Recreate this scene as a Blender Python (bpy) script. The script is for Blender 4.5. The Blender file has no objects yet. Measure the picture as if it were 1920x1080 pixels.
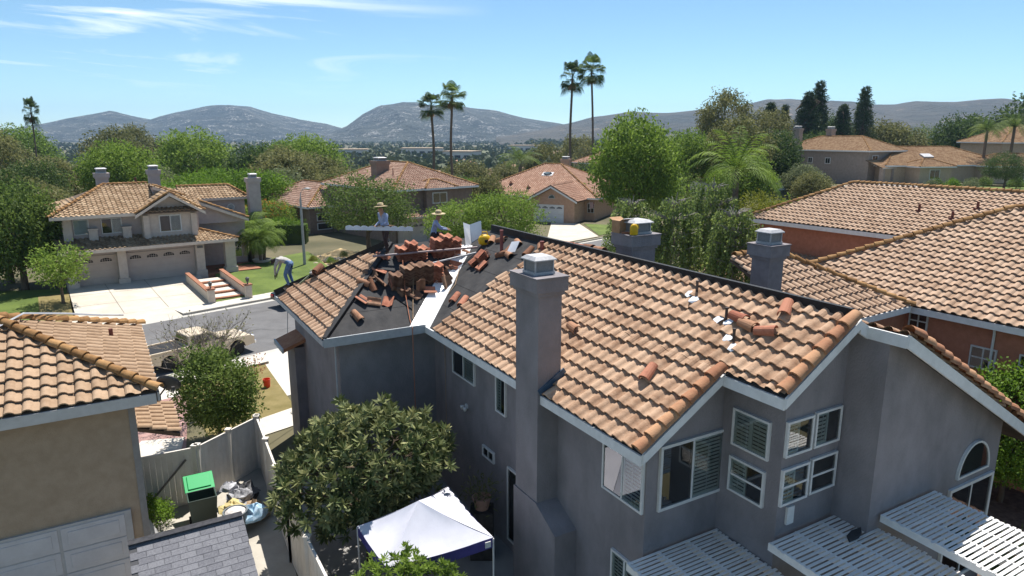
import bpy, bmesh, math, random
import numpy as np
from mathutils import Vector, Matrix
random.seed(7); np.random.seed(7)
R = math.radians
S = bpy.context.scene
C = S.collection
# ---------------------------------------------------------------- camera, sky, sun, exposure
CAM_H = 10.8; PITCH = R(12.6)
cam = bpy.data.objects.new('camera', bpy.data.cameras.new('camera')); C.objects.link(cam)
cam.location = (0, 0, CAM_H); cam.rotation_euler = (R(90) - PITCH, 0, 0)
cam.data.sensor_width = 36; cam.data.lens = 24.0; cam.data.clip_start = .1; cam.data.clip_end = 30000
S.camera = cam
SUN_AZ = R(17); SUN_EL = R(64)          # azimuth clockwise from +Y
W = bpy.data.worlds.new('World'); S.world = W; W.use_nodes = True
wn = W.node_tree; wn.nodes.clear()
def N(nt, t, **kw):
    n = nt.nodes.new(t)
    for k, v in kw.items():
        if k in n.inputs.keys() if isinstance(k, str) else False: n.inputs[k].default_value = v
        else: setattr(n, k, v)
    return n
sky = wn.nodes.new('ShaderNodeTexSky'); sky.sky_type = 'NISHITA'; sky.sun_disc = False
sky.sun_elevation = SUN_EL; sky.sun_rotation = SUN_AZ; sky.altitude = 350
sky.air_density = .75; sky.dust_density = .0; sky.ozone_density = 1.6
bg = wn.nodes.new('ShaderNodeBackground'); bg.inputs[1].default_value = .088
wo = wn.nodes.new('ShaderNodeOutputWorld')
# thin cirrus in the sky: stretched noise on the sky direction, high in the north-west
tc = wn.nodes.new('ShaderNodeTexCoord')
sep = wn.nodes.new('ShaderNodeSeparateXYZ'); wn.links.new(tc.outputs['Generated'], sep.inputs[0])
def M_(op, a, b=None, c=None, clamp=False):
    n = wn.nodes.new('ShaderNodeMath'); n.operation = op; n.use_clamp = clamp
    for i, v in enumerate((a, b, c)):
        if v is None: continue
        if isinstance(v, (int, float)): n.inputs[i].default_value = v
        else: wn.links.new(v, n.inputs[i])
    return n.outputs[0]
cmb = wn.nodes.new('ShaderNodeCombineXYZ'); wn.links.new(M_('ADD', M_('MULTIPLY', sep.outputs[0], 2.6), M_('MULTIPLY', sep.outputs[2], 5.0)), cmb.inputs[0]); wn.links.new(M_('MULTIPLY', sep.outputs[2], 21), cmb.inputs[1]); wn.links.new(M_('MULTIPLY', sep.outputs[1], 2.0), cmb.inputs[2])
nz = wn.nodes.new('ShaderNodeTexNoise'); nz.inputs['Scale'].default_value = 1.15; nz.inputs['Detail'].default_value = 8; nz.inputs['Roughness'].default_value = .6; nz.inputs['Distortion'].default_value = .7
wn.links.new(cmb.outputs[0], nz.inputs['Vector'])
west = M_('MULTIPLY_ADD', sep.outputs[0], -2.2, -.05, True)         # the cirrus lies in the west
cl = M_('MULTIPLY', M_('SUBTRACT', nz.outputs[0], .505), 5.5, None, True)
cl = M_('MULTIPLY', M_('MULTIPLY', cl, west, None, True), M_('MULTIPLY', M_('SUBTRACT', sep.outputs[2], .045), 22, None, True), None, True)
mixc = wn.nodes.new('ShaderNodeMix'); mixc.data_type = 'RGBA'
tint = wn.nodes.new('ShaderNodeMix'); tint.data_type = 'RGBA'; tint.blend_type = 'MULTIPLY'; tint.inputs[0].default_value = 1; tint.inputs[7].default_value = (.83, 1.0, .99, 1); wn.links.new(sky.outputs[0], tint.inputs[6])
wn.links.new(cl, mixc.inputs[0]); wn.links.new(tint.outputs[2], mixc.inputs[6]); mixc.inputs[7].default_value = (9.5, 9.9, 10.4, 1)
wn.links.new(mixc.outputs[2], bg.inputs[0]); wn.links.new(bg.outputs[0], wo.inputs[0])
sd = bpy.data.lights.new('sun', 'SUN'); sd.energy = 4.8; sd.angle = R(.53); sd.color = (1, .955, .89)
sun = bpy.data.objects.new('sun', sd); C.objects.link(sun)
sv = Vector((math.sin(SUN_AZ) * math.cos(SUN_EL), math.cos(SUN_AZ) * math.cos(SUN_EL), math.sin(SUN_EL)))
sun.rotation_euler = sv.to_track_quat('Z', 'Y').to_euler(); sun.location = sv * 60
S.view_settings.view_transform = 'Standard'; S.view_settings.look = 'None'; S.view_settings.exposure = .74; S.view_settings.gamma = 1
S.render.engine = 'CYCLES'
S.cycles.volume_bounces = 0; S.cycles.max_bounces = 5; S.cycles.diffuse_bounces = 2; S.cycles.glossy_bounces = 2; S.cycles.transmission_bounces = 2; S.cycles.transparent_max_bounces = 10

# ---------------------------------------------------------------- materials
MAT = {}
def mat(name, c1, c2=None, rough=.8, scale=3.0, detail=5, bump=0.0, bscale=None, spec=.3, metallic=0, coords='Object', attr=False, objrand=0.0, stops=(.35, .65), trans=0.0, streak=None):
    """Principled material; colour runs between c1 and c2 on noise (plus per-piece value 'tv' and object random)."""
    if name in MAT: return MAT[name]
    m = bpy.data.materials.new(name); m.use_nodes = True; nt = m.node_tree; nt.nodes.clear()
    out = nt.nodes.new('ShaderNodeOutputMaterial'); b = nt.nodes.new('ShaderNodeBsdfPrincipled')
    b.inputs['Roughness'].default_value = rough; b.inputs['Metallic'].default_value = metallic
    b.inputs['Specular IOR Level'].default_value = spec
    c2 = c2 or c1
    tcn = nt.nodes.new('ShaderNodeTexCoord'); L = nt.links.new
    vec = tcn.outputs[coords]
    if streak:
        mpn = nt.nodes.new('ShaderNodeMapping'); mpn.inputs['Scale'].default_value = streak; L(vec, mpn.inputs[0]); vec = mpn.outputs[0]
    if objrand or attr:
        oi = nt.nodes.new('ShaderNodeObjectInfo')
        ad = nt.nodes.new('ShaderNodeVectorMath'); ad.operation = 'ADD'
        sc = nt.nodes.new('ShaderNodeMath'); sc.operation = 'MULTIPLY'; sc.inputs[1].default_value = 37.0; L(oi.outputs['Random'], sc.inputs[0])
        L(vec, ad.inputs[0]); L(sc.outputs[0], ad.inputs[1]); vec = ad.outputs[0]
    nz = nt.nodes.new('ShaderNodeTexNoise'); nz.inputs['Scale'].default_value = scale; nz.inputs['Detail'].default_value = detail; nz.inputs['Roughness'].default_value = .62
    L(vec, nz.inputs['Vector'])
    fac = nz.outputs[0]
    if objrand or attr:
        # piece value: fract(tv + object random) mixed with noise
        at = nt.nodes.new('ShaderNodeAttribute'); at.attribute_name = 'tv'
        s1 = nt.nodes.new('ShaderNodeMath'); s1.operation = 'ADD'; L(at.outputs['Fac'], s1.inputs[0]); L(oi.outputs['Random'], s1.inputs[1])
        s2 = nt.nodes.new('ShaderNodeMath'); s2.operation = 'FRACT'; L(s1.outputs[0], s2.inputs[0])
        s3 = nt.nodes.new('ShaderNodeMath'); s3.operation = 'MULTIPLY_ADD'; w = objrand or .5
        L(s2.outputs[0], s3.inputs[0]); s3.inputs[1].default_value = w; 
        s4 = nt.nodes.new('ShaderNodeMath'); s4.operation = 'MULTIPLY_ADD'; L(fac, s4.inputs[0]); s4.inputs[1].default_value = 1.0; s4.inputs[2].default_value = -w / 2
        L(s4.outputs[0], s3.inputs[2]); fac = s3.outputs[0]
    rp = nt.nodes.new('ShaderNodeValToRGB'); L(fac, rp.inputs[0])
    rp.color_ramp.elements[0].position = stops[0]; rp.color_ramp.elements[0].color = (*c1, 1)
    rp.color_ramp.elements[1].position = stops[1]; rp.color_ramp.elements[1].color = (*c2, 1)
    L(rp.outputs[0], b.inputs['Base Color'])
    if bump:
        n2 = nt.nodes.new('ShaderNodeTexNoise'); n2.inputs['Scale'].default_value = bscale or scale * 6; n2.inputs['Detail'].default_value = 6
        L(vec, n2.inputs['Vector']); bp = nt.nodes.new('ShaderNodeBump'); bp.inputs['Strength'].default_value = bump; bp.inputs['Distance'].default_value = .02
        L(n2.outputs[0], bp.inputs['Height']); L(bp.outputs[0], b.inputs['Normal'])
    sh = b.outputs[0]
    if trans:
        t = nt.nodes.new('ShaderNodeBsdfTranslucent'); L(rp.outputs[0], t.inputs[0]); mx = nt.nodes.new('ShaderNodeMixShader'); mx.inputs[0].default_value = trans
        L(sh, mx.inputs[1]); L(t.outputs[0], mx.inputs[2]); sh = mx.outputs[0]
    L(sh, out.inputs[0]); MAT[name] = m
    return m
def glass(name='window_glass', tint=(.75, .85, .85), dark=.12):
    """thin pane: fresnel reflection over a tinted see-through sheet"""
    if name in MAT: return MAT[name]
    m = bpy.data.materials.new(name); m.use_nodes = True; nt = m.node_tree; nt.nodes.clear(); L = nt.links.new
    out = nt.nodes.new('ShaderNodeOutputMaterial'); tr = nt.nodes.new('ShaderNodeBsdfTransparent'); tr.inputs[0].default_value = (*[t * (1 - dark) for t in tint], 1)
    gl = nt.nodes.new('ShaderNodeBsdfGlossy'); gl.inputs['Roughness'].default_value = .02
    fr = nt.nodes.new('ShaderNodeFresnel'); fr.inputs[0].default_value = 1.7
    ad = nt.nodes.new('ShaderNodeMath'); ad.operation = 'MULTIPLY_ADD'; L(fr.outputs[0], ad.inputs[0]); ad.inputs[1].default_value = 1.1; ad.inputs[2].default_value = .12
    mx = nt.nodes.new('ShaderNodeMixShader'); L(ad.outputs[0], mx.inputs[0]); L(tr.outputs[0], mx.inputs[1]); L(gl.outputs[0], mx.inputs[2]); L(mx.outputs[0], out.inputs[0])
    MAT[name] = m; return m

# ---------------------------------------------------------------- mesh helpers
class MB:
    """collects faces; build() links them as ONE mesh object"""
    def __init__(s, xf=None): s.V = []; s.F = []; s.T = []; s.M = []; s.xf = xf; s.tv = 0.0; s.mi = 0
    def add(s, vs, fs):
        o = len(s.V)
        if s.xf is not None: vs = [s.xf @ Vector(v) for v in vs]
        s.V.extend([tuple(v) for v in vs])
        for f in fs: s.F.append([i + o for i in f]); s.T.append(s.tv); s.M.append(s.mi)
        return s
    def poly(s, pts): return s.add(pts, [list(range(len(pts)))])
    def box(s, x0, x1, y0, y1, z0, z1, m=None):
        v = [(x, y, z) for z in (z0, z1) for y in (y0, y1) for x in (x0, x1)]
        if m is not None: v = [m @ Vector(p) for p in v]
        return s.add(v, [(0, 2, 3, 1), (4, 5, 7, 6), (0, 1, 5, 4), (1, 3, 7, 5), (3, 2, 6, 7), (2, 0, 4, 6)])
    def prism(s, pts, z0, z1):
        n = len(pts); v = [(p[0], p[1], z0) for p in pts] + [(p[0], p[1], z1) for p in pts]
        return s.add(v, [list(range(n))[::-1], list(range(n, 2 * n))] + [(i, (i + 1) % n, n + (i + 1) % n, n + i) for i in range(n)])
    def slab(s, pts, t):
        """polygon in space thickened straight down by t"""
        n = len(pts); v = [tuple(p) for p in pts] + [(p[0], p[1], p[2] - t) for p in pts]
        return s.add(v, [list(range(n)), list(range(n, 2 * n))[::-1]] + [(i, n + i, n + (i + 1) % n, (i + 1) % n) for i in range(n)])
    def extr(s, pts, d):
        """polygon extruded by vector d"""
        n = len(pts); d = Vector(d); v = [tuple(p) for p in pts] + [tuple(Vector(p) + d) for p in pts]
        return s.add(v, [list(range(n)), list(range(n, 2 * n))[::-1]] + [(i, n + i, n + (i + 1) % n, (i + 1) % n) for i in range(n)])
    def bar(s, p, q, w, h, up=(0, 0, 1)):
        """rectangular bar from p to q, w wide, h high (sitting on the line)"""
        p = Vector(p); q = Vector(q); d = (q - p).normalized(); u = Vector(up)
        sx = d.cross(u)
        if sx.length < 1e-4: sx = Vector((1, 0, 0))
        sx.normalize(); n = sx.cross(d)
        v = []
        for e in (p, q):
            for (a, b) in ((-w / 2, 0), (w / 2, 0), (w / 2, h), (-w / 2, h)): v.append(e + sx * a + n * b)
        return s.add(v, [(0, 3, 2, 1), (4, 5, 6, 7), (0, 1, 5, 4), (1, 2, 6, 5), (2, 3, 7, 6), (3, 0, 4, 7)])
    def tube(s, pts, r, n=6, cap=True):
        pts = [Vector(p) for p in pts]; k = len(pts); rs = r if isinstance(r, (list, tuple)) else [r] * k
        vs = []; prev = None
        for i, p in enumerate(pts):
            d = (pts[min(i + 1, k - 1)] - pts[max(i - 1, 0)])
            d = d.normalized() if d.length > 1e-9 else Vector((0, 0, 1))
            a = Vector((0, 0, 1)) if abs(d.z) < .9 else Vector((1, 0, 0))
            x = d.cross(a).normalized(); y = x.cross(d)
            for j in range(n):
                t = 2 * math.pi * j / n; vs.append(p + (x * math.cos(t) + y * math.sin(t)) * rs[i])
        fs = [(i * n + j, i * n + (j + 1) % n, (i + 1) * n + (j + 1) % n, (i + 1) * n + j) for i in range(k - 1) for j in range(n)]
        if cap: fs += [list(range(n))[::-1], list(range((k - 1) * n, k * n))]
        return s.add(vs, fs)
    def lathe(s, prof, c=(0, 0, 0), n=16, sx=1, sy=1):
        vs = [(c[0] + r * math.cos(2 * math.pi * j / n) * sx, c[1] + r * math.sin(2 * math.pi * j / n) * sy, c[2] + z) for r, z in prof for j in range(n)]
        k = len(prof)
        fs = [(i * n + j, i * n + (j + 1) % n, (i + 1) * n + (j + 1) % n, (i + 1) * n + j) for i in range(k - 1) for j in range(n)]
        fs += [list(range(n))[::-1], list(range((k - 1) * n, k * n))]
        return s.add(vs, fs)
    def mesh(s, name):
        me = bpy.data.meshes.new(name); me.from_pydata(s.V, [], s.F)
        if any(s.T):
            at = me.attributes.new('tv', 'FLOAT', 'FACE'); at.data.foreach_set('value', s.T)
        if any(s.M): me.polygons.foreach_set('material_index', s.M)
        me.update(); return me
    def build(s, name, m, parent=None, smooth=False, bevel=0):
        me = s.mesh(name)
        for mm in (m if isinstance(m, (list, tuple)) else [m]): me.materials.append(mm)
        if smooth: me.polygons.foreach_set('use_smooth', [True] * len(me.polygons))
        o = obj(name, me, parent)
        if bevel:
            bv = o.modifiers.new('bevel', 'BEVEL'); bv.width = bevel; bv.segments = 2; bv.limit_method = 'ANGLE'
        return o
def obj(name, me, parent=None):
    o = bpy.data.objects.new(name, me); C.objects.link(o)
    if parent is not None: o.parent = parent
    return o
def tag(o, label, cat, group=None):
    o['label'] = label; o['category'] = cat
    if group: o['group'] = group
    return o
def struct(o): o['kind'] = 'structure'; return o
def stuff(o): o['kind'] = 'stuff'; return o
def thing(name, label, cat, loc=(0, 0, 0), rz=0, group=None):
    o = bpy.data.objects.new(name, None); C.objects.link(o); o.empty_display_size = .3
    o.location = loc; o.rotation_euler = (0, 0, rz); return tag(o, label, cat, group)
def copy_tree(o, parent=None):
    c = o.copy(); C.objects.link(c); c.parent = parent
    for ch in list(o.children): copy_tree(ch, c)
    return c
def arr_mesh(name, V, F, tv=None, smooth=False):
    """numpy verts (n,3), quads (m,4) -> mesh"""
    V = np.asarray(V, np.float32); F = np.asarray(F, np.int32); m, k = F.shape
    me = bpy.data.meshes.new(name); me.vertices.add(len(V)); me.vertices.foreach_set('co', V.ravel())
    me.loops.add(m * k); me.loops.foreach_set('vertex_index', F.ravel())
    me.polygons.add(m); me.polygons.foreach_set('loop_start', np.arange(0, m * k, k, dtype=np.int32))
    if tv is not None:
        at = me.attributes.new('tv', 'FLOAT', 'FACE'); at.data.foreach_set('value', np.asarray(tv, np.float32))
    if smooth: me.polygons.foreach_set('use_smooth', [True] * m)
    me.update(calc_edges=True); return me
def gz(x, y):
    """height of the land: level by the houses, rising to the north-east, falling to a valley in the north-west"""
    def ss(a, b, t): t = np.clip((t - a) / (b - a), 0, 1); return t * t * (3 - 2 * t)
    d = np.hypot(x, y); z = np.zeros_like(np.asarray(x, float) + 0 * np.asarray(y, float))
    z = z + 3.4 * ss(58, 98, .62 * x + .78 * y - 8) * ss(8, 40, x)
    z = z - 9 * ss(95, 190, d) * (1 - ss(5, 60, x)) - 5 * ss(110, 240, d) * ss(5, 60, x)
    return z
# ---------------------------------------------------------------- clay / concrete tile roofs
TW, TE = .30, .35
PROF_HI = ([0, .012, .045, .09, .135, .17, .19, .245, .30], [.0, .034, .062, .073, .062, .034, .010, .0, .003])
PROF_LO = ([0, .03, .09, .15, .19, .30], [0, .05, .073, .05, .004, 0])
def tile_geo(prof, w=TW, e=TE, over=.06, lift=.066, th=.028):
    xs, zs = prof; k = len(xs); f = w / .30
    v = [(x * f, -.006, z + lift - th) for x, z in zip(xs, zs)] + [(x * f, 0, z + lift) for x, z in zip(xs, zs)] * 2 + [(x * f, e + over, z) for x, z in zip(xs, zs)]
    fs = [(i, i + 1, k + i + 1, k + i) for i in range(k - 1)] + [(2 * k + i, 2 * k + i + 1, 3 * k + i + 1, 3 * k + i) for i in range(k - 1)]
    return v, fs
def cap_geo(L=.36, r0=.125, r1=.10, n=7, lift=.035, th=.03, ang=95):
    v = []; a = [R(-ang + 2 * ang * i / (n - 1)) for i in range(n)]
    for r, y, dz in ((r0 - th, -.005, lift), (r0, 0, lift), (r0, 0, lift), (r1, L + .05, 0)):
        v += [(r * math.sin(t), y, r * math.cos(t) + dz) for t in a]
    fs = [(i, i + 1, n + i + 1, n + i) for i in range(n - 1)] + [(2 * n + i, 2 * n + i + 1, 3 * n + i + 1, 3 * n + i) for i in range(n - 1)]
    return v, fs
def clip_poly(pts, P2):
    """clip a face (3D, by its x,y) with a convex 2D polygon (ccw)"""
    for i in range(len(P2)):
        ax, ay = P2[i]; bx, by = P2[(i + 1) % len(P2)]; ex, ey = bx - ax, by - ay
        d = [ex * (p[1] - ay) - ey * (p[0] - ax) for p in pts]; o = []
        for j in range(len(pts)):
            p, q = pts[j], pts[(j + 1) % len(pts)]; dp, dq = d[j], d[(j + 1) % len(pts)]
            if dp >= 0: o.append(p)
            if (dp >= 0) != (dq >= 0):
                t = dp / (dp - dq); o.append(tuple(p[c] + (q[c] - p[c]) * t for c in range(3)))
        pts = o
        if len(pts) < 3: return []
    return pts
class Roof:
    """tiles of one house: the largest-showing ones are objects of their own, the rest one joined part"""
    def __init__(s, house, roof_obj, m, mcap, hi=True, limit=300, w=TW, e=TE):
        s.h = house; s.o = roof_obj; s.m = m; s.mc = mcap; s.limit = limit; s.items = []; s.w = w; s.e = e
        s.prof = PROF_HI if hi else PROF_LO
        s.geo = tile_geo(s.prof, w, e); s.geo_me = None; s.cg = cap_geo(n=7 if hi else 5); s.rng = random.Random(3)
    def face(s, O, u, sl, poly, keep=None, i0=None):
        """O eave origin, u along the eave, sl up the slope (unit vectors, local), poly in (u,s) metres, ccw convex"""
        O = Vector(O); u = Vector(u); sl = Vector(sl); n = u.cross(sl).normalized(); w, e = s.w, s.e
        xs = [p[0] for p in poly]; ys = [p[1] for p in poly]
        def inside(x, y):
            for i in range(len(poly)):
                a, b = poly[i], poly[(i + 1) % len(poly)]
                if (b[0] - a[0]) * (y - a[1]) - (b[1] - a[1]) * (x - a[0]) < -1e-4: return False
            return True
        for j in range(math.floor(min(ys) / e + 1e-3), math.ceil(max(ys) / e - 1e-3)):
            for i in range(math.floor(min(xs) / w + 1e-3), math.ceil(max(xs) / w - 1e-3)):
                x0, y0 = i * w, j * e; cs = [(x0, y0 + .01), (x0 + w, y0 + .01), (x0 + w, y0 + e - .01), (x0, y0 + e - .01)]
                if keep and not keep(x0 + w / 2, y0 + e / 2): continue
                k = sum(inside(*c) for c in cs)
                jit = s.rng.gauss(0, .006)
                M = Matrix.Translation(O + u * (x0 + jit * .5) + sl * (y0 + jit)) @ Matrix((u, sl, n)).transposed().to_4x4() @ Matrix.Rotation(s.rng.gauss(0, .006), 4, 'Z')
                if k == 4: s.items.append((M, None, 'roof_tile', s.m)); continue
                P2 = [(p[0] - x0, p[1] - y0) for p in poly]; vs = []; fs = []
                for f in s.geo[1]:
                    c = clip_poly([s.geo[0][q] for q in f], P2)
                    if len(c) >= 3: fs.append(list(range(len(vs), len(vs) + len(c)))); vs += c
                if len(fs) > 2: s.items.append((M, (vs, fs), 'roof_tile', s.m))
    def caps(s, p, q, m=None, r=1.0, name='ridge_tile', step=.34, lift=.03, roll=0):
        """barrel tiles from p (low end) to q"""
        p = Vector(p); q = Vector(q); d = q - p; L = d.length; d.normalize(); x = d.cross(Vector((0, 0, 1))).normalized(); z = x.cross(d)
        k = max(1, round(L / step)); st = L / k
        for i in range(k):
            M = Matrix.Translation(p + d * (i * st) + z * (lift + s.rng.gauss(0, .004))) @ Matrix((x, d, z)).transposed().to_4x4() @ Matrix.Rotation(roll + s.rng.gauss(0, .02), 4, 'Y') @ Matrix.Diagonal((r, st / .36, r, 1))
            s.items.append((M, s.cg, name, m or s.mc))
    def finish(s, cam_local):
        me_cache = {}
        def key(it): return (it[0].translation - cam_local).length
        s.items.sort(key=key); rest = {}
        for idx, (M, g, name, m) in enumerate(s.items):
            if idx < s.limit:
                if g is None or g is s.cg:
                    kk = (g is None, m.name)
                    if kk not in me_cache:
                        b = MB(); b.add(*(s.geo if g is None else g)); me = b.mesh(name); me.materials.append(m)
                        me.polygons.foreach_set('use_smooth', [len(s.prof[0]) > 6] * len(me.polygons)); me_cache[kk] = me
                    me = me_cache[kk]
                else:
                    b = MB(); b.add(*g); me = b.mesh(name); me.materials.append(m)
                o = obj(name, me, s.o); o.matrix_local = M
            else:
                rest.setdefault(m.name, MB()); b = rest[m.name]; b.xf = M; b.tv = s.rng.uniform(.02, .98); b.add(*(s.geo if g is None else g)); b.mm = m
        for b in rest.values():
            stuff(b.build('roof_tiles', b.mm, s.o))

class House:
    def __init__(s, name, label, cat, deg, a0, b0, z0=0, group=None):
        t = R(deg); s.t = t; s.a0, s.b0, s.z0 = a0, b0, z0; s.c, s.s = math.cos(t), math.sin(t)
        s.e = thing(name, label, cat, (a0 * s.c - b0 * s.s, a0 * s.s + b0 * s.c, z0), t, group)
    def p(s, a, b, z): return Vector((a - s.a0, b - s.b0, z - s.z0))
    def world(s, a, b, z): return Vector((a * s.c - b * s.s, a * s.s + b * s.c, z))
    def cam(s): return Vector((-s.a0, -s.b0, CAM_H - s.z0))
    def prism(s, mb, pts, z0, z1): mb.prism([(a - s.a0, b - s.b0) for a, b in pts], z0 - s.z0, z1 - s.z0)
    def face_uv(s, eaveA, eaveB, zA, up, poly_ab, slope):
        """helper: tile face given eave start (a,b), eave dir, plan up-direction, polygon in plan -> (O,u,sl,poly2d)"""
        O = s.p(eaveA[0], eaveA[1], zA); u = Vector((eaveB[0], eaveB[1], 0)).normalized(); h = Vector((up[0], up[1], 0)).normalized()
        k = math.sqrt(1 + slope * slope); sl = (h + Vector((0, 0, slope))) / k; P = []
        for a, b in poly_ab:
            d = Vector((a - eaveA[0], b - eaveA[1], 0)); P.append((d.dot(u), d.dot(h) * k))
        ar = sum(P[i][0] * P[(i + 1) % len(P)][1] - P[(i + 1) % len(P)][0] * P[i][1] for i in range(len(P)))
        return O, u, sl, (P if ar > 0 else P[::-1])
NRM = {'-a': (-1, 0), '+a': (1, 0), '-b': (0, -1), '+b': (0, 1)}
def window(h, n, left, plane, z0, w, hh, split='v', shutters=(), m=None, tw=.045, depth=.06, arch=False, muntin=0, bars_h=None, gl=None, room=None, name='window'):
    """window on a wall facing n; left = coordinate of its left edge seen from outside along the wall"""
    nx, ny = NRM[n]; nv = Vector((nx, ny, 0)); uv = Vector((0, 0, 1)).cross(nv)
    P0 = h.p(plane, left, z0) if n in ('-a', '+a') else h.p(left, plane, z0)
    M = Matrix((uv, Vector((0, 0, 1)), nv)).transposed().to_4x4(); M.translation = P0
    fm = m or MAT['white_trim']
    f = MB(M)
    def fr(x0, x1, y0, y1, d=depth, d0=-.02): f.box(x0, x1, y0, y1, d0, d)
    if not arch:
        fr(0, w, 0, tw); fr(0, w, hh - tw, hh); fr(0, tw, tw, hh - tw); fr(w - tw, w, tw, hh - tw)
    else:
        k = 14; pts = []
        for i in range(k + 1):
            t = math.pi * i / k; pts.append((w / 2 - w / 2 * math.cos(t), hh * math.sin(t)))
        for i in range(k):
            (x0, y0), (x1, y1) = pts[i], pts[i + 1]; g = lambda x, y: (w / 2 + (x - w / 2) * (1 - 2 * tw / w), y * (1 - tw / hh))
            f.add([(x0, y0, -.02), (x1, y1, -.02), (*g(x1, y1), -.02), (*g(x0, y0), -.02), (x0, y0, depth), (x1, y1, depth), (*g(x1, y1), depth), (*g(x0, y0), depth)],
                  [(4, 7, 6, 5), (0, 4, 5, 1), (2, 6, 7, 3)])
        fr(0, w, -tw * .6, tw * .4)
    if split == 'v': fr(w / 2 - .022, w / 2 + .022, tw, hh - tw, depth - .012)
    if split == 'h': fr(tw, w - tw, hh / 2 - .022, hh / 2 + .022, depth - .012)
    if split == '4':
        fr(w / 2 - .02, w / 2 + .02, tw, hh - tw, depth - .012); fr(tw, w / 2 - .02, hh / 2 - .02, hh / 2 + .02, depth - .014); fr(w / 2 + .02, w - tw, hh / 2 - .02, hh / 2 + .02, depth - .014)
    for i in range(muntin): fr(w * (i + 1) / (muntin + 1) - .012, w * (i + 1) / (muntin + 1) + .012, tw, hh * (.96 if not arch else .72), depth - .02)
    win = f.build(name, fm, h.e)
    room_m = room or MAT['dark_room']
    def quad(x0, x1, y0, y1, z):
        b = MB(M)
        if arch:
            k = 14; b.poly([(w / 2 - (w / 2 - tw * .7) * math.cos(math.pi * i / k), (hh - tw * .7) * math.sin(math.pi * i / k), z) for i in range(k + 1)][::-1])
        else: b.add([(x0, y0, z), (x1, y0, z), (x1, y1, z), (x0, y1, z)], [(0, 1, 2, 3)])
        return b
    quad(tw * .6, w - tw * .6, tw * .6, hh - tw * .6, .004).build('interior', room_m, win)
    if split == 'v' and not arch: halves = [(tw, w / 2 - .022, tw, hh - tw), (w / 2 + .022, w - tw, tw, hh - tw)]
    elif split == 'h': halves = [(tw, w - tw, tw, hh / 2 - .02), (tw, w - tw, hh / 2 + .02, hh - tw)]
    elif split == '4': halves = [(tw, w / 2, tw, hh / 2), (w / 2, w - tw, tw, hh / 2), (tw, w / 2, hh / 2, hh - tw), (w / 2, w - tw, hh / 2, hh - tw)]
    else: halves = [(tw * .7, w - tw * .7, tw * .7, hh - tw * .7)]
    for q in halves: quad(*q, depth - .02).build('pane', gl or MAT['window_glass'], win)
    for k in shutters:                                       # plantation shutters behind the glass, one leaf per half
        x0, x1, y0, y1 = halves[min(k, len(halves) - 1)] if split in ('v',) else ((tw, w / 2, tw, hh - tw) if k == 0 else (w / 2, w - tw, tw, hh - tw))
        b = MB(M); st = .045
        b.box(x0, x0 + st, y0, y1, .006, .03); b.box(x1 - st, x1, y0, y1, .006, .03); b.box(x0 + st, x1 - st, y0, y0 + .06, .006, .03); b.box(x0 + st, x1 - st, y1 - .06, y1, .006, .03)
        y = y0 + .075
        while y < y1 - .09:
            b.add([(x0 + st, y, .008), (x1 - st, y, .008), (x1 - st, y + .066, .03), (x0 + st, y + .066, .03), (x0 + st, y + .008, .006), (x1 - st, y + .008, .006)], [(0, 1, 2, 3), (4, 5, 1, 0)]); y += .078
        b.box((x0 + x1) / 2 - .006, (x0 + x1) / 2 + .006, y0 + .06, y1 - .06, .03, .035)
        b.build('shutter', MAT['shutter_white'], win)
    return win
def chimney(h, a0, a1, b0, b1, z0, z1, m, metal=True, crown=.1, mm=None):
    b = MB(); P = lambda a, bb, z: h.p(a, bb, z)
    def bx(d, za, zb): p = P(a0 - d, b0 - d, za); q = P(a1 + d, b1 + d, zb); b.box(p.x, q.x, p.y, q.y, p.z, q.z)
    bx(0, z0, z1 - .42); bx(crown * .45, z1 - .42, z1 - .33); bx(crown, z1 - .33, z1 - .03); bx(crown + .02, z1 - .03, z1)
    c = b.build('chimney', m, h.e)
    if metal:
        k = MB(); ca, cb = (a0 + a1) / 2, (b0 + b1) / 2; w = min(a1 - a0, b1 - b0) * .40
        def kb(d, za, zb): p = P(ca - d, cb - d, za); q = P(ca + d, cb + d, zb); k.box(p.x, q.x, p.y, q.y, p.z, q.z)
        kb(w * 1.08, z1, z1 + .06); kb(w * 1.2, z1 + .30, z1 + .325)
        p = P(ca, cb, z1 + .325); k.add([(p.x - w * 1.2, p.y - w * 1.2, p.z), (p.x + w * 1.2, p.y - w * 1.2, p.z), (p.x + w * 1.2, p.y + w * 1.2, p.z), (p.x - w * 1.2, p.y + w * 1.2, p.z), (p.x - w * .85, p.y - w * .85, p.z + .07), (p.x + w * .85, p.y - w * .85, p.z + .07), (p.x + w * .85, p.y + w * .85, p.z + .07), (p.x - w * .85, p.y + w * .85, p.z + .07)],
              [(0, 1, 5, 4), (1, 2, 6, 5), (2, 3, 7, 6), (3, 0, 4, 7), (4, 5, 6, 7)])
        for sx in (-1, 1):
            for sy in (-1, 1):
                p = P(ca + sx * w * .95, cb + sy * w * .95, z1 + .06); k.box(p.x - .015, p.x + .015, p.y - .015, p.y + .015, p.z, p.z + .24)
        k.build('chimney_cap', mm or MAT['galvanised'], c)
        g = MB(); p = P(ca - w * .92, cb - w * .92, z1 + .06); q = P(ca + w * .92, cb + w * .92, z1 + .30); g.box(p.x, q.x, p.y, q.y, p.z, q.z); g.build('spark_screen', MAT['mesh_dark'], c)
    return c
mat('white_trim', (.60, .59, .57), (.68, .67, .65), .5, 6)
mat('shutter_white', (.76, .76, .74), (.82, .82, .80), .5, 4)
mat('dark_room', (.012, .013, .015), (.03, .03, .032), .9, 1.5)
mat('galvanised', (.34, .34, .35), (.46, .46, .47), .6, 9, metallic=.25)
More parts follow.
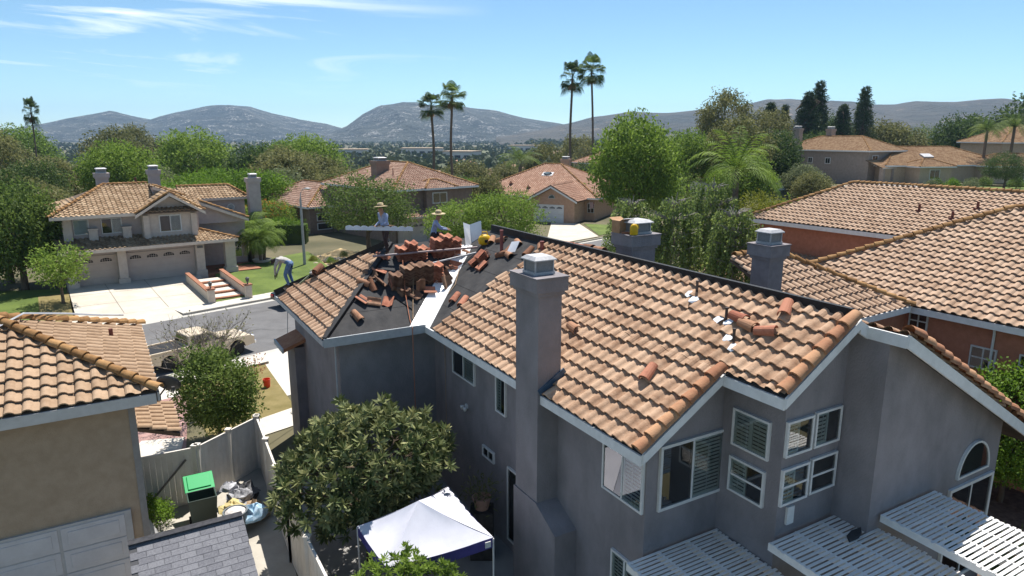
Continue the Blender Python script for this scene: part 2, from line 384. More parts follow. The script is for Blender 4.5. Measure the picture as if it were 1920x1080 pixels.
mat('mesh_dark', (.16, .165, .17), (.26, .265, .27), .6, 60, metallic=.3)
glass()
mat('grey_stucco', (.20, .183, .188), (.275, .25, .256), .95, 1.1, 10, bump=.7, bscale=26, streak=(1.2, 1.2, .75))
mat('grey_fascia', (.36, .38, .40), (.44, .46, .48), .6, 5)
mat('white_fascia', (.66, .66, .65), (.76, .76, .75), .55, 4)
mat('roof_felt', (.028, .028, .03), (.055, .053, .053), .85, 2.2, bump=.25, bscale=30)
mat('black_batten', (.008, .008, .009), (.018, .018, .02), .6, 8)
mat('tile_main', (.27, .155, .092), (.51, .345, .23), .9, 6.5, bump=.35, bscale=42, attr=True, objrand=.45, stops=(.18, .72))
mat('tile_rake', (.31, .135, .07), (.47, .26, .14), .85, 5, bump=.3, bscale=40, attr=True, objrand=.6, stops=(.2, .8))
# ---------------------------------------------------------------- the grey house being re-roofed
MH = House('house', 'grey stucco two-storey house with half its tile roof stripped to black felt', 'house', 30, 9.5, 14)
ZE, SL = 5.2, .62
ZR = ZE + SL * (11.43 - 7.66)
def zn(a): return ZE + SL * (a - 7.66)              # near slope
def zw(b): return ZE + SL * (b - 18.45)             # wing slope towards the yard
def zf(b): return ZE + SL * (24.97 - b)             # far slope
def zr(a): return ZR - .56 * (a - 11.43)            # east slope
gs = MAT['grey_stucco']
wl = MB()
MH.prism(wl, [(8.1, 8.95), (10.03, 8.95), (10.03, 7.5), (11.68, 7.5), (11.68, 6.73), (15.2, 6.73), (15.2, 24.5), (5.1, 24.5), (5.1, 18.85), (8.1, 18.85)], 0, 4.95)
def upright(mb, pts, d):                             # gable piece: polygon in (a,b,z), pushed back by d in b
    mb.extr([MH.p(*q) for q in pts], (0, d, 0))
upright(wl, [(8.1, 8.95, 4.95), (10.03, 8.95, 4.95), (10.03, 8.95, zn(10.03) - .12), (8.1, 8.95, zn(8.1) - .12)], 2.2)
upright(wl, [(10.03, 7.5, 4.95), (11.68, 7.5, 4.95), (11.68, 7.5, zr(11.68) - .12), (11.43, 7.5, ZR - .12), (10.03, 7.5, zn(10.03) - .12)], 3.5)
upright(wl, [(11.68, 6.73, 4.95), (15.2, 6.73, 4.95), (15.2, 6.73, zr(15.2) - .12), (11.68, 6.73, zr(11.68) - .12)], 4)
upright(wl, [(15.2, 6.73, 0), (16.35, 6.73, 0), (16.35, 6.73, zr(16.35) - .12), (15.2, 6.73, zr(15.2) - .12)], 5)
wl.build('wall', gs, MH.e)
lw = MB(); q = MH.p(15.2, 6.73, 0)                   # wall end on the right under the low rake
# roof deck
rf = MB()
N1 = [(7.66, 8.61), (9.60, 8.61), (9.60, 20.39), (7.66, 18.45)]
N2 = [(9.60, 7.2), (11.43, 7.2), (11.43, 21.2), (10.91, 21.72), (9.60, 20.39)]
WN = [(4.58, 18.45), (7.66, 18.45), (10.91, 21.72), (7.85, 21.72)]
WH = [(4.58, 24.97), (4.58, 18.45), (7.84, 21.71)]
WF = [(4.58, 24.97), (7.85, 21.72), (10.91, 21.72), (11.43, 21.2), (15.45, 24.97)]
ES = [(11.43, 7.2), (11.68, 7.2), (11.68, 6.42), (15.6, 6.42), (15.45, 24.97), (11.43, 21.2)]
T = .10
rf.slab([MH.p(a, b, zn(a)) for a, b in N1], T); rf.slab([MH.p(a, b, zn(a)) for a, b in N2], T)
rf.slab([MH.p(a, b, zw(b)) for a, b in WN], T); rf.slab([MH.p(a, b, ZE + SL * (a - 4.58)) for a, b in WH], T)
rf.slab([MH.p(a, b, zf(b)) for a, b in WF], T); rf.slab([MH.p(a, b, zr(a)) for a, b in ES], T)
# extra low rake continuing right
rf.slab([MH.p(a, b, zr(a)) for a, b in [(15.6, 6.42), (18.2, 6.42), (18.2, 12.0), (15.6, 12.0)]], T)
MROOF = rf.build('roof', MAT['roof_felt'], MH.e)
# felt seams: each course of felt laps the one below
fl = MB()
for k in range(1, 5):
    b = 18.45 + k * .78
    fl.slab([MH.p(max(4.6 + (b - 18.45), 4.6), b, zw(b) + .007), MH.p(7.64 + (b - 18.45), b, zw(b) + .007), MH.p(7.64 + (b + .70 - 18.45), b + .70, zw(b + .70) + .003), MH.p(4.6 + (b + .70 - 18.45), b + .70, zw(b + .70) + .003)][:4], .004) if b + .7 < 21.7 else None
for k in range(0, 5):
    a = 7.66 + .02 + k * .74
    if a + .7 < 11.43: fl.slab([MH.p(a, 18.43 + (a - 7.66) - .02, zn(a) + .008), MH.p(a, 16.6, zn(a) + .008), MH.p(a + .70, 16.6, zn(a + .7) + .003), MH.p(a + .70, 18.43 + (a + .7 - 7.66), zn(a + .7) + .003)][::-1], .004)
fl.build('felt_lap', MAT['roof_felt'], MROOF)
RT = Roof(MH, MROOF, MAT['tile_main'], MAT['tile_rake'], hi=True, limit=300)
rs = random.Random(11)
edge = {}
def keep_main(u, s):
    j = int(s / TE)
    if j not in edge: edge[j] = .35 + .17 * s + rs.choice((-.3, 0, 0, .3)) * .5
    if abs(u - 9.2) < .16 and abs(s - 2.5) < .17 and False: return False
    return u > edge[j]
O, u, sl, P = MH.face_uv((7.66, 18.45), (0, -1), ZE, (1, 0), N1, SL); RT.face(O, u, sl, P, keep_main)
O, u, sl, P = MH.face_uv((7.66, 18.45), (0, -1), ZE, (1, 0), N2, SL); RT.face(O, u, sl, P, keep_main)
def keep_hip(u, s): return s < 3.05 and not (s < .36 and u < .7)
O, u, sl, P = MH.face_uv((4.58, 24.97), (0, -1), ZE, (1, 0), WH, SL); RT.face(O, u, sl, P, keep_hip)
O, u, sl, P = MH.face_uv((15.6, 6.42), (0, 1), zr(15.6), (-1, 0), [(15.6, 6.42), (15.6, 7.6), (11.68, 7.6), (11.68, 6.42)], .56); RT.face(O, u, sl, P)
# barrel tiles on the rakes
tr = MAT['tile_rake']
RT.caps(MH.p(7.62, 8.66, zn(7.62) + .06), MH.p(9.62, 8.66, zn(9.62) + .06), tr, 1.15, 'rake_tile', .33)
RT.caps(MH.p(9.58, 7.25, zn(9.58) + .06), MH.p(11.40, 7.25, zn(11.40) + .06), tr, 1.15, 'rake_tile', .33)
RT.caps(MH.p(15.6, 6.47, zr(15.6) + .06), MH.p(11.75, 6.47, zr(11.75) + .06), tr, 1.15, 'rake_tile', .36)
RT.caps(MH.p(18.2, 6.47, zr(18.2) + .06), MH.p(15.7, 6.47, zr(15.7) + .06), tr, 1.15, 'rake_tile', .36)
RT.finish(MH.cam())
# black ridge and hip boards left bare after the caps came off
rb = MB(); rb.bar(MH.p(11.43, 7.35, ZR - .02), MH.p(11.43, 21.2, ZR - .02), .10, .20); rb.build('ridge_board', MAT['black_batten'], MROOF)
rb = MB(); rb.bar(MH.p(4.62, 24.93, ZE), MH.p(7.84, 21.72, ZE + SL * 3.26), .12, .20); rb.build('hip_board', MAT['black_batten'], MROOF)
rb = MB(); rb.bar(MH.p(4.62, 18.49, ZE), MH.p(7.84, 21.72, ZE + SL * 3.26), .16, .11); rb.build('hip_board', MAT['black_batten'], MROOF)
rb = MB(); rb.bar(MH.p(11.43, 21.2, ZR - .02), MH.p(15.4, 24.9, ZE), .10, .18); rb.build('hip_board', MAT['black_batten'], MROOF)
# fascias
def fascia(h, pts, m, hgt=.19, th=.04, par=None, name='fascia', out=(0, 0), drop=.06):
    b = MB()
    for p, q in zip(pts[:-1], pts[1:]):
        P, Q = h.p(*p), h.p(*q); o = Vector((out[0] * .022, out[1] * .022, 0)); d = (Q - P).normalized(); s = d.cross(Vector((0, 0, 1))).normalized() * th / 2
        P = P + o; Q = Q + o
        v = [P - s, P + s, Q + s, Q - s]; v = [x + Vector((0, 0, drop)) for x in v]; b.add([*v, *[x - Vector((0, 0, hgt)) for x in v]], [(0, 1, 2, 3), (7, 6, 5, 4), (0, 4, 5, 1), (1, 5, 6, 2), (2, 6, 7, 3), (3, 7, 4, 0)])
    return b.build(name, m, par or h.e)
gf, wf_ = MAT['grey_fascia'], MAT['white_fascia']
fascia(MH, [(4.58, 18.43, ZE), (7.64, 18.43, ZE)], gf, .26, .05, MROOF, 'gutter')
fascia(MH, [(4.56, 18.42, ZE), (4.56, 24.95, ZE)], gf, .16, .04, MROOF, drop=.0)
fascia(MH, [(7.64, 18.41, ZE), (7.64, 8.60, ZE)], wf_, .2, .05, MROOF, drop=.0)
fascia(MH, [(7.66, 8.585, ZE), (9.60, 8.585, zn(9.6))], wf_, .19, .05, MROOF, 'rake_board', drop=.02)
fascia(MH, [(9.58, 8.61, zn(9.58)), (9.58, 7.2, zn(9.58))], wf_, .2, .05, MROOF, drop=-.02)
fascia(MH, [(9.56, 7.175, zn(9.56)), (11.43, 7.175, ZR)], wf_, .19, .05, MROOF, 'rake_board', drop=.02)
fascia(MH, [(11.43, 7.175, ZR), (11.72, 7.175, zr(11.72))], wf_, .24, .05, MROOF, 'rake_board', drop=-.01)
fascia(MH, [(11.66, 7.2, zr(11.66)), (11.66, 6.42, zr(11.66))], wf_, .22, .05, MROOF, 'rake_return', drop=-.02)
fascia(MH, [(11.64, 6.395, zr(11.64)), (18.2, 6.395, zr(18.2))], wf_, .24, .05, MROOF, 'rake_board', drop=0)
# windows
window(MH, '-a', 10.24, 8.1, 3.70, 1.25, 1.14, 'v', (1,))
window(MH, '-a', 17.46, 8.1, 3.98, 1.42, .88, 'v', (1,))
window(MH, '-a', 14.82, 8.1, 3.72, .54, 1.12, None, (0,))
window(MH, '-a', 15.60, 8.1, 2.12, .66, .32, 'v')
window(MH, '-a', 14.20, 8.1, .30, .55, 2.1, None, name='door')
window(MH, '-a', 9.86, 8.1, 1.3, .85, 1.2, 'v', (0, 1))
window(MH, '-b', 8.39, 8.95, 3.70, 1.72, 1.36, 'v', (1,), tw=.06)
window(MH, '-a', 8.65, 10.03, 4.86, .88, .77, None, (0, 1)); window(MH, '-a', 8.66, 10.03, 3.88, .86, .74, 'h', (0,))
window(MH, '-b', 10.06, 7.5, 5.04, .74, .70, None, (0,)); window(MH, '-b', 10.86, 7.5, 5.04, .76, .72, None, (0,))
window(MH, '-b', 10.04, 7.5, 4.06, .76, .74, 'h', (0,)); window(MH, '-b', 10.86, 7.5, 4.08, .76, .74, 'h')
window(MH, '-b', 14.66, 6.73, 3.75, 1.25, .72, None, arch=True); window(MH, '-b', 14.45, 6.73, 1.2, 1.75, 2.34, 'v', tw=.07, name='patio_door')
b = MB(); p = MH.p(10.28, 7.5, 3.62); b.box(p.x, p.x + .19, p.y - .05, p.y + .01, p.z, p.z + .36); b.build('meter_box', MAT['white_trim'], MH.e)
b = MB(); p = MH.p(8.1, 9.95, .9); b.box(p.x - .16, p.x + .01, p.y + .05, p.y + .3, p.z - .9, p.z + .55); b.build('utility_box', MAT['grey_fascia'], MH.e)
b = MB(); p = MH.p(8.1, 16.6, 3.2); b.box(p.x - .05, p.x, p.y - .06, p.y + .06, p.z - .06, p.z + .06)
for dy in (-.09, .09): b.lathe([(.03, -.02), (.065, .05), (.06, .09), (.02, .1)], (p.x - .12, p.y + dy, p.z - .08), 8)
b.build('flood_light', MAT['white_trim'], MH.e)
# chimneys
ch = MB()
c1 = chimney(MH, 7.55, 8.15, 11.95, 12.9, 0, 7.86, gs)
fb = MB(); P = MH.p
fb.add([P(7.52, 11.15, 0), P(8.12, 11.15, 0), P(8.12, 12.95, 0), P(7.52, 12.95, 0), P(7.52, 11.15, 2.2), P(8.12, 11.15, 2.2), P(8.12, 12.95, 2.62), P(7.52, 12.95, 2.62), P(7.52, 11.96, 2.62), P(8.12, 11.96, 2.62)],
       [(0, 1, 5, 4), (4, 5, 9, 8), (8, 9, 6, 7), (0, 4, 8, 7, 3), (1, 2, 6, 9, 5), (2, 3, 7, 6)]); fb.build('firebox', gs, c1)
fs_ = MB(); fs_.bar(MH.p(7.62, 11.93, zn(7.62) + .02), MH.p(8.3, 11.93, zn(8.3) + .02), .03, .16); fs_.build('flashing', mat('blue_flashing', (.05, .09, .14), (.09, .13, .18), .5, 6), MROOF)
c2 = chimney(MH, 12.45, 13.3, 14.78, 15.52, 5.5, 8.06, gs)
c3 = chimney(MH, 15.05, 15.62, 12.2, 12.8, 0, 7.92, mat('lilac_stucco', (.21, .185, .19), (.26, .235, .24), .95, 5, bump=.4, bscale=55))
# metal valley
vm = mat('valley_metal', (.80, .80, .80), (.86, .86, .86), .35, 3, spec=.5)
v = MB(); n_ = 1
def vstrip(a0, a1, wl_, wr_, lift):
    A0, A1 = a0, a1; k = lambda a: 18.45 + (a - 7.66)
    v.add([MH.p(A0 - wl_ * .7, k(A0) + wl_ * .7 * 0, zw(k(A0)) + lift), MH.p(A0, k(A0), zw(k(A0)) + lift), MH.p(A0, k(A0) - wr_ * .7, zn(A0) + lift),
           MH.p(A1, k(A1) - wr_ * .7, zn(A1) + lift), MH.p(A1, k(A1), zw(k(A1)) + lift), MH.p(A1 - wl_ * .7, k(A1), zw(k(A1)) + lift)], [(0, 1, 4, 5), (1, 2, 3, 4)])
vstrip(7.62, 9.3, .78, .42, .016); vstrip(9.25, 10.6, .55, .40, .024)
v.build('valley_flashing', vm, MROOF)
# ---------------------------------------------------------------- patio covers behind the grey house
wp = mat('white_lattice', (.70, .68, .65), (.82, .80, .76), .6, 7, attr=True, objrand=.35)
def pergola(label, a0, a1, b0, b1, z, drop, pitch=.096, sw=.058):
    h = House('patio_cover', label, 'patio cover', 30, (a0 + a1) / 2, (b0 + b1) / 2, 0, 'white slatted patio covers')
    zz = lambda b: z - drop * (b1 - b)
    sm = None; b = b1 - .05; r = random.Random(int(a0 * 100))
    while b > b0:
        if sm is None:
            m = MB(); m.box(-(a1 - a0) / 2, (a1 - a0) / 2, -sw / 2, sw / 2, 0, .012); sm = m.mesh('slat'); sm.materials.append(wp)
        o = obj('slat', sm, h.e); o.location = h.p((a0 + a1) / 2 + r.gauss(0, .02), b, zz(b)); o.rotation_euler = (r.gauss(0, .03), r.gauss(0, .002), r.gauss(0, .004)); b -= pitch + r.gauss(0, .004)
    k = max(3, int((a1 - a0) / .6))
    for i in range(k + 1):
        a = a0 + .05 + (a1 - a0 - .1) * i / k; m = MB(); m.bar(h.p(a, b0, zz(b0) - .15), h.p(a, b1, zz(b1) - .15), .045, .15); m.build('rafter', wp, h.e)
    for a in (a0 + .15, a1 - .15):
        m = MB(); p = h.p(a, b0 + .3, 0); m.box(p.x - .05, p.x + .05, p.y - .05, p.y + .05, 0, zz(b0 + .3) - .15); m.build('post', wp, h.e)
    m = MB(); m.bar(h.p(a0, b0 + .3, zz(b0 + .3) - .30), h.p(a1, b0 + .3, zz(b0 + .3) - .30), .06, .15); m.build('beam', wp, h.e)
    return h
pergola('lowest white slatted patio cover below the wide shuttered window, strewn with black felt scraps', 7.62, 10.0, 4.6, 8.9, 2.86, .04)
pergola('middle white slatted patio cover under the four small stacked windows', 9.76, 12.05, 3.6, 7.44, 3.42, .03)
pergola('highest white slatted patio cover at the right beside the arched window', 11.95, 13.78, 3.0, 6.68, 3.74, .03)
def scrap(pts, m, label, cat='debris', group=None, name='felt_scrap', th=.012):
    b = MB(); b.slab(pts, th); o = b.build(name, m); return tag(o, label, cat, group)
fm = MAT['roof_felt']
def on30(a, b, z): return MH.world(a, b, z)
def scr(a, b, z, sz, rot, label, tilt=.05):
    r = random.Random(int(a * 1000 + b * 77)); pts = []
    for i in range(6):
        t = rot + i * math.pi / 3; rr = sz * (.5 + .5 * r.random()) * (1 if i % 3 else 1.5); pts.append(on30(a + rr * math.cos(t), b + rr * math.sin(t) * .7, z + .06 + tilt * math.cos(t)))
    return scrap(pts, fm, label, 'felt scrap', 'felt scraps on the patio covers')
scr(11.35, 6.75, 3.42, .20, .3, 'large black felt scrap lying on the middle white patio cover')
scr(9.15, 7.15, 2.80, .14, 1.1, 'upright-looking black felt scrap on the lowest white patio cover')
scr(8.72, 7.35, 2.81, .13, .1, 'thin black felt scrap left of its larger neighbour on the lowest patio cover')
scr(8.55, 6.70, 2.78, .12, 1.4, 'black felt scrap nearest the bottom edge on the lowest patio cover')
b = MB(); b.tube([on30(8.1, 7.6, 2.88), on30(8.7, 7.2, 2.87), on30(9.3, 6.8, 2.86), on30(9.75, 6.3, 2.84)], .006, 5)
tag(b.build('cord', mat('red_cord', (.16, .05, .04), None, .7)), 'thin dark red cord lying across the lowest patio cover', 'cord')

# ---------------------------------------------------------------- house on the left: tan stucco
LN = House('house', 'tan stucco neighbour house at the left edge with yellowish tile hip roof', 'house', 31, -3, 19.5)
tan = mat('tan_stucco', (.36, .26, .175), (.42, .31, .215), .95, 4, bump=.4, bscale=50)
m = MB(); LN.prism(m, [(.12, 16.85), (.12, 22.2), (-9, 22.2), (-9, 16.85)], 0, 5.02); m.build('wall', tan, LN.e)
m = MB(); LN.prism(m, [(.14, 16.83), (.14, 17.0), (.0, 17.0), (.0, 16.83)], 0, 5.0); m.build('corner_board', mat('taupe_trim', (.25, .22, .20), (.30, .27, .245), .8, 5), LN.e)
zl = lambda b: 5.2 + .44 * (b - 16.4)
m = MB()
m.slab([LN.p(*q) for q in [(-9, 16.4, 5.2), (.6, 16.4, 5.2), (-2.5, 19.5, zl(19.5)), (-9, 19.5, zl(19.5))]], .1)
m.slab([LN.p(*q) for q in [(.6, 16.4, 5.2), (.6, 22.6, 5.2), (-2.5, 19.5, zl(19.5))]], .1)
m.slab([LN.p(*q) for q in [(.6, 22.6, 5.2), (-9, 22.6, 5.2), (-9, 19.5, zl(19.5)), (-2.5, 19.5, zl(19.5))]], .1)
m.slab([LN.p(*q) for q in [(.1, 19.3, 3.35), (1.15, 19.3, 2.95), (1.15, 21.6, 2.95), (.1, 21.6, 3.35)]], .1)
LR = m.build('roof', mat('brown_deck', (.10, .07, .05), (.14, .10, .07), .9), LN.e)
tl = mat('tile_tan', (.28, .18, .108), (.43, .30, .195), .9, 6, bump=.3, bscale=42, attr=True, objrand=.35, stops=(.2, .8))
tlc = mat('tile_cap_ochre', (.20, .10, .035), (.42, .24, .10), .9, 6, bump=.35, bscale=40, attr=True, objrand=.5, stops=(.25, .8))
rt = Roof(LN, LR, tl, tlc, True, 300, .31, .36)
O, u, sl, P = LN.face_uv((-9, 16.4), (1, 0), 5.2, (0, 1), [(-5.2, 16.4), (.6, 16.4), (-2.5, 19.5), (-5.2, 19.5)], .44); rt.face(O, u, sl, P)
O, u, sl, P = LN.face_uv((.6, 16.4), (0, 1), 5.2, (-1, 0), [(.6, 16.4), (.6, 22.6), (-2.5, 19.5)], .44); rt.face(O, u, sl, P)
O, u, sl, P = LN.face_uv((1.15, 19.3), (0, 1), 2.95, (-1, 0), [(1.15, 19.3), (1.15, 21.6), (.1, 21.6), (.1, 19.3)], .38); rt.face(O, u, sl, P)
rt.caps(LN.p(.66, 16.34, 5.24), LN.p(-2.5, 19.5, zl(19.5) + .05)); rt.caps(LN.p(.66, 22.66, 5.24), LN.p(-2.5, 19.5, zl(19.5) + .05)); rt.caps(LN.p(-8, 19.5, zl(19.5) + .03), LN.p(-2.4, 19.5, zl(19.5) + .03))
rt.finish(LN.cam())
fascia(LN, [(-9, 16.37, 5.2), (.58, 16.37, 5.2)], mat('pale_fascia', (.50, .47, .44), (.58, .55, .52), .6, 4), .24, .05, LR, drop=.0); fascia(LN, [(.63, 16.4, 5.2), (.63, 22.6, 5.2)], MAT['pale_fascia'], .2, .05, LR, drop=.0)
# garage / patio door with raised panels
gd = MB(); p = LN.p(-3.0, 16.85, 0); gd.box(p.x - .02, p.x + 2.8, p.y - .06, p.y + .01, 0, 2.36); GD = gd.build('garage_door_frame', mat('door_trim', (.42, .39, .37), (.48, .45, .43), .6, 4), LN.e)
dm = mat('door_white', (.52, .48, .47), (.58, .54, .53), .6, 3)
for i in range(2):
    for j in range(4):
        m = MB(); x0 = p.x + .12 + i * 1.3; z0 = .08 + j * .56; m.box(x0, x0 + 1.24, p.y - .075, p.y - .055, z0, z0 + .53); m.box(x0 + .12, x0 + 1.12, p.y - .088, p.y - .07, z0 + .1, z0 + .43); m.build('door_panel', dm, GD, bevel=.008)
# vent pipe, cable and satellite dish on its roof
m = MB(); pz_ = 5.2 + .44 * .75; q = LN.p(-.15, 20.3, pz_); m.tube([q, q + Vector((0, 0, .3))], .05, 8); m.add([q + Vector((-.15, -.15, .0)), q + Vector((.18, -.15, -.09)), q + Vector((.18, .15, -.09)), q + Vector((-.15, .15, 0))], [(0, 1, 2, 3)]); m.build('vent_pipe', mat('rust_pipe', (.12, .04, .03), (.2, .07, .05), .7, 8), LR)
cb = [LN.world(-4.2, 17.4, 5.83), LN.world(-3.1, 18.1, 6.08), LN.world(-2.3, 19.1, 6.52), LN.world(-1.9, 19.9, 6.58), LN.world(-1.1, 21.0, 6.22), LN.world(-.3, 21.9, 5.86), LN.world(.2, 22.2, 5.72)]
m = MB(); m.tube(cb, .022, 6); m.tube([c + Vector((.05, -.09, .005)) for c in cb[:-1]], .014, 5); tag(m.build('cable', mat('grey_cable', (.34, .35, .37), (.45, .46, .48), .5, 4)), 'grey cable running over the ridge of the tan house', 'cable')
dt = thing('satellite_dish', 'dark satellite dish on the eave corner of the tan house', 'satellite dish', LN.world(.62, 16.55, 5.0), R(31))
m = MB(); prof = [(.02, .0), (.12, .012), (.2, .034), (.26, .06), (.265, .058), (.2, .026), (.1, .002), (.02, -.012)]
dd = mat('dish_dark', (.055, .05, .048), (.08, .075, .07), .5, 6)
m.xf = Matrix.Translation((.22, -.1, .32)) @ Matrix.Rotation(R(-62), 4, 'X') @ Matrix.Rotation(R(25), 4, 'Y'); m.lathe(prof, n=20, sx=1, sy=.9); m.build('dish', dd, dt, smooth=True)
m = MB(); m.tube([(0, .02, 0), (.06, -.02, .1), (.2, -.06, .28)], .02, 6); m.box(-.06, .06, -.01, .06, -.06, .06); m.build('mount', dd, dt)
m = MB(); m.tube([(.2, -.08, .2), (.3, -.36, .2), (.3, -.42, .3)], .012, 5); m.box(.27, .33, -.46, -.38, .28, .36); m.build('feed_arm', dd, dt)

# ---------------------------------------------------------------- house on the right: terracotta stucco
OR = House('house', 'terracotta stucco neighbour house at the right with broad tan tile roofs', 'house', 33, 28, 14)
terra = mat('terracotta_stucco', (.40, .165, .10), (.48, .205, .13), .95, 4, bump=.4, bscale=50)
so = .5
m = MB(); OR.prism(m, [(23.75, 16.5), (23.75, 2), (35, 2), (35, 16.5)], 0, 5.02); OR.prism(m, [(20.6, 11.7), (23.8, 11.7), (23.8, 14.5), (20.6, 14.5)], 0, 5.0); OR.prism(m, [(37.2, 28), (37.2, 15), (44, 15), (44, 28)], 0, 5.42); m.build('wall', terra, OR.e)
za = lambda a: 5.2 + so * (a - 23.3)
apx = (29.2, 11.0)
m = MB()
m.slab([OR.p(a, b, za(a)) for a, b in [(23.3, 16.9), (23.3, 0), (29.2, 0), apx]], .1)
zb_ = lambda b: 5.2 + so * (16.9 - b)
m.slab([OR.p(a, b, zb_(b)) for a, b in [(23.3, 16.9), apx, (33, 11.0), (36, 16.9)]], .1)
zs = lambda b: 5.2 + so * (b - 11.28)
SF = [(18.0, 11.28), (23.1, 11.28), (21.55, 13.05), (20.2, 14.6), (18.0, 14.6)]
m.slab([OR.p(a, b, zs(b)) for a, b in SF], .1)
m.slab([OR.p(23.1, 11.28, 5.2), OR.p(23.1, 15.4, 5.2), OR.p(20.2, 14.6, zs(14.6)), OR.p(21.55, 13.05, zs(13.05))], .1)
zu = lambda a: 5.6 + so * (a - 36.75)
zu2 = lambda b: 5.6 + so * (28.7 - b) * 1.0
m.slab([OR.p(a, b, zu(a)) for a, b in [(36.75, 28.7), (36.75, 10), (41.3, 10), (41.3, 24.4)]], .1)
m.slab([OR.p(36.75, 28.7, 5.6), OR.p(41.3, 24.4, zu(41.3)), OR.p(46, 28.7, 5.6)], .1)
# lower garage roof in front of the upper storey
zg = lambda a: 2.45 + .24 * (a - 32.2)
m.slab([OR.p(a, b, zg(a)) for a, b in [(32.2, 29.3), (32.2, 16.8), (37.2, 16.8), (37.2, 27.0)]], .1)
ORF = m.build('roof', MAT['brown_deck'], OR.e)
to = mat('tile_peach', (.31, .20, .13), (.48, .34, .24), .9, 6, bump=.3, bscale=42, attr=True, objrand=.4, stops=(.2, .8))
rt = Roof(OR, ORF, to, MAT['tile_cap_ochre'], True, 300, .31, .36)
O, u, sl, P = OR.face_uv((23.3, 16.9), (0, -1), 5.2, (1, 0), [(23.3, 16.9), (23.3, 2.5), (29.2, 2.5), apx], so); rt.face(O, u, sl, P)
O, u, sl, P = OR.face_uv((18, 11.28), (1, 0), 5.2, (0, 1), SF, so); rt.face(O, u, sl, P)
O, u, sl, P = OR.face_uv((36.75, 28.7), (0, -1), 5.6, (1, 0), [(36.75, 28.7), (36.75, 11), (41.3, 11), (41.3, 24.4)], so); rt.face(O, u, sl, P)
O, u, sl, P = OR.face_uv((32.2, 29.3), (0, -1), 2.45, (1, 0), [(32.2, 29.3), (32.2, 16.8), (37.2, 16.8), (37.2, 27.0)], .24); rt.face(O, u, sl, P)
rt.caps(OR.p(23.2, 17.0, 5.24), OR.p(*apx, za(29.2) + .05)); rt.caps(OR.p(29.2, 1, za(29.2) + .04), OR.p(*apx, za(29.2) + .04))
rt.caps(OR.p(23.2, 11.2, 5.24), OR.p(21.55, 13.05, zs(13.05) + .05)); rt.caps(OR.p(18.2, 14.6, zs(14.6) + .04), OR.p(20.2, 14.6, zs(14.6) + .05)); rt.caps(OR.p(20.2, 14.6, zs(14.6) + .05), OR.p(21.55, 13.05, zs(13.05) + .05))
rt.caps(OR.p(36.7, 28.8, 5.64), OR.p(41.3, 24.4, zu(41.3) + .05)); rt.caps(OR.p(41.3, 10, zu(41.3) + .04), OR.p(41.3, 24.4, zu(41.3) + .04)); rt.caps(OR.p(32.15, 29.4, 2.49), OR.p(37.2, 27.0, zg(37.2) + .05))
rt.finish(OR.cam())
fw = MAT['white_fascia']
fascia(OR, [(23.27, 12.0, 5.2), (23.27, 0, 5.2)], fw, .2, .06, ORF, 'gutter', drop=.0); fascia(OR, [(18, 11.25, 5.2), (23.1, 11.25, 5.2)], fw, .2, .05, ORF); fascia(OR, [(36.72, 28.7, 5.6), (36.72, 10, 5.6)], fw, .24, .05, ORF, drop=0); fascia(OR, [(32.17, 29.3, 2.45), (32.17, 16.8, 2.45)], fw, .2, .05, ORF)
for bb, zz, w_ in ((11.55, 4.3, .62), (9.55, 3.55, .75), (9.55, 2.5, .75), (8.2, 3.6, .7)): window(OR, '-a', bb, 23.75, zz, w_, .72, '4')
window(OR, '-a', 17.7, 37.2, 4.5, .5, .6, 'v')
m = MB(); m.tube([OR.p(23.72, 9.0, 5.05), OR.p(23.7, 8.95, 4.8), OR.p(23.7, 8.95, .2)], .04, 6); m.build('downpipe', fw, OR.e)
for aa, bb in ((39.0, 19.2), (38.6, 17.3), (39.6, 16.6)):
    m = MB(); q = OR.p(aa, bb, zu(aa)); m.tube([q, q + Vector((0, 0, .42))], .07, 8); m.box(q.x - .14, q.x + .14, q.y - .14, q.y + .14, q.z - .02, q.z + .1); m.build('vent_pipe', MAT['rust_pipe'], ORF)
m = MB(); q = OR.p(26.3, 7.5, za(26.3)); m.tube([q, q + Vector((0, 0, .3))], .05, 8); m.build('vent_pipe', MAT['rust_pipe'], ORF)
# ---------------------------------------------------------------- land, street, drives
def sheet(name, pts, m, lift=0.0, zf=None, kind=True):
    b = MB(); b.poly([(x, y, (zf(x, y) if zf else 0) + lift) for x, y in pts]); o = b.build(name, m)
    return struct(o) if kind else o
rings = [0, 8, 16, 24, 32, 40, 48, 56, 64, 72, 80, 90, 100, 112, 126, 142, 160, 180, 205, 240, 290, 360, 460, 620, 850, 1200, 1800, 2800, 4500, 8000]
na = 120; V = [(0, 0, -.012)]; F = []
for r in rings[1:]:
    for i in range(na):
        t = 2 * math.pi * i / na; x, y = r * math.sin(t), r * math.cos(t); V.append((x, y, float(gz(x, y)) - .012))
for i in range(na): F.append((0, 1 + (i + 1) % na, 1 + i))
for k in range(len(rings) - 2):
    for i in range(na): F.append((1 + k * na + i, 1 + k * na + (i + 1) % na, 1 + (k + 1) * na + (i + 1) % na, 1 + (k + 1) * na + i))
b = MB(); b.add(V, F); struct(b.build('ground', mat('dry_ground', (.075, .072, .038), (.15, .13, .075), .95, .12, 8, bump=.3, bscale=4, coords='Object'), smooth=True))
t47 = R(47); c47, s47 = math.cos(t47), math.sin(t47)
def w47(a, b): return (a * c47 - b * s47, a * s47 + b * c47)
asph = mat('asphalt', (.115, .112, .112), (.15, .147, .147), .9, .9, 8, bump=.15, bscale=60)
conc = mat('concrete', (.46, .41, .34), (.56, .51, .43), .9, .7, 8, bump=.1, bscale=30)
conc2 = mat('concrete_walk', (.50, .46, .40), (.58, .54, .47), .9, 1.2, 8, bump=.1, bscale=30)
NK, FK = 31.6, 42.4
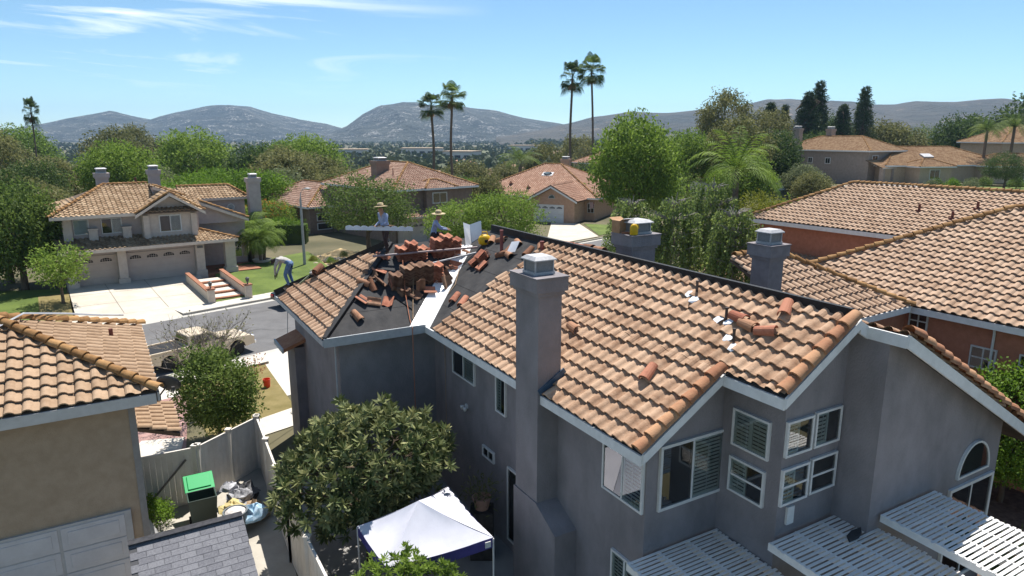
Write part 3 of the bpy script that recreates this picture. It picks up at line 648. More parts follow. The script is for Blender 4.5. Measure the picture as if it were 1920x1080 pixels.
sheet('street', [w47(-30, NK), w47(62, NK), w47(62, FK), w47(-30, FK)], asph, .0)
gut = mat('gutter_concrete', (.40, .38, .34), (.48, .46, .42), .9, 2)
sheet('gutter', [w47(-30, FK - .45), w47(62, FK - .45), w47(62, FK), w47(-30, FK)], gut, .004); sheet('gutter', [w47(-30, NK), w47(62, NK), w47(62, NK + .45), w47(-30, NK + .45)], gut, .004)
def kerb(a0, a1, b, h=.13):
    k = MB(); k.prism([w47(a0, b), w47(a1, b), w47(a1, b + .15), w47(a0, b + .15)], -.1, h); return struct(k.build('kerb', mat('kerb_concrete', (.30, .28, .25), (.38, .36, .32), .9, 3)))
kerb(15.9, 62, FK); kerb(-30, 4.0, FK); kerb(-30, 8.5, NK - .15); kerb(10.6, 15.0, NK - .15); kerb(24, 62, NK - .15)
def walk(a0, a1, b0, b1, step=1.5):
    r = random.Random(5)
    g = struct(MB().prism([w47(a0, b0), w47(a1, b0), w47(a1, b1), w47(a0, b1)], -.1, .105).build('pavement', mat('joint_dark', (.16, .145, .12), (.22, .20, .17), .95, 3)))
    a = a0
    while a < a1 - .1:
        e = min(a + step, a1); k = MB(); k.prism([w47(a + .012, b0 + .012), w47(e - .012, b0 + .012), w47(e - .012, b1 - .012), w47(a + .012, b1 - .012)], -.05, .13 + r.gauss(0, .002)); k.tv = 0; k.build('paving_slab', conc2, g); a = e
walk(15.9, 40, FK + .152, FK + 1.5); walk(-14, 4.0, FK + .152, FK + 1.5); walk(-8, 8.4, NK - 1.5, NK - .152); walk(10.6, 15.0, NK - 1.5, NK - .152); walk(22, 40, NK - 1.5, NK - .152); sheet('driveway_apron', [w47(8.4, NK), w47(10.6, NK), w47(10.5, 29.0), w47(8.6, 29.0)], conc2, .014)
# far lot: driveway, steps, lawn
dz = lambda x, y: .12 + max(0, min(1, ((-s47 * x + c47 * y) - 44.0) / 9.0)) * .40
A37 = R(37); cA, sA = math.cos(A37), math.sin(A37)
def w37(a, b): return (a * cA - b * sA, a * sA + b * cA)
def grid_sheet(name, quad, m, n=8, lift=0.0, zf=dz):
    b = MB(); P = []; q = [Vector((*p, 0)) for p in quad]
    for i in range(n + 1):
        for j in range(n + 1):
            u, v = i / n, j / n; p = (q[0] * (1 - u) + q[1] * u) * (1 - v) + (q[3] * (1 - u) + q[2] * u) * v; P.append((p.x, p.y, zf(p.x, p.y) + lift))
    b.add(P, [(i * (n + 1) + j, (i + 1) * (n + 1) + j, (i + 1) * (n + 1) + j + 1, i * (n + 1) + j + 1) for i in range(n) for j in range(n)])
    return struct(b.build(name, m, smooth=True))
def kz(x, y): return .005 + .12 * max(0, min(1, ((-s47 * x + c47 * y) - FK) / 1.5)) if (-s47 * x + c47 * y) < 44 else dz(x, y)
grid_sheet('driveway', [w47(4.0, FK - .02), w47(15.9, FK - .02), w37(10.4, 46.4), w37(2.9, 46.6)], conc, 10, .0, kz); grid_sheet('driveway', [w37(2.9, 46.62), w37(10.4, 46.42), w37(11.75, 55.3), w37(3.2, 55.3)], conc, 10, .0, kz)
lawn_m = mat('lawn', (.065, .10, .016), (.125, .17, .032), .9, .5, 8, bump=.9, bscale=45)
dry_m = mat('dry_lawn', (.16, .13, .045), (.24, .19, .08), .95, 1.2, 8, bump=.8, bscale=45)
grid_sheet('lawn', [w47(18.6, 43.9), w47(28.5, 43.9), w37(22.0, 60), w37(13.2, 56.5)], lawn_m, 8, .0, lambda x, y: dz(x, y) + .01)
grid_sheet('lawn', [w37(-3, 45.6), w37(2.7, 46.4), w37(3.1, 55.0), w37(-3, 58)], lawn_m, 8, .0, dz)
grid_sheet('dry_verge', [w37(1.1, 46.2), w37(2.75, 46.4), w37(3.1, 53.5), w37(1.4, 53.5)], dry_m, 6, .008, dz)
# near side: left drive (pink brick), front strips, walkway
pink = mat('pink_pavers', (.30, .17, .15), (.40, .25, .22), .9, 3, 6, bump=.4, bscale=14)
sheet('driveway', [(-16.9, 27.2), (-14.0, 27.9), (-11.2, 21.6), (-13.2, 20.6)], pink, .012); sheet('path', [(-13.4, 22.9), (-12.0, 23.2), (-11.0, 20.5), (-13.0, 19.8)], conc2, .018)
sheet('driveway', [w47(15.0, NK - .02), w47(22, NK - .02), w47(20, 24.5), w47(13.4, 25.6)], conc2, .016)
sheet('dry_front_yard', [w47(10.7, NK - 1.52), w47(14.8, NK - 1.52), w47(13.0, 24.1), w47(9.3, 23.4)], dry_m, .02)
sheet('path', [w47(10.9, 24.1), w47(14, 24.3), w47(14, 22.6), w47(10.4, 22.6)], conc2, .024)
sheet('yard_concrete', [(-12.2, 20.2), (-8.6, 22.0), (-3.0, 10.0), (-9.0, 8.0)], mat('yard_slab', (.36, .33, .28), (.45, .42, .36), .9, 1, 6), .006)
sheet('patio', [MH.world(a, b, 0)[:2] for a, b in [(3.2, 9), (8.1, 9), (8.1, 18.8), (3.2, 22)]], mat('patio_slab', (.26, .25, .24), (.34, .33, .31), .9, 1, 6), .008)
sheet('side_drive', [w47(24, NK - .02), w47(44, NK - .02), (18, 47), (10, 36)], mat('pale_drive', (.40, .39, .38), (.48, .47, .45), .9, .8, 6), .01)
sheet('driveway', [(5.0, 86.2), (8.4, 84.8), w47(60.5, 43.5), w47(51.5, 43.5)], conc, .05)
sheet('lawn', [(9.0, 85), (18, 82), w47(68, 44), w47(61.3, 44)], lawn_m, .03)
sheet('lawn', [(56, 88), (84, 86), (88, 103), (62, 104)], lawn_m, .12, lambda x, y: float(gz(x, y)))
sheet('driveway', [(40, 92), (54, 88), (60, 104), (52, 108)], conc, .14, lambda x, y: float(gz(x, y)))
# steps with brick treads up to the porch
st = thing('garden_steps', 'four curved brick-edged steps between two low walls beside the wide driveway', 'steps', (*w37(11.6, 46.5), 0), A37)
brick = mat('brick_red', (.26, .11, .065), (.36, .17, .10), .9, 8, 4)
cream = mat('cream_stucco', (.52, .44, .36), (.60, .52, .43), .95, 3, bump=.25, bscale=40)
for i in range(4):
    y0 = .6 + i * 1.45; z0 = .12 + i * .10; m = MB(); pts = []
    for k in range(7): pts.append((-1.0 + k * .33, y0 - .14 * math.sin(math.pi * k / 6)))
    m.prism(pts + [(.98, y0 + .24), (-1.0, y0 + .24)], 0, z0 + .13); m.build('brick_tread', brick, st)
    m = MB(); m.prism([(-1.0, y0 + .24), (.98, y0 + .24), (.98, y0 + 1.35), (-1.0, y0 + 1.35)], 0, z0 + .105); m.build('landing', conc2, st)
for sx in (-1, 1):
    x = sx * 1.18; m = MB(); m.bar((x, .1, .0), (x, 6.6, .25), .22, .75); m.build('low_wall', cream, st)
    m = MB(); m.bar((x, .1, .75), (x, 6.6, 1.0), .30, .07); m.build('brick_coping', brick, st)
    m = MB(); m.box(x - .2, x + .2, -.25, .15, 0, 1.0); m.build('pier', cream, st); m = MB(); m.box(x - .25, x + .25, -.3, .2, 1.0, 1.08); m.build('pier_cap', brick, st)
    m = MB(); m.lathe([(.05, 0), (.03, .12), (.09, .16), (.13, .36), (.14, .4), (.03, .48)], (x, -.05, 1.08), 8); m.build('lantern', mat('lantern_dark', (.03, .03, .03), (.10, .10, .10), .4, 5), st)
# ---------------------------------------------------------------- house across the street (pale stucco, three garage doors)
HA = House('house', 'pale two-storey house across the street with gabled dormer and wide garage', 'house', 37, 8.5, 58, .0)
pale = mat('pale_stucco', (.50, .42, .36), (.57, .49, .42), .95, 3, bump=.25, bscale=30)
mauve = mat('mauve_stucco', (.42, .35, .33), (.48, .41, .38), .95, 3, bump=.25, bscale=30)
m = MB()
HA.prism(m, [(3.2, 55.2), (12.1, 55.2), (12.1, 56.05), (3.2, 56.05)], 0, 2.9)           # garage front
HA.prism(m, [(3.4, 56.05), (12.2, 56.05), (12.2, 63), (3.4, 63)], 0, 5.25)
HA.prism(m, [(12.2, 58.2), (16.2, 58.2), (16.2, 66), (12.2, 66)], 0, 4.2)
HA.prism(m, [(12.2, 62.4), (17.5, 62.4), (17.5, 66), (12.2, 66)], 0, 5.4)
m.extr([HA.p(*q) for q in [(9.5, 57.4, 4.0), (16.0, 57.4, 4.0), (16.0, 57.4, 4.3), (9.5, 57.4, 7.0)]], (0, .8, 0))
m.build('wall', mauve, HA.e)
m = MB(); HA.prism(m, [(8.25, 55.35), (11.95, 55.35), (11.95, 57), (8.25, 57)], 3.2, 5.3); m.extr([HA.p(*q) for q in [(8.25, 55.35, 5.3), (11.95, 55.35, 5.3), (10.05, 55.35, 6.5)]], (0, 1.2, 0)); m.build('dormer_wall', pale, HA.e)
for a in (8.3, 11.5): m = MB(); p = HA.p(a, 55.28, 3.3); m.box(p.x, p.x + .4, p.y - .12, p.y + .1, p.z, p.z + 1.85); m.build('dormer_pillar', pale, HA.e)
for a in (3.5,): m = MB(); p = HA.p(a, 55.98, 3.3); m.box(p.x - .1, p.x + .45, p.y - .3, p.y + .1, p.z, p.z + 1.9); m.build('wall_pillar', pale, HA.e)
for a in (4.9, 7.0): m = MB(); p = HA.p(a, 55.98, 3.3); m.box(p.x, p.x + .55, p.y - .35, p.y + .1, p.z, p.z + 1.0); m.box(p.x - .05, p.x + .6, p.y - .4, p.y + .1, p.z + 1.0, p.z + 1.12); m.build('low_pillar', pale, HA.e)
for a, w in ((3.3, .5), (6.35, .55), (11.5, .6), (13.6, .75)):
    m = MB(); p = HA.p(a, 54.75, 0); m.box(p.x, p.x + w, p.y - .1, p.y + .5, 0, 2.9); m.box(p.x - .08, p.x + w + .08, p.y - .18, p.y + .5, 0, .85); m.build('porch_pillar', pale, HA.e)
m = MB()
zL = lambda b: 3.08 + .29 * (b - 54.0)
m.slab([HA.p(a, b, zL(b)) for a, b in [(2.8, 54.0), (14.43, 54.0), (12.15, 56.2), (2.8, 56.2)]], .1)
m.slab([HA.p(14.43, 54, 3.08), HA.p(14.43, 58.4, 3.08), HA.p(12.15, 58.4, zL(56.2)), HA.p(12.15, 56.2, zL(56.2))], .1)
zU = lambda b: 5.38 + .40 * (b - 54.75)
m.slab([HA.p(a, b, zU(b)) for a, b in [(2.66, 54.75), (12.3, 54.75), (12.3, 57.3), (9.45, 59.2), (6.5, 59.2)]], .1)
m.slab([HA.p(2.66, 54.75, 5.38), HA.p(6.5, 59.2, zU(59.2)), HA.p(2.66, 63.6, 5.38)], .1)
m.slab([HA.p(2.66, 63.6, 5.38), HA.p(6.5, 59.2, zU(59.2)), HA.p(9.45, 59.2, zU(59.2)), HA.p(12.3, 63.6, 5.38)], .1)
zK = lambda a: 7.1 - .426 * (a - 9.45)
m.slab([HA.p(a, b, zK(a)) for a, b in [(9.45, 57.0), (16.2, 57.0), (16.2, 62), (9.45, 62)]], .1)
zD = lambda a: 6.72 - .62 * abs(a - 10.05)
m.slab([HA.p(7.8, 54.45, zD(7.8)), HA.p(10.05, 54.45, 6.72), HA.p(10.05, 58.3, 6.72), HA.p(7.8, 55.4, zD(7.8))], .1)
m.slab([HA.p(10.05, 54.45, 6.72), HA.p(12.3, 54.45, zD(12.3)), HA.p(12.3, 55.6, zD(12.3)), HA.p(10.05, 58.3, 6.72)], .1)
zW = lambda b: 5.52 + .48 * (b - 62)
m.slab([HA.p(a, b, zW(b)) for a, b in [(12.4, 62), (17.8, 62), (16.6, 64), (12.4, 64)]], .1)
m.slab([HA.p(17.8, 62, 5.52), HA.p(17.8, 66, 5.52), HA.p(16.6, 64, zW(64))], .1)
m.slab([HA.p(17.8, 66, 5.52), HA.p(12.4, 66, 5.52), HA.p(12.4, 64, zW(64)), HA.p(16.6, 64, zW(64))], .1)
HAR = m.build('roof', MAT['brown_deck'], HA.e)
ta = mat('tile_straw', (.24, .15, .08), (.48, .345, .22), .9, 6, attr=True, objrand=.5, stops=(.2, .8))
rt = Roof(HA, HAR, ta, MAT['tile_cap_ochre'], False, 0)
def fc(h, rt, e0, ed, z, up, poly, sl): O, u, s_, P = h.face_uv(e0, ed, z, up, poly, sl); rt.face(O, u, s_, P)
fc(HA, rt, (2.8, 54), (1, 0), 3.08, (0, 1), [(2.8, 54.0), (14.43, 54.0), (12.15, 56.2), (2.8, 56.2)], .29)
fc(HA, rt, (2.66, 54.75), (1, 0), 5.38, (0, 1), [(2.66, 54.75), (12.3, 54.75), (12.3, 57.3), (9.45, 59.2), (6.5, 59.2)], .40)
fc(HA, rt, (2.66, 63.6), (0, -1), 5.38, (1, 0), [(2.66, 63.6), (2.66, 54.75), (6.5, 59.2)], .40)
fc(HA, rt, (7.8, 55.5), (0, -1), zD(7.8), (1, 0), [(7.8, 55.5), (7.8, 54.45), (10.05, 54.45), (10.05, 58.3)], .62)
fc(HA, rt, (12.4, 62), (1, 0), 5.52, (0, 1), [(12.4, 62), (17.8, 62), (16.6, 64), (12.4, 64)], .48)
rt.caps(HA.p(14.5, 53.95, 3.12), HA.p(12.15, 56.2, zL(56.2) + .05)); rt.caps(HA.p(2.6, 54.65, 5.42), HA.p(6.5, 59.2, zU(59.2) + .05)); rt.caps(HA.p(6.5, 59.2, zU(59.2) + .04), HA.p(9.45, 59.2, zU(59.2) + .04))
rt.caps(HA.p(16.2, 57.05, zK(16.2) + .06), HA.p(9.45, 57.05, 7.16)); rt.caps(HA.p(12.35, 54.455, zD(12.35) + .05), HA.p(10.05, 54.455, 6.77), step=.4); rt.caps(HA.p(7.75, 54.455, zD(7.75) + .05), HA.p(10.05, 54.455, 6.77), step=.4)
rt.caps(HA.p(17.85, 61.9, 5.56), HA.p(16.6, 64, zW(64) + .05)); rt.caps(HA.p(12.4, 64, zW(64) + .04), HA.p(16.6, 64, zW(64) + .04))
rt.finish(HA.cam())
pf = mat('cream_fascia', (.55, .47, .40), (.62, .54, .46), .7, 4)
fascia(HA, [(2.8, 53.97, 3.08), (14.43, 53.97, 3.08)], pf, .22, .05, HAR); fascia(HA, [(2.66, 54.72, 5.38), (8.0, 54.72, 5.38)], pf, .22, .05, HAR); fascia(HA, [(7.7, 54.42, zD(7.7)), (10.05, 54.42, 6.72), (12.4, 54.42, zD(12.4))], pf, .2, .05, HAR, 'rake_board', drop=0)
fascia(HA, [(9.45, 56.97, 7.1), (16.2, 56.97, zK(16.2))], pf, .22, .05, HAR, 'rake_board', drop=0); fascia(HA, [(12.4, 61.97, 5.52), (17.8, 61.97, 5.52)], pf, .2, .05, HAR)
window(HA, '-b', 4.05, 56.05, 4.0, .95, 1.05, None, (), room=MAT['shutter_white']); window(HA, '-b', 5.75, 56.05, 3.95, 1.3, 1.1, 'v', (1,)); window(HA, '-b', 9.35, 55.35, 3.85, 1.5, 1.25, 'v', (1,), tw=.07); window(HA, '-b', 9.62, 55.35, 5.25, 1.0, .45, None, arch=True, muntin=3)
def garage_door(h, n, left, plane, w, hh, cols, m, rows=4, lite=True, z0=.0, dark=None, sun_=False):
    """sectional door: a part per panel row, lites in the top row"""
    nx, ny = NRM[n]; nv = Vector((nx, ny, 0)); uv = Vector((0, 0, 1)).cross(nv); P0 = h.p(plane, left, z0) if n[1] == 'a' else h.p(left, plane, z0)
    M = Matrix((uv, Vector((0, 0, 1)), nv)).transposed().to_4x4(); M.translation = P0
    f = MB(M); f.box(-.1, 0, 0, hh + .1, -.02, .05); f.box(w, w + .1, 0, hh + .1, -.02, .05); f.box(0, w, hh, hh + .1, -.02, .05); g = f.build('garage_door', m, h.e)
    for r in range(rows):
        b = MB(M); y0 = hh * r / rows; b.box(0, w, y0 + .012, hh * (r + 1) / rows - .004, -.02, .02); b.build('door_panel', m, g)
    if lite:
        for c in range(cols):
            x0 = w * (c + .5) / cols - .36; y0 = hh * (rows - 1) / rows + hh / rows * .28
            b = MB(M); k = 8; top = [(x0 + .72 * i / k, y0 + .13 + .12 * math.sin(math.pi * i / k)) for i in range(k + 1)]
            b.poly([(x0, y0, .024), (x0 + .72, y0, .024)] + [(x, y, .024) for x, y in top[::-1]]); b.build('lite', dark or MAT['dark_room'], g)
            b = MB(M)
            for i in range(1, 5): b.box(x0 + .72 * i / 5 - .012, x0 + .72 * i / 5 + .012, y0, y0 + .21, .026, .034)
            b.box(x0, x0 + .72, y0 + .09, y0 + .11, .026, .034); b.build('muntin', m, g)
    return g
gdm = mat('garage_cream', (.46, .38, .33), (.50, .42, .365), .7, 2)
garage_door(HA, '-b', 3.95, 55.2, 2.3, 2.0, 2, gdm, z0=.48); garage_door(HA, '-b', 6.98, 55.2, 4.4, 2.0, 4, gdm, z0=.48)
chimney(HA, 6.3, 7.1, 60.6, 61.4, 5.0, 8.0, mauve); chimney(HA, 10.4, 11.2, 63.6, 64.4, 5.0, 8.0, mauve); chimney(HA, 17.6, 18.6, 61.2, 61.9, 0, 7.2, mauve)
m = MB(); q = HA.p(9.2, 62.6, 7.0); m.tube([q, q + Vector((0, 0, .5))], .08, 8); m.build('vent_pipe', MAT['rust_pipe'], HAR)
m = MB(); q = HA.p(16.3, 62.38, 4.7); m.xf = Matrix.Translation(q) @ Matrix.Rotation(R(90), 4, 'X'); m.lathe([(.32, 0), (.32, .06), (.24, .07), (.24, .0)], n=16); m.build('round_window', MAT['white_trim'], HA.e)
m = MB(); q = HA.p(11.6, 54.6, 2.55); m.box(q.x, q.x + .4, q.y - .03, q.y, q.z, q.z + .16); m.build('house_number_plate', mat('plate_dark', (.05, .05, .06), (.2, .2, .2), .5, 30), HA.e)
m = MB(); HA.prism(m, [(12.1, 54.6), (16.2, 54.6), (16.2, 58.2), (12.1, 58.2)], 0, .52); m.build('porch_floor', brick, HA.e)
window(HA, '-b', 14.6, 58.2, 1.0, 1.2, 1.3, '4')

# ---------------------------------------------------------------- generic hip-roofed house
def hip_house(label, deg, a0, a1, b0, b1, z0, hw, sl, wallm, tilem, ov=.5, group=None, detail=True, capm=None, tile=(.30, .35), name='house'):
    h = House(name, label, 'house', deg, (a0 + a1) / 2, (b0 + b1) / 2, z0, group)
    m = MB(); h.prism(m, [(a0, b0), (a1, b0), (a1, b1), (a0, b1)], z0, z0 + hw); m.build('wall', wallm, h.e)
    A0, A1, B0, B1 = a0 - ov, a1 + ov, b0 - ov, b1 + ov; ze = z0 + hw - .02
    la, lb = A1 - A0, B1 - B0; d = min(la, lb) / 2; zt = ze + sl * d
    if la >= lb: r0, r1 = (A0 + d, B0 + d), (A1 - d, B0 + d)
    else: r0, r1 = (A0 + d, B0 + d), (A0 + d, B1 - d)
    q = {'sw': (A0, B0), 'se': (A1, B0), 'ne': (A1, B1), 'nw': (A0, B1)}
    if la >= lb: faces = [((A0, B0), (1, 0), (0, 1), [q['sw'], q['se'], r1, r0]), ((A0, B1), (0, -1), (1, 0), [q['nw'], q['sw'], r0]), ((A1, B0), (0, 1), (-1, 0), [q['se'], q['ne'], r1]), ((A1, B1), (-1, 0), (0, -1), [q['ne'], q['nw'], r0, r1])]
    else: faces = [((A0, B0), (1, 0), (0, 1), [q['sw'], q['se'], r0]), ((A0, B1), (0, -1), (1, 0), [q['nw'], q['sw'], r0, r1]), ((A1, B0), (0, 1), (-1, 0), [q['se'], q['ne'], r1, r0]), ((A1, B1), (-1, 0), (0, -1), [q['ne'], q['nw'], r1])]
    m = MB(); zp = lambda p: ze + sl * min(p[0] - A0, A1 - p[0], p[1] - B0, B1 - p[1])
    for e0, ed, up, poly in faces: m.slab([h.p(p[0], p[1], zp(p)) for p in poly], .1)
    ro = m.build('roof', MAT['brown_deck'] if detail else tilem, h.e)
    if detail:
        rt = Roof(h, ro, tilem, capm or MAT['tile_cap_ochre'], False, 0, *tile)
        vis = [f for f in faces if (f[2] != (0, -1))]
        for e0, ed, up, poly in vis: fc(h, rt, e0, ed, ze, up, poly, sl)
        L = lambda p, dz_=.05: h.p(p[0], p[1], zp(p) + dz_)
        rt.caps(L(q['sw']), L(r0), step=.42); rt.caps(L(q['se']), L(r1 if la >= lb else r0), step=.42); rt.caps(L(q['nw']), L(r0 if la >= lb else r1), step=.42); rt.caps(L(q['ne']), L(r1), step=.42); rt.caps(L(r0, .03), L(r1, .03), step=.42)
        rt.finish(h.cam())
        fascia(h, [(A0, B0 - .02, ze), (A1, B0 - .02, ze)], MAT['white_fascia'], .2, .05, ro); fascia(h, [(A0 - .02, B0, ze), (A0 - .02, B1, ze)], MAT['white_fascia'], .2, .05, ro); fascia(h, [(A1 + .02, B0, ze), (A1 + .02, B1, ze)], MAT['white_fascia'], .2, .05, ro)
    h.roof = ro; h.zt = zt; h.ze = ze; return h
tpk = mat('tile_pinkish', (.28, .155, .105), (.50, .345, .26), .9, 6, attr=True, objrand=.45, stops=(.2, .8))
tsl = mat('tile_salmon', (.34, .18, .115), (.52, .335, .24), .9, 6, attr=True, objrand=.4, stops=(.2, .8))
tbr = mat('tile_brown', (.24, .135, .07), (.46, .31, .18), .9, 6, attr=True, objrand=.45, stops=(.2, .8))
brownst = mat('brown_stucco', (.22, .16, .125), (.27, .20, .16), .95, 3)
HB = hip_house('brown two-storey house with pinkish tile roof behind the round green street tree', 42, 37.4, 47.4, 59.2, 73.5, 0, 5.42, .44, brownst, tpk)
def sub_hip(h, a0, a1, b0, b1, ze, sl, tilem, wallm, z0, ov=.45):
    """lower roof block belonging to house h"""
    m = MB(); h.prism(m, [(a0, b0), (a1, b0), (a1, b1), (a0, b1)], z0, ze); m.build('wall', wallm, h.e)
    A0, A1, B0, B1 = a0 - ov, a1 + ov, b0 - ov, b1 + ov; d = min(A1 - A0, B1 - B0) / 2
    zp = lambda p: ze + sl * min(p[0] - A0, A1 - p[0], p[1] - B0, B1 - p[1])
    if A1 - A0 >= B1 - B0: r0, r1 = (A0 + d, B0 + d), (A1 - d, B0 + d); fa = [((A0, B0), (1, 0), (0, 1), [(A0, B0), (A1, B0), r1, r0]), ((A0, B1), (0, -1), (1, 0), [(A0, B1), (A0, B0), r0]), ((A1, B0), (0, 1), (-1, 0), [(A1, B0), (A1, B1), r1]), ((A1, B1), (-1, 0), (0, -1), [(A1, B1), (A0, B1), r0, r1])]
    else: r0, r1 = (A0 + d, B0 + d), (A0 + d, B1 - d); fa = [((A0, B0), (1, 0), (0, 1), [(A0, B0), (A1, B0), r0]), ((A0, B1), (0, -1), (1, 0), [(A0, B1), (A0, B0), r0, r1]), ((A1, B0), (0, 1), (-1, 0), [(A1, B0), (A1, B1), r1, r0]), ((A1, B1), (-1, 0), (0, -1), [(A1, B1), (A0, B1), r1])]
    m = MB()
    for e0, ed, up, poly in fa: m.slab([h.p(p[0], p[1], zp(p)) for p in poly], .1)
    ro = m.build('roof', MAT['brown_deck'], h.e); rt = Roof(h, ro, tilem, MAT['tile_cap_ochre'], False, 0)
    for e0, ed, up, poly in fa[:3]: fc(h, rt, e0, ed, ze, up, poly, sl)
    L = lambda p: h.p(p[0], p[1], zp(p) + .05)
    for p_, r_ in (((A0, B0), r0), ((A1, B0), r1 if A1 - A0 >= B1 - B0 else r0), ((A0, B1), r0 if A1 - A0 >= B1 - B0 else r1), (r0, r1)): rt.caps(L(p_), L(r_), step=.42)
    rt.finish(h.cam()); fascia(h, [(A0, B0 - .02, ze), (A1, B0 - .02, ze)], MAT['white_fascia'], .18, .05, ro); fascia(h, [(A0 - .02, B0, ze), (A0 - .02, B1, ze)], MAT['white_fascia'], .18, .05, ro)
    return ro
sub_hip(HB, 34.0, 41.5, 71.3, 84, 3.0, .55, tpk, brownst, 0)
sub_hip(HB, 40.9, 44.2, 58.6, 61, 5.42, .46, tpk, brownst, 3.0)
def lean(h, a0, a1, b0, b1, z0, z1, tilem, m2=None):
    m = MB(); m.slab([h.p(a0, b0, z0), h.p(a1, b0, z0), h.p(a1, b1, z1), h.p(a0, b1, z1)], .1); ro = m.build('roof', MAT['brown_deck'], h.e); rt = Roof(h, ro, tilem, MAT['tile_cap_ochre'], False, 0)
    sl = (z1 - z0) / (b1 - b0); fc(h, rt, (a0, b0), (1, 0), z0, (0, 1), [(a0, b0), (a1, b0), (a1, b1), (a0, b1)], sl); rt.finish(h.cam()); fascia(h, [(a0, b0 - .02, z0), (a1, b0 - .02, z0)], m2 or MAT['cream_fascia'], .2, .05, ro); return ro
lean(HB, 37.4, 45.2, 57.3, 59.8, 2.75, 3.55, tpk)
m = MB(); HB.prism(m, [(37.6, 58.1), (45.0, 58.1), (45.0, 59.3), (37.6, 59.3)], 0, 2.7); m.build('garage_wall', pale, HB.e)
garage_door(HB, '-b', 38.6, 58.1, 5.2, 2.1, 6, mat('garage_pale', (.50, .44, .41), (.55, .49, .46), .7, 2))
window(HB, '-b', 41.6, 58.6, 3.85, 1.9, 1.15, 'v', tw=.09); window(HB, '-b', 34.8, 71.3, 1.4, 1.6, .9, None, tw=.09); window(HB, '-b', 34.8, 71.3, .4, 1.8, .8, None, tw=.09)
chimney(HB, 39.2, 40.8, 65.4, 66.6, 5, 8.1, brownst)
for aa, bb in ((38.8, 68.8), (39.6, 62.8)): m = MB(); q = HB.p(aa, bb, HB.ze + .44 * (aa - 36.9)); m.tube([q, q + Vector((0, 0, .8))], .05, 6); m.build('vent_pipe', MAT['rust_pipe'], HB.roof)
# peach house with the white garage door
peach = mat('peach_stucco', (.46, .29, .20), (.53, .345, .245), .95, 3)
HC = hip_house('peach single-storey house with salmon tile roof, skylight and white garage door', -25, -45.5, -27.6, 84.5, 100, 0, 2.9, .47, peach, tsl)
m = MB(); HC.prism(m, [(-35.0, 80.6), (-29.0, 80.6), (-29.0, 85), (-35.0, 85)], 0, 2.75); m.extr([HC.p(*q) for q in [(-35.0, 80.6, 2.75), (-29.0, 80.6, 2.75), (-32.0, 80.6, 4.35)]], (0, 4, 0)); m.build('garage_wall', peach, HC.e)
m = MB(); zc_ = lambda a: 4.6 - .53 * abs(a + 32); m.slab([HC.p(-35.5, 80.1, zc_(-35.5)), HC.p(-32, 80.1, 4.6), HC.p(-32, 88.5, 4.6), HC.p(-35.5, 88.5, zc_(-35.5))], .1); m.slab([HC.p(-32, 80.1, 4.6), HC.p(-28.5, 80.1, zc_(-28.5)), HC.p(-28.5, 88.5, zc_(-28.5)), HC.p(-32, 88.5, 4.6)], .1); ro = m.build('roof', MAT['brown_deck'], HC.e)
rt = Roof(HC, ro, tsl, tsl, False, 0); fc(HC, rt, (-35.5, 88.5), (0, -1), zc_(-35.5), (1, 0), [(-35.5, 88.5), (-35.5, 80.1), (-32, 80.1), (-32, 88.5)], .53); fc(HC, rt, (-28.5, 80.1), (0, 1), zc_(-28.5), (-1, 0), [(-28.5, 80.1), (-28.5, 88.5), (-32, 88.5), (-32, 80.1)], .53)
rt.caps(HC.p(-35.5, 80.15, zc_(-35.5) + .05), HC.p(-32, 80.15, 4.65)); rt.caps(HC.p(-28.5, 80.15, zc_(-28.5) + .05), HC.p(-32, 80.15, 4.65)); rt.caps(HC.p(-32, 80.1, 4.64), HC.p(-32, 88.4, 4.64)); rt.finish(HC.cam())
fascia(HC, [(-35.5, 80.08, zc_(-35.5)), (-32, 80.08, 4.6), (-28.5, 80.08, zc_(-28.5))], MAT['white_fascia'], .24, .05, ro, 'rake_board', drop=0)
garage_door(HC, '-b', -34.4, 80.6, 3.9, 2.15, 4, mat('garage_white', (.70, .70, .70), (.76, .76, .76), .6, 2))
window(HC, '-b', -32.5, 80.6, 3.05, .9, .45, None, arch=True, room=MAT['white_trim']); window(HC, '-b', -28.6, 84.5, 1.0, .9, 1.2, '4')
m = MB(); q = HC.p(-36.2, 89.5, HC.ze + .47 * 5.5); m.xf = Matrix.Translation(q) @ Matrix.Rotation(R(25), 4, 'X'); m.box(-.8, .8, -.5, .5, 0, .14); m.build('skylight_frame', MAT['galvanised'], HC.roof)
m = MB(); m.xf = Matrix.Translation(q) @ Matrix.Rotation(R(25), 4, 'X'); m.lathe([(.6, .14), (.5, .26), (.2, .34), (.01, .35)], n=12, sx=1.1, sy=.7); m.build('skylight_dome', MAT['window_glass'], HC.roof, smooth=True)
chimney(HC, -36.8, -35.6, 96, 97, 2, 7.4, peach)
for aa, bb in ((-40.5, 86.8), (-37.5, 86.0)): m = MB(); q = HC.p(aa, bb, HC.ze + .47 * (bb - 84)); m.add([q + Vector((-.3, -.3, .1)), q + Vector((.3, -.3, .1)), q + Vector((.3, .4, .22)), q + Vector((-.3, .4, .22)), q + Vector((0, -.35, .5))], [(0, 1, 4), (1, 2, 4), (2, 3, 4), (3, 0, 4)]); m.build('roof_vent', tsl, HC.roof)
fl = thing('flag', 'small striped flag hanging on the peach house beside its garage', 'flag', HC.world(-28.2, 84.2, 2.4), R(-25))
for i in range(6): m = MB(); m.box(i * .08, i * .08 + .08, -.03 + .02 * (i % 2), .0 + .02 * (i % 2), -.9 + .04 * i, .0); m.build('stripe', mat('flag_red' if i % 2 else 'flag_white', (.40, .04, .05) if i % 2 else (.7, .7, .7), None, .8), fl)
m = MB(); m.tube([(-.3, .3, -.2), (.0, 0, .1)], .02, 5); m.build('pole', MAT['white_trim'], fl)
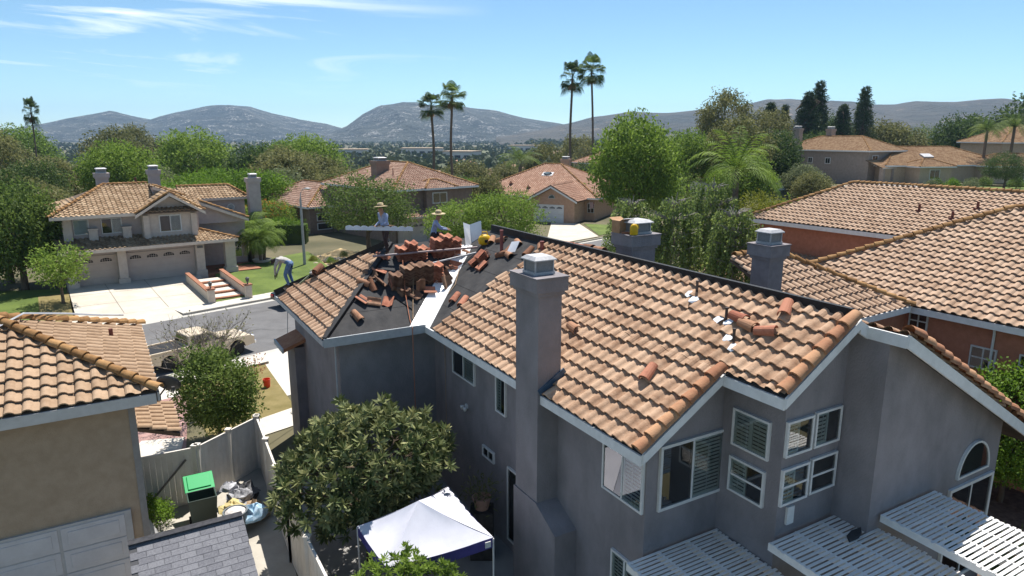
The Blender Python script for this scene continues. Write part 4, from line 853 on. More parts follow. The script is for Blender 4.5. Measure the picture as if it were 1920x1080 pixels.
# grey two-storey house on the rise
greyb = mat('warm_grey_stucco', (.27, .225, .195), (.33, .275, .24), .95, 3)
HD = hip_house('warm grey two-storey house on the rise with brown tile roof and tall chimney', 30, 103.2, 112, 66.5, 83, 3.1, 5.3, .45, greyb, tbr)
chimney(HD, 102.6, 103.6, 79.3, 80.6, 3, 12.0, greyb); chimney(HD, 108, 109.2, 77, 78, 8, 11.9, greyb)
lean(HD, 102.4, 113, 63.6, 66.5, 5.9, 7.0, tbr)
for a in (102.8, 105.2, 109.5, 112.0): m = MB(); p = HD.p(a, 64, 3.1); m.box(p.x, p.x + .6, p.y - .3, p.y + .3, p.z, p.z + 2.8); m.build('porch_pillar', greyb, HD.e)
garage_door(HD, '-b', 105.9, 66.5, 3.4, 2.2, 4, mat('garage_brown', (.17, .13, .105), (.21, .165, .135), .7, 2), z0=3.1, lite=False)
window(HD, '-b', 104.0, 66.5, 6.3, 1.5, 1.4, 'v', tw=.09); window(HD, '-b', 109.3, 66.5, 6.3, 1.5, 1.6, 'v', tw=.09)
for bb, ww in ((82.3, 1.5), (77.5, .9), (74.2, 1.0)): window(HD, '-a', bb, 103.2, 6.2, ww, 1.4 if ww > 1 else 1.0, 'v', tw=.09)
# low house and the pale houses beyond it
HE = hip_house('long tan single-storey house with skylight behind the green lawn at right', 10, 76, 98, 96, 108, 3.5, 2.7, .42, mat('tan_light', (.42, .32, .225), (.48, .37, .27), .95, 3), tbr)
sub_hip(HE, 79.5, 85, 93, 97, 6.1, .42, tbr, MAT['tan_light'], 3.5); sub_hip(HE, 92, 104, 92.5, 100, 6.1, .42, tbr, MAT['tan_light'], 3.5)
m = MB(); q = HE.p(85, 98.5, HE.ze + .42 * 3); m.xf = Matrix.Translation(q) @ Matrix.Rotation(R(23), 4, 'X'); m.box(-.9, .9, -.6, .6, 0, .3); m.build('skylight', MAT['galvanised'], HE.roof)
garage_door(HE, '-b', 97.5, 92.5, 5, 2.1, 4, MAT['garage_pale'], z0=3.5); window(HE, '-b', 81.2, 93, 4.2, 1.8, 1.5, 'v', tw=.09); chimney(HE, 76.4, 77.6, 101, 102, 3, 9.2, peach)
HF = hip_house('pale gabled house with white windows at the far right edge under the palms', 5, 108, 124, 117, 130, 4.5, 5.2, .45, mat('white_stucco', (.55, .52, .48), (.62, .59, .55), .95, 3), tbr)
for x in (109.5, 112.5, 115.5): window(HF, '-b', x, 117, 6.0, 2.0, 1.9, '4', tw=.12)
HG = hip_house('tan roofed house behind the low house, seen between the palms at right', 0, 90, 103, 128, 140, 4.5, 5.0, .5, MAT['tan_light'], tbr)
HH = hip_house('brown-roofed house partly hidden behind the feathery palm crown', 20, 63.8, 76.8, 85.4, 97.4, 1.5, 2.9, .45, MAT['white_stucco'], tbr)
def hx(a, b, z): return HH.p(a - 20.2, b + 7.4, z)
m = MB(); HH.prism(m, [(67.8, 80.9), (73.8, 80.9), (73.8, 86.4), (67.8, 86.4)], 1.5, 4.2); m.extr([hx(88, 73.5, 4.2), hx(94, 73.5, 4.2), hx(91, 73.5, 6.1)], (0, 4, 0)); m.build('gable_wall', MAT['white_stucco'], HH.e)
m = MB(); m.slab([hx(87.4, 73, 3.95), hx(91, 73, 6.3), hx(91, 82, 6.3), hx(87.4, 82, 3.95)], .12); m.slab([hx(91, 73, 6.3), hx(94.6, 73, 3.95), hx(94.6, 82, 3.95), hx(91, 82, 6.3)], .12); m.build('gable_roof', tbr, HH.e)
window(HH, '-b', 70.2, 80.9, 4.5, 1.2, .8, None, arch=True)
HI = hip_house('salmon-roofed house half hidden behind the tall bright green tree', 25, 88, 102, 138, 152, -1, 5.2, .45, MAT['tan_light'], tsl)
HJ = hip_house('tan-roofed house behind the two tall fan palms', 0, 22, 36, 128, 140, -2, 4.8, .5, MAT['tan_light'], tsl)
HK = hip_house('grey-roofed house far behind the peach house', 10, 18, 30, 160, 172, -5, 4.6, .5, MAT['tan_light'], tpk)
sh = House('storage_shed', 'pale green metal shed with white roof beside the terracotta house', 'shed', -15, 25, 104, 1.2)
m = MB(); sh.prism(m, [(21, 101), (29, 101), (29, 108), (21, 108)], 1.2, 3.9); m.build('wall', mat('shed_green', (.30, .34, .30), (.36, .40, .36), .6, 2, streak=(6, 6, .2)), sh.e); m = MB(); sh.prism(m, [(20.8, 100.8), (29.2, 100.8), (29.2, 108.2), (20.8, 108.2)], 3.9, 4.05); m.build('roof', MAT['white_trim'], sh.e)
# ---------------------------------------------------------------- trees: tapered trunk and limbs, crowns of many small leaves
def leafmat(name, c1, c2, trans=.42): return mat(name, c1, c2, .65, 1.0, 2, attr=True, objrand=.8, stops=(.15, .85), trans=trans, spec=.25)
rg = np.random.default_rng(21)
def unit(v): return v / np.maximum(np.linalg.norm(v, axis=-1, keepdims=True), 1e-9)
def leaves(P, D, ln, wd, up=.3, fold=0.0, rnd=.8):
    """one rhombic leaf per point P, pointing roughly along D; returns V,F,tv"""
    n = len(P); D = unit(D + rnd * rg.normal(size=(n, 3)) * .6); Rv = unit(rg.normal(size=(n, 3)) + np.array([0, 0, up]))
    Wv = unit(np.cross(D, Rv)); l = ln * rg.uniform(.7, 1.25, (n, 1)); w = wd * rg.uniform(.7, 1.25, (n, 1)); Nn = np.cross(Wv, D)
    a = P; b = P + D * l * .45 + Wv * w * .5 + Nn * l * fold; c = P + D * l; d = P + D * l * .45 - Wv * w * .5 + Nn * l * fold
    V = np.stack([a, b, c, d], 1).reshape(-1, 3); F = np.arange(4 * n).reshape(n, 4); return V, F
def crown_mesh(name, cl, rad, per, ln, wd, m, up=.3, shell=.55, drop=0.0, radial=.8, rnd=.8):
    """clusters cl (k,3) of leaf clumps with radius rad (k,)"""
    k = len(cl); d = unit(rg.normal(size=(k, per, 3))); r = rg.uniform(shell, 1.0, (k, per, 1)) ** 1.0 * np.asarray(rad).reshape(-1, 1, 1)
    P = (cl[:, None, :] + d * r * np.array([1, 1, .8])).reshape(-1, 3)
    D = d.reshape(-1, 3) * radial + np.array([0, 0, -drop])
    V, F = leaves(P, D, ln, wd, up, rnd=rnd)
    tvc = np.repeat(rg.uniform(.0, .55, k), per) + rg.uniform(0, .44, k * per)
    me = arr_mesh(name, V, F, tvc); me.materials.append(m); return me
def blob_clusters(n, rx, ry, rz, cz, lumps=9, fill=.35, bottom=-.75, seed=0):
    """cluster centres through a crown with uneven lumps; denser towards the outside, gaps between lumps"""
    g = np.random.default_rng(seed); L = unit(g.normal(size=(lumps, 3))); L[:, 2] = np.abs(L[:, 2]) * .9 - .25; L = unit(L); out = []
    while len(out) < n:
        d = unit(g.normal(size=3)); 
        if d[2] < bottom: continue
        c = np.max(L @ d); s = .52 + .48 * max(0, (c - .5) / .5) + g.normal() * .05      # lumpy outline
        r = s * (g.uniform(fill, 1) ** .45); out.append(d * r)
    return np.array(out) * [rx, ry, rz] + [0, 0, cz]
def trunk_mesh(name, h, r, cl, m, limbs=9, lean=(0, 0), seed=0, low=.35, wig=.12):
    g = random.Random(seed); b = MB(); top = Vector((lean[0], lean[1], h)); pts = [Vector((0, 0, -.15))]
    for i in range(1, 6): t = i / 5; pts.append(Vector((lean[0] * t + g.gauss(0, wig) * h * .06, lean[1] * t + g.gauss(0, wig) * h * .06, h * t)))
    b.tube(pts, [r * 1.25, r, r * .85, r * .7, r * .5, r * .25], 7)
    idx = [g.randrange(len(cl)) for _ in range(limbs)]
    for q in idx:
        e = Vector(cl[q]); s = pts[g.randint(2, 4)]; mid = (s + e) / 2 + Vector((0, 0, .08 * h)) + Vector((g.gauss(0, .05), g.gauss(0, .05), 0)) * h
        b.tube([s, (s + mid) / 2 + Vector((0, 0, .02 * h)), mid, e], [r * .45, r * .34, r * .22, r * .06], 5, False)
        for _ in range(2):
            f = Vector(cl[min(range(0, len(cl), max(1, len(cl) // 60)), key=lambda i: (Vector(cl[i]) - e).length + g.random() * .3 * h)]); b.tube([mid, (mid + f) / 2 + Vector((0, 0, .03 * h)), f], [r * .18, r * .12, r * .04], 4, False)
    me = b.mesh(name); me.materials.append(m); me.polygons.foreach_set('use_smooth', [True] * len(me.polygons)); return me
bark = mat('bark_brown', (.09, .065, .045), (.16, .12, .085), .95, 6, bump=.5, streak=(3, 3, .6)); bark_g = mat('bark_grey', (.22, .20, .18), (.34, .31, .28), .95, 5, bump=.4, streak=(3, 3, .6))
palm_bark = mat('palm_bark', (.10, .075, .055), (.19, .15, .115), .95, 4, bump=.6, streak=(1, 1, 9))
LG = {'bright': leafmat('leaf_bright', (.10, .165, .022), (.25, .35, .06)), 'mid': leafmat('leaf_mid', (.065, .11, .022), (.18, .245, .055)), 'dark': leafmat('leaf_dark', (.035, .066, .018), (.10, .15, .04)),
      'olive': leafmat('leaf_olive', (.10, .11, .036), (.25, .245, .095)), 'loquat': leafmat('leaf_loquat', (.075, .105, .034), (.36, .36, .155), .15), 'yellow': leafmat('leaf_yellowish', (.14, .16, .02), (.33, .32, .04)), 'lime': leafmat('leaf_lime', (.085, .16, .015), (.19, .31, .035)),
      'grey': leafmat('leaf_grey_green', (.10, .125, .06), (.23, .26, .125)), 'dry': leafmat('leaf_dry', (.13, .07, .03), (.27, .17, .08)), 'pine': leafmat('leaf_pine', (.03, .055, .022), (.10, .14, .05), .1), 'orange': leafmat('flower_orange', (.42, .09, .02), (.60, .22, .04))}
PROTO = {}
def proto(key, rx, ry, rz, trunk_h, r, ncl, per, ln, wd, lm, cr=.75, limbs=9, lumps=9, seed=0, bk=None, drop=.1, fill=.35, bottom=-.75, up=.3, cz=None):
    cl = blob_clusters(ncl, rx, ry, rz, cz if cz is not None else trunk_h + rz * .55, lumps, fill, bottom, seed)
    g = np.random.default_rng(seed + 5); rad = cr * g.uniform(.65, 1.3, ncl)
    PROTO[key] = (trunk_mesh('trunk', trunk_h + rz * .7, r, cl, bk or bark, limbs, (g.normal() * .2, g.normal() * .2), seed), crown_mesh('crown', cl, rad, per, ln, wd, LG[lm], up, drop=drop))
def plant(key, x, y, z, label, s=1.0, rz=None, sz=None, group=None, cat='tree', name='tree', mt=None):
    t = thing(name, label, cat, (x, y, z), rg.uniform(0, 6.28) if rz is None else rz, group); t.scale = (s, s, sz or s)
    tm, cm = PROTO[key]
    if tm: obj('trunk', tm, t)
    c = obj('crown', cm, t)
    if mt: c.material_slots[0].link = 'OBJECT'; c.material_slots[0].material = LG[mt]
    return t
def at_px(x, y, z=0.0):
    """ground point seen at a picture position of the 1920-wide photograph, used only to look up where things stand"""
    u, v = (x - 960) / 1280, (y - 540) / 1280; ry, rz_ = math.cos(PITCH) - math.sin(PITCH) * v, -math.sin(PITCH) - math.cos(PITCH) * v; t = (z - CAM_H) / rz_
    return u * t, ry * t
# --- species prototypes
proto('street', 3.4, 3.4, 2.9, 2.0, .17, 420, 26, .20, .085, 'mid', .62, 10, 12, 1)
proto('camphor', 3.0, 3.0, 2.4, 1.8, .17, 380, 26, .19, .085, 'bright', .55, 10, 11, 2)
proto('bigbright', 4.6, 4.6, 4.4, 3.2, .3, 620, 30, .30, .15, 'bright', .85, 12, 12, 3)
proto('dense', 4.0, 4.0, 4.0, 1.6, .28, 520, 28, .30, .14, 'dark', .8, 8, 10, 4)
proto('olive', 4.0, 4.0, 3.4, 2.2, .25, 420, 26, .34, .15, 'olive', .8, 12, 11, 5, drop=.5)
proto('euc', 4.2, 4.2, 4.4, 5.0, .26, 200, 40, .36, .14, 'olive', .85, 14, 7, 6, bk=bark_g, drop=.8, fill=.6)
proto('grey', 3.6, 3.6, 3.0, 1.6, .22, 400, 26, .32, .14, 'grey', .75, 10, 10, 7, drop=.4)
proto('lime', 4.0, 3.6, 2.6, 1.4, .2, 420, 28, .30, .11, 'lime', .8, 9, 9, 8, drop=.3)
proto('small', 1.25, 1.25, 1.1, 1.15, .07, 120, 20, .15, .07, 'bright', .34, 8, 7, 9)
proto('shrub', 1.0, 1.0, .85, .2, .05, 130, 18, .13, .06, 'mid', .28, 4, 7, 10, bottom=-.4)
proto('yellowtree', 3.6, 3.0, 2.8, 2.2, .18, 330, 24, .24, .09, 'yellow', .75, 9, 10, 12)
def conifer(key, h, r, lm, seed):
    g = np.random.default_rng(seed); cl = []; rad = []
    for i in range(200):
        t = g.uniform(.08, 1) ** .8; a = g.uniform(0, 6.28); q = r * (1 - t) ** .75 * g.uniform(.45, 1.05) + .08; cl.append((q * math.cos(a), q * math.sin(a), h * t - .25 * q)); rad.append((.35 + .6 * (1 - t)) * g.uniform(.6, 1.4))
    cl = np.array(cl); PROTO[key] = (trunk_mesh('trunk', h * .97, r * .09, cl, bark, 16, (0, 0), seed), crown_mesh('crown', cl, np.array(rad), 44, .42, .10, LG[lm], .2, drop=.15, radial=1.0))
conifer('conifer', 11, 3.0, 'pine', 31); conifer('conifer2', 13, 2.4, 'pine', 32)
# ---------------------------------------------------------------- palms
def fan_palm(key, h, r, seed, nf=52):
    g = random.Random(seed); b = MB(); lean = g.gauss(0, .25)
    pts = [Vector((lean * (i / 8) ** 2, .1 * math.sin(i), h * i / 8 - (.2 if i == 0 else 0))) for i in range(9)]; b.tube(pts, [r * 1.25] + [r * (1 - .25 * i / 8) for i in range(1, 9)], 8)
    me = b.mesh('trunk'); me.materials.append(palm_bark); c = MB(); top = pts[-1]
    for k in range(nf):
        el = R(g.uniform(-42, 80)); az = g.uniform(0, 6.28); d = Vector((math.cos(az) * math.cos(el), math.sin(az) * math.cos(el), math.sin(el))); pet = g.uniform(1.0, 1.6); base = top + d * pet - Vector((0, 0, .25 if el < 0 else 0))
        x = d.cross(Vector((0, 0, 1))).normalized(); z = x.cross(d); c.tv = g.uniform(.05, .95) * (.6 if el < -.3 else 1)
        c.bar(top, base, .035, .015); n = 13; L = g.uniform(.95, 1.2)
        for j in range(n):
            t = R(-78 + 156 * j / (n - 1)); q = d * math.cos(t) + x * math.sin(t); w = .06
            s = x * math.cos(t) - d * math.sin(t); mid = base + q * L * .62 + z * .04 ; tip = base + q * L - Vector((0, 0, .3 + .25 * abs(math.sin(t)))) 
            c.add([base, mid + s * w, tip, mid - s * w], [(0, 1, 2, 3)])
    dead = MB()
    for k in range(16):
        az = g.uniform(0, 6.28); d = Vector((math.cos(az), math.sin(az), -1.6)).normalized(); base = top + Vector((math.cos(az) * r, math.sin(az) * r, -.3 - g.random() * .5)); x = d.cross(Vector((0, 0, 1))).normalized()
        for j in (-2, -1, 0, 1, 2): q = (d + x * j * .22).normalized(); dead.add([base, base + q * .5 + x * .06, base + q * 1.0, base + q * .5 - x * .06], [(0, 1, 2, 3)])
    cm = c.mesh('crown'); cm.materials.append(LG['dark' if seed % 2 else 'mid']); dm_ = dead.mesh('dead_skirt'); dm_.materials.append(LG['dry']); PROTO[key] = (me, cm, dm_)
def feather_palm(key, h, r, seed, nf=20, L=2.6, leaf=.5, lm='mid', trunks=1, droop=1.0, barkm=None, wdt=.03):
    g = random.Random(seed); b = MB(); c = MB()
    for tr_ in range(trunks):
        a0 = 6.28 * tr_ / max(1, trunks); off = Vector((math.cos(a0), math.sin(a0), 0)) * (.12 if trunks > 1 else 0); ln = off * (h * .9 if trunks > 1 else 0)
        pts = [off + ln * (i / 6) ** 1.4 + Vector((0, 0, h * i / 6 - (.15 if i == 0 else 0))) for i in range(7)]; b.tube(pts, [r * 1.2] + [r * (1 - .2 * i / 6) for i in range(1, 7)], 8); top = pts[-1]
        for k in range(nf):
            az = 6.28 * k / nf * 2.4 + g.gauss(0, .2); el = R(12 + 66 * ((k * 7) % nf) / nf); d = Vector((math.cos(az), math.sin(az), 0)); P = [top]; v = d * math.cos(el) + Vector((0, 0, math.sin(el))); n = 12
            for i in range(n): P.append(P[-1] + v * (L / n)); v = (v - Vector((0, 0, .115 * droop * (1 + i * .09)))).normalized()
            c.tv = g.uniform(.05, .95); c.tube(P, [.03 - .022 * i / n for i in range(n + 1)], 3, False); x = d.cross(Vector((0, 0, 1)))
            for i in range(1, n + 1):
                for q in (.0, .5):
                    p = P[i - 1].lerp(P[i], q); f = (P[i] - P[i - 1]).normalized(); ll = leaf * math.sin(math.pi * min(1, (i + q) / (n + 1.5)) ** .8) + .08
                    for s in (-1, 1):
                        o = (x * s * .8 + f * .55 + Vector((0, 0, .12 - g.random() * .35))).normalized(); e = p + o * ll - Vector((0, 0, ll * .3 * droop)); m_ = p.lerp(e, .5) + Vector((0, 0, .05)); wv = f * wdt; c.add([p, m_ + wv, e, m_ - wv], [(0, 1, 2, 3)])
    me = b.mesh('trunk'); me.materials.append(barkm or palm_bark); me.polygons.foreach_set('use_smooth', [True] * len(me.polygons)); cm = c.mesh('crown'); cm.materials.append(LG[lm]); PROTO[key] = (me, cm, None)
fan_palm('fan1', 15, .24, 1); fan_palm('fan2', 15, .22, 2)
feather_palm('queen', 5.6, .19, 3, 22, 2.9, .62, 'bright', 1, 1.0); feather_palm('queen_dark', 7.0, .19, 4, 20, 2.9, .6, 'mid', 1, 1.15)
feather_palm('pygmy', 1.35, .085, 5, 30, 1.45, .30, 'bright', 3, 1.2, wdt=.014)
def palm(key, x, y, z, label, s=1.0, sz=None, group=None, rz=None):
    t = thing('palm_tree', label, 'palm tree', (x, y, z), rg.uniform(0, 6.28) if rz is None else rz, group); t.scale = (s, s, sz or s); tm, cm, dm_ = PROTO[key]; obj('trunk', tm, t); obj('crown', cm, t)
    if dm_: obj('dead_fronds', dm_, t)
    return t
# --- birch with hanging twigs
def weeping(key, h, seed, n=170):
    g = np.random.default_rng(seed); b = MB(); pts = [Vector((0, 0, -.1))] + [Vector((g.normal() * .08, g.normal() * .08, h * i / 7)) for i in range(1, 8)]; b.tube(pts, [.13, .12, .1, .085, .07, .05, .035, .015], 6); P = []; D = []
    for k in range(n):
        t = g.uniform(.35, .98); s = pts[int(t * 7)]; a = g.uniform(0, 6.28); rr = h * .3 * (1.15 - t) ** .6 * g.uniform(.4, 1.1); out = Vector((math.cos(a), math.sin(a), 0)); e = s + out * rr + Vector((0, 0, rr * .55 + .2))
        b.tube([s, s.lerp(e, .6) + Vector((0, 0, .2)), e], [.03, .018, .008], 3, False); tw = Vector(e); L = g.uniform(.25, .62) * h * (.35 + .5 * t); q = int(L / .035); ss = out * .25 + Vector((g.normal() * .1, g.normal() * .1, 0))
        path = []
        for i in range(q): tw = tw + Vector((ss.x * .03 * (1 - i / q), ss.y * .03 * (1 - i / q), -.035)); path.append(tw.copy()); P += [tuple(tw + Vector(g.normal(size=3) * .045))]; D += [(g.normal(), g.normal(), -1.2)]
        if len(path) > 3: b.tube([e, path[len(path) // 2], path[-1]], [.008, .005, .003], 3, False)
    V, F = leaves(np.array(P), np.array(D), .165, .105, rnd=.5); cm = arr_mesh('crown', V, F, g.uniform(0, 1, len(F))); cm.materials.append(leafmat('leaf_birch', (.11, .165, .04), (.28, .35, .10))); me = b.mesh('trunk'); me.materials.append(bark_g); PROTO[key] = (me, cm, None)
weeping('birch', 6.5, 41); weeping('birch2', 5.6, 42, 150)
# ---------------------------------------------------------------- planting
big = {}
# foreground: big broad-leaved fruit tree between the fence and the house
g = np.random.default_rng(77); cl = blob_clusters(760, 2.45, 2.3, 1.95, 2.35, 16, .5, -.95, 78)
def rosettes(name, cl, per, ln, wd, m, tilt=.5, seed=0):
    g = np.random.default_rng(seed); k = len(cl); c0 = cl.mean(0); ax = unit(cl - c0 + np.array([0, 0, 1.1])); P = []; D = []; T = []
    for i in range(k):
        a = ax[i]; x = unit(np.cross(a, [0.3, .7, .2])); y = np.cross(a, x); ph = g.uniform(0, 6.28); tvc = g.uniform(0, .5)
        for j in range(per):
            t = ph + j * 2.4; e = tilt * (.4 + 1.0 * j / per); d = a * math.cos(e * 1.3) + (x * math.cos(t) + y * math.sin(t)) * math.sin(e * 1.3); P.append(cl[i] - a * .06 * j / per); D.append(d); T.append(tvc + g.uniform(0, .4))
    V, F = leaves(np.array(P), np.array(D), ln, wd, .6, fold=-.04, rnd=.18); me = arr_mesh(name, V, F, T); me.materials.append(m); return me
cm = rosettes('crown', cl, 17, .235, .075, LG['loquat'], .95, 5); tm = trunk_mesh('trunk', 3.2, .12, cl, bark, 16, (.1, .1), 5)
t = thing('tree', 'large broad-leaved fruit tree with leaf rosettes beside the white canopy', 'tree', MH.world(4.75, 15.5, 0)); obj('trunk', tm, t); obj('crown', cm, t)
cl = blob_clusters(420, 1.6, 1.0, 1.25, 1.45, 9, .4, -.7, 91); cm = rosettes('crown', cl, 15, .13, .05, LG['bright'], 1.0, 6); tm = trunk_mesh('trunk', 1.3, .06, cl, bark, 8, (0, 0), 6)
t = thing('citrus_shrub', 'bright green glossy shrub at the bottom edge in front of the white canopy', 'shrub', MH.world(4.0, 11.55, 0), R(30)); obj('trunk', tm, t); obj('crown', cm, t)
# hedge-like bush beside the pick-up, with bare twigs standing above it
cl = blob_clusters(640, 1.25, 1.75, 2.0, 1.8, 12, .4, -.95, 61); cm = crown_mesh('crown', cl, .32 * np.ones(len(cl)), 22, .13, .065, LG['mid'], .3)
t = thing('bush', 'tall dark green leafy bush in front of the parked pick-up', 'bush', (-10.55, 22.9, 0), R(47)); obj('crown', cm, t); obj('trunk', trunk_mesh('trunk', 1.8, .07, cl, bark, 12, (0, 0), 8), t)
b = MB(); g_ = random.Random(4)
def twig(p, d, L, r, dep):
    q = p + d * L; b.tube([p, p.lerp(q, .5) + Vector((g_.gauss(0, .03), g_.gauss(0, .03), .02)), q], [r, r * .8, r * .55], 4, False)
    if dep > 0:
        for _ in range(3 if dep > 1 else 4): twig(q if g_.random() < .6 else p.lerp(q, .6), (d + Vector((g_.gauss(0, .42), g_.gauss(0, .42), g_.gauss(.12, .25)))).normalized(), L * .68, r * .58, dep - 1)
for a_ in range(5): twig(Vector((g_.gauss(0, .25), g_.gauss(0, .25), 0)), Vector((g_.gauss(0, .22), g_.gauss(0, .22), 1)).normalized(), 1.35, .036, 4)
t = thing('bare_tree', 'small leafless grey twiggy tree in front of the pick-up bed', 'tree', (-12.1, 25.4, .0)); t.scale = (1.3, 1.3, 1.28); b.build('branches', mat('twig_grey', (.20, .17, .145), (.32, .28, .24), .95, 6), t)
tip = np.array([v for v in b.V if v[2] > 1.6]); tip = tip[rg.choice(len(tip), 420)]; V, F = leaves(tip + rg.normal(size=tip.shape) * .04, rg.normal(size=tip.shape), .08, .04); me = arr_mesh('sparse_leaves', V, F, rg.uniform(0, 1, len(F))); me.materials.append(LG['olive']); obj('sparse_leaves', me, t)
# round shrub in the corner by the gate, sapling with red leaves, clipped bush with the yellow hose
plant('shrub', -10.15, 17.35, .0, 'small rounded light green shrub by the tan house wall inside the gate', .62, cat='shrub', name='shrub', mt='lime')
plant('shrub', -8.05, 25.9, 0, 'dark clipped bush against the grey house corner with a yellow hose on it', .72, cat='shrub', name='shrub', mt='dark')
b = MB(); b.tube([(0, 0, 0), (.02, 0, .7), (.06, .05, 1.3)], [.018, .012, .006], 5, False); P = []
for k in range(14): a = rg.uniform(0, 6.28); s = Vector((.03, .02, rg.uniform(.6, 1.25))); e = s + Vector((math.cos(a) * .55, math.sin(a) * .55, .32)); b.tube([s, e], [.006, .003], 3, False); P += [tuple(s.lerp(e, f) + Vector(rg.normal(size=3) * .06)) for f in np.linspace(.4, 1, 9)]
t = thing('sapling', 'thin sapling with sparse reddish leaves beside the orange bucket', 'sapling', (-11.15, 28.0, 0)); b.build('stem', bark, t); V, F = leaves(np.array(P), rg.normal(size=(len(P), 3)), .09, .06); me = arr_mesh('sparse_leaves', V, F, rg.uniform(0, 1, len(F))); me.materials.append(leafmat('leaf_red', (.30, .10, .05), (.48, .22, .11))); obj('sparse_leaves', me, t)
P = rg.normal(size=(160, 3)) * [.12, .12, .35] + [0, 0, .5]; V, F = leaves(P, rg.normal(size=P.shape), .12, .08); me = arr_mesh('low_leaves', V, F, rg.uniform(0, 1, len(F))); me.materials.append(LG['lime']); obj('low_leaves', me, t)
# across the street
plant('small', -28.6, 42.2, .1, 'small bright green tree on the dry verge left of the wide driveway', 1.45, cat='tree')
plant('dense', -33.5, 45.8, 0, 'tall dense green tree left of the pale house', .82, sz=1.0, mt='mid'); plant('dense', -37.5, 50, 0, 'dark evergreen tree at the left edge beyond the tan house', .8, sz=1.1)
plant('bigbright', -40, 47, 0, 'bright green bushy tree at the left picture edge', .62, mt='bright')
plant('olive', -46, 66, 0, 'reddish olive tree tall at the left edge in the middle distance', .95)
palm('pygmy', -20.9, 56.2, .35, 'three-stemmed feathery palm in a round white planter on the lawn', 1.5, group=None); palm('pygmy', -22.6, 58.2, .35, 'feathery multi-stem palm by the porch pillar of the pale house', 1.75)
m = MB(); m.lathe([(.55, 0), (.75, .38), (.78, .42), (.66, .42), (.6, .3), (.02, .3)], (-20.9, 56.2, .3), 16); tag(m.build('planter', MAT['white_stucco'], smooth=False), 'round white planter ring under the lawn palm', 'planter')
plant('street', -13.3, 63.0, 0, 'round green street tree in front of the brown house', 1.28, sz=1.22)
plant('camphor', -.8, 58.5, 0, 'bright green round tree right of the roof-top tile stacks, right one of the pair', 1.2); plant('camphor', -4.9, 59.5, 0, 'bright green round tree behind the roofer in the hat, left one of the pair', 1.0)
plant('shrub', -7.2, 57, 0, 'yellow-green shrub in front of the brown house garage', .9, cat='shrub', name='shrub', mt='lime'); plant('olive', -3.2, 78, 0, 'brownish green tree between the brown and the peach house', .62, sz=.9)
# hedge and flowering bush by the brown house
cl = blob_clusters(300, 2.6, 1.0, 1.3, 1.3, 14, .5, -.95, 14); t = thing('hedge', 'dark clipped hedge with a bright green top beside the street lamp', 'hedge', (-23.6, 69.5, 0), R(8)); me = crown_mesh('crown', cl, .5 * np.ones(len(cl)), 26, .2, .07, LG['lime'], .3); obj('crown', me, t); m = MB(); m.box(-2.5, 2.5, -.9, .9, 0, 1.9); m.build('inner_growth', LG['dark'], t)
cl = blob_clusters(360, 3.4, 2.4, 1.9, 1.9, 12, .5, -.8, 15); t = thing('flowering_bush', 'large bush with orange flowers behind the dark hedge', 'bush', (-27.3, 76, 0)); obj('crown', crown_mesh('crown', cl, .55 * np.ones(len(cl)), 24, .2, .09, LG['bright'], .3), t); obj('trunk', trunk_mesh('trunk', 2, .1, cl, bark, 8, (0, 0), 3), t)
pk = cl[rg.choice(len(cl), 90)] * [1.05, 1.05, 1.02] + [0, 0, .12]; obj('flowers', crown_mesh('flowers', pk, .3 * np.ones(90), 12, .14, .1, LG['orange'], .3), t)
# right side
plant('bigbright', 11.9, 66, 0, 'large bright green tree behind the second chimney', .98, sz=1.3); plant('street', 17.5, 76, 0, 'mid green tree, right neighbour of the large one behind the chimney', 1.2, sz=1.2)
for i, (x, y, k, s) in enumerate([(9.8, 41, 'birch', 1.15), (12.6, 38.5, 'birch2', 1.25), (13.4, 45.5, 'birch', 1.25), (7.9, 45, 'birch2', 1.25)]):
    t = thing('birch_tree', ['weeping birch in the middle of the group behind the ridge, white trunk', 'rightmost weeping birch beside the feather palm trunk', 'tallest weeping birch at the back of the group', 'leftmost weeping birch just right of the box-topped chimney'][i], 'birch tree', (x, y, 0), i * 1.3, 'weeping birches by the street'); t.scale = (s, s, s); obj('trunk', PROTO[k][0], t); obj('crown', PROTO[k][1], t)
palm('queen', 15.6, 48.0, 0, 'feather palm with bushy bright crown rising above the birches', 1.35, 1.5); palm('queen', 14.4, 48.5, 0, 'thin twin palm trunk beside the feather palm', .55, 1.0)
plant('yellowtree', 21.5, 57, 0, 'yellow-green tree behind the feather palm', 1.0); plant('lime', 24.5, 60, 0, 'light green tree behind the yellowish tree near the pale shed', .9, sz=1.0, mt='bright')
for i, (x, y, s, k) in enumerate([(-12.2, 108, 1.04, 'fan1'), (-8.9, 102, 1.08, 'fan2'), (9.9, 118, 1.42, 'fan1'), (13.4, 115, 1.44, 'fan2')]):
    palm(k, x, y, float(gz(x, y)), ['left palm of the pair of fan palms behind the brown house', 'right palm of the pair of fan palms behind the brown house', 'left palm of the two tallest fan palms', 'right palm of the two tallest fan palms'][i], 1.0, s, 'tall fan palms')
palm('fan1', -82, 120, float(gz(-82, 120)), 'lone fan palm on the skyline at far left', .62, 1.3)
palm('queen_dark', 1.5, 128, float(gz(1.5, 128)), 'feather palm with spreading crown left of the tall fan palms', 1.9, 1.3)
for i, (x, y, s) in enumerate([(76, 112, 1.25), (81, 113, 1.35), (86.5, 111, 1.45), (92, 116, 1.5)]): palm('queen_dark', x, y, float(gz(x, y)), ['leftmost of the windblown feather palms at the right edge', 'second of the windblown feather palms at the right edge', 'third of the windblown feather palms at the right edge', 'rightmost windblown feather palm at the right edge'][i], s, s, 'feather palms at the right edge')
plant('street', 66.5, 93, float(gz(66, 93)), 'dark round tree standing on the green lawn at right', .85, mt='dark')
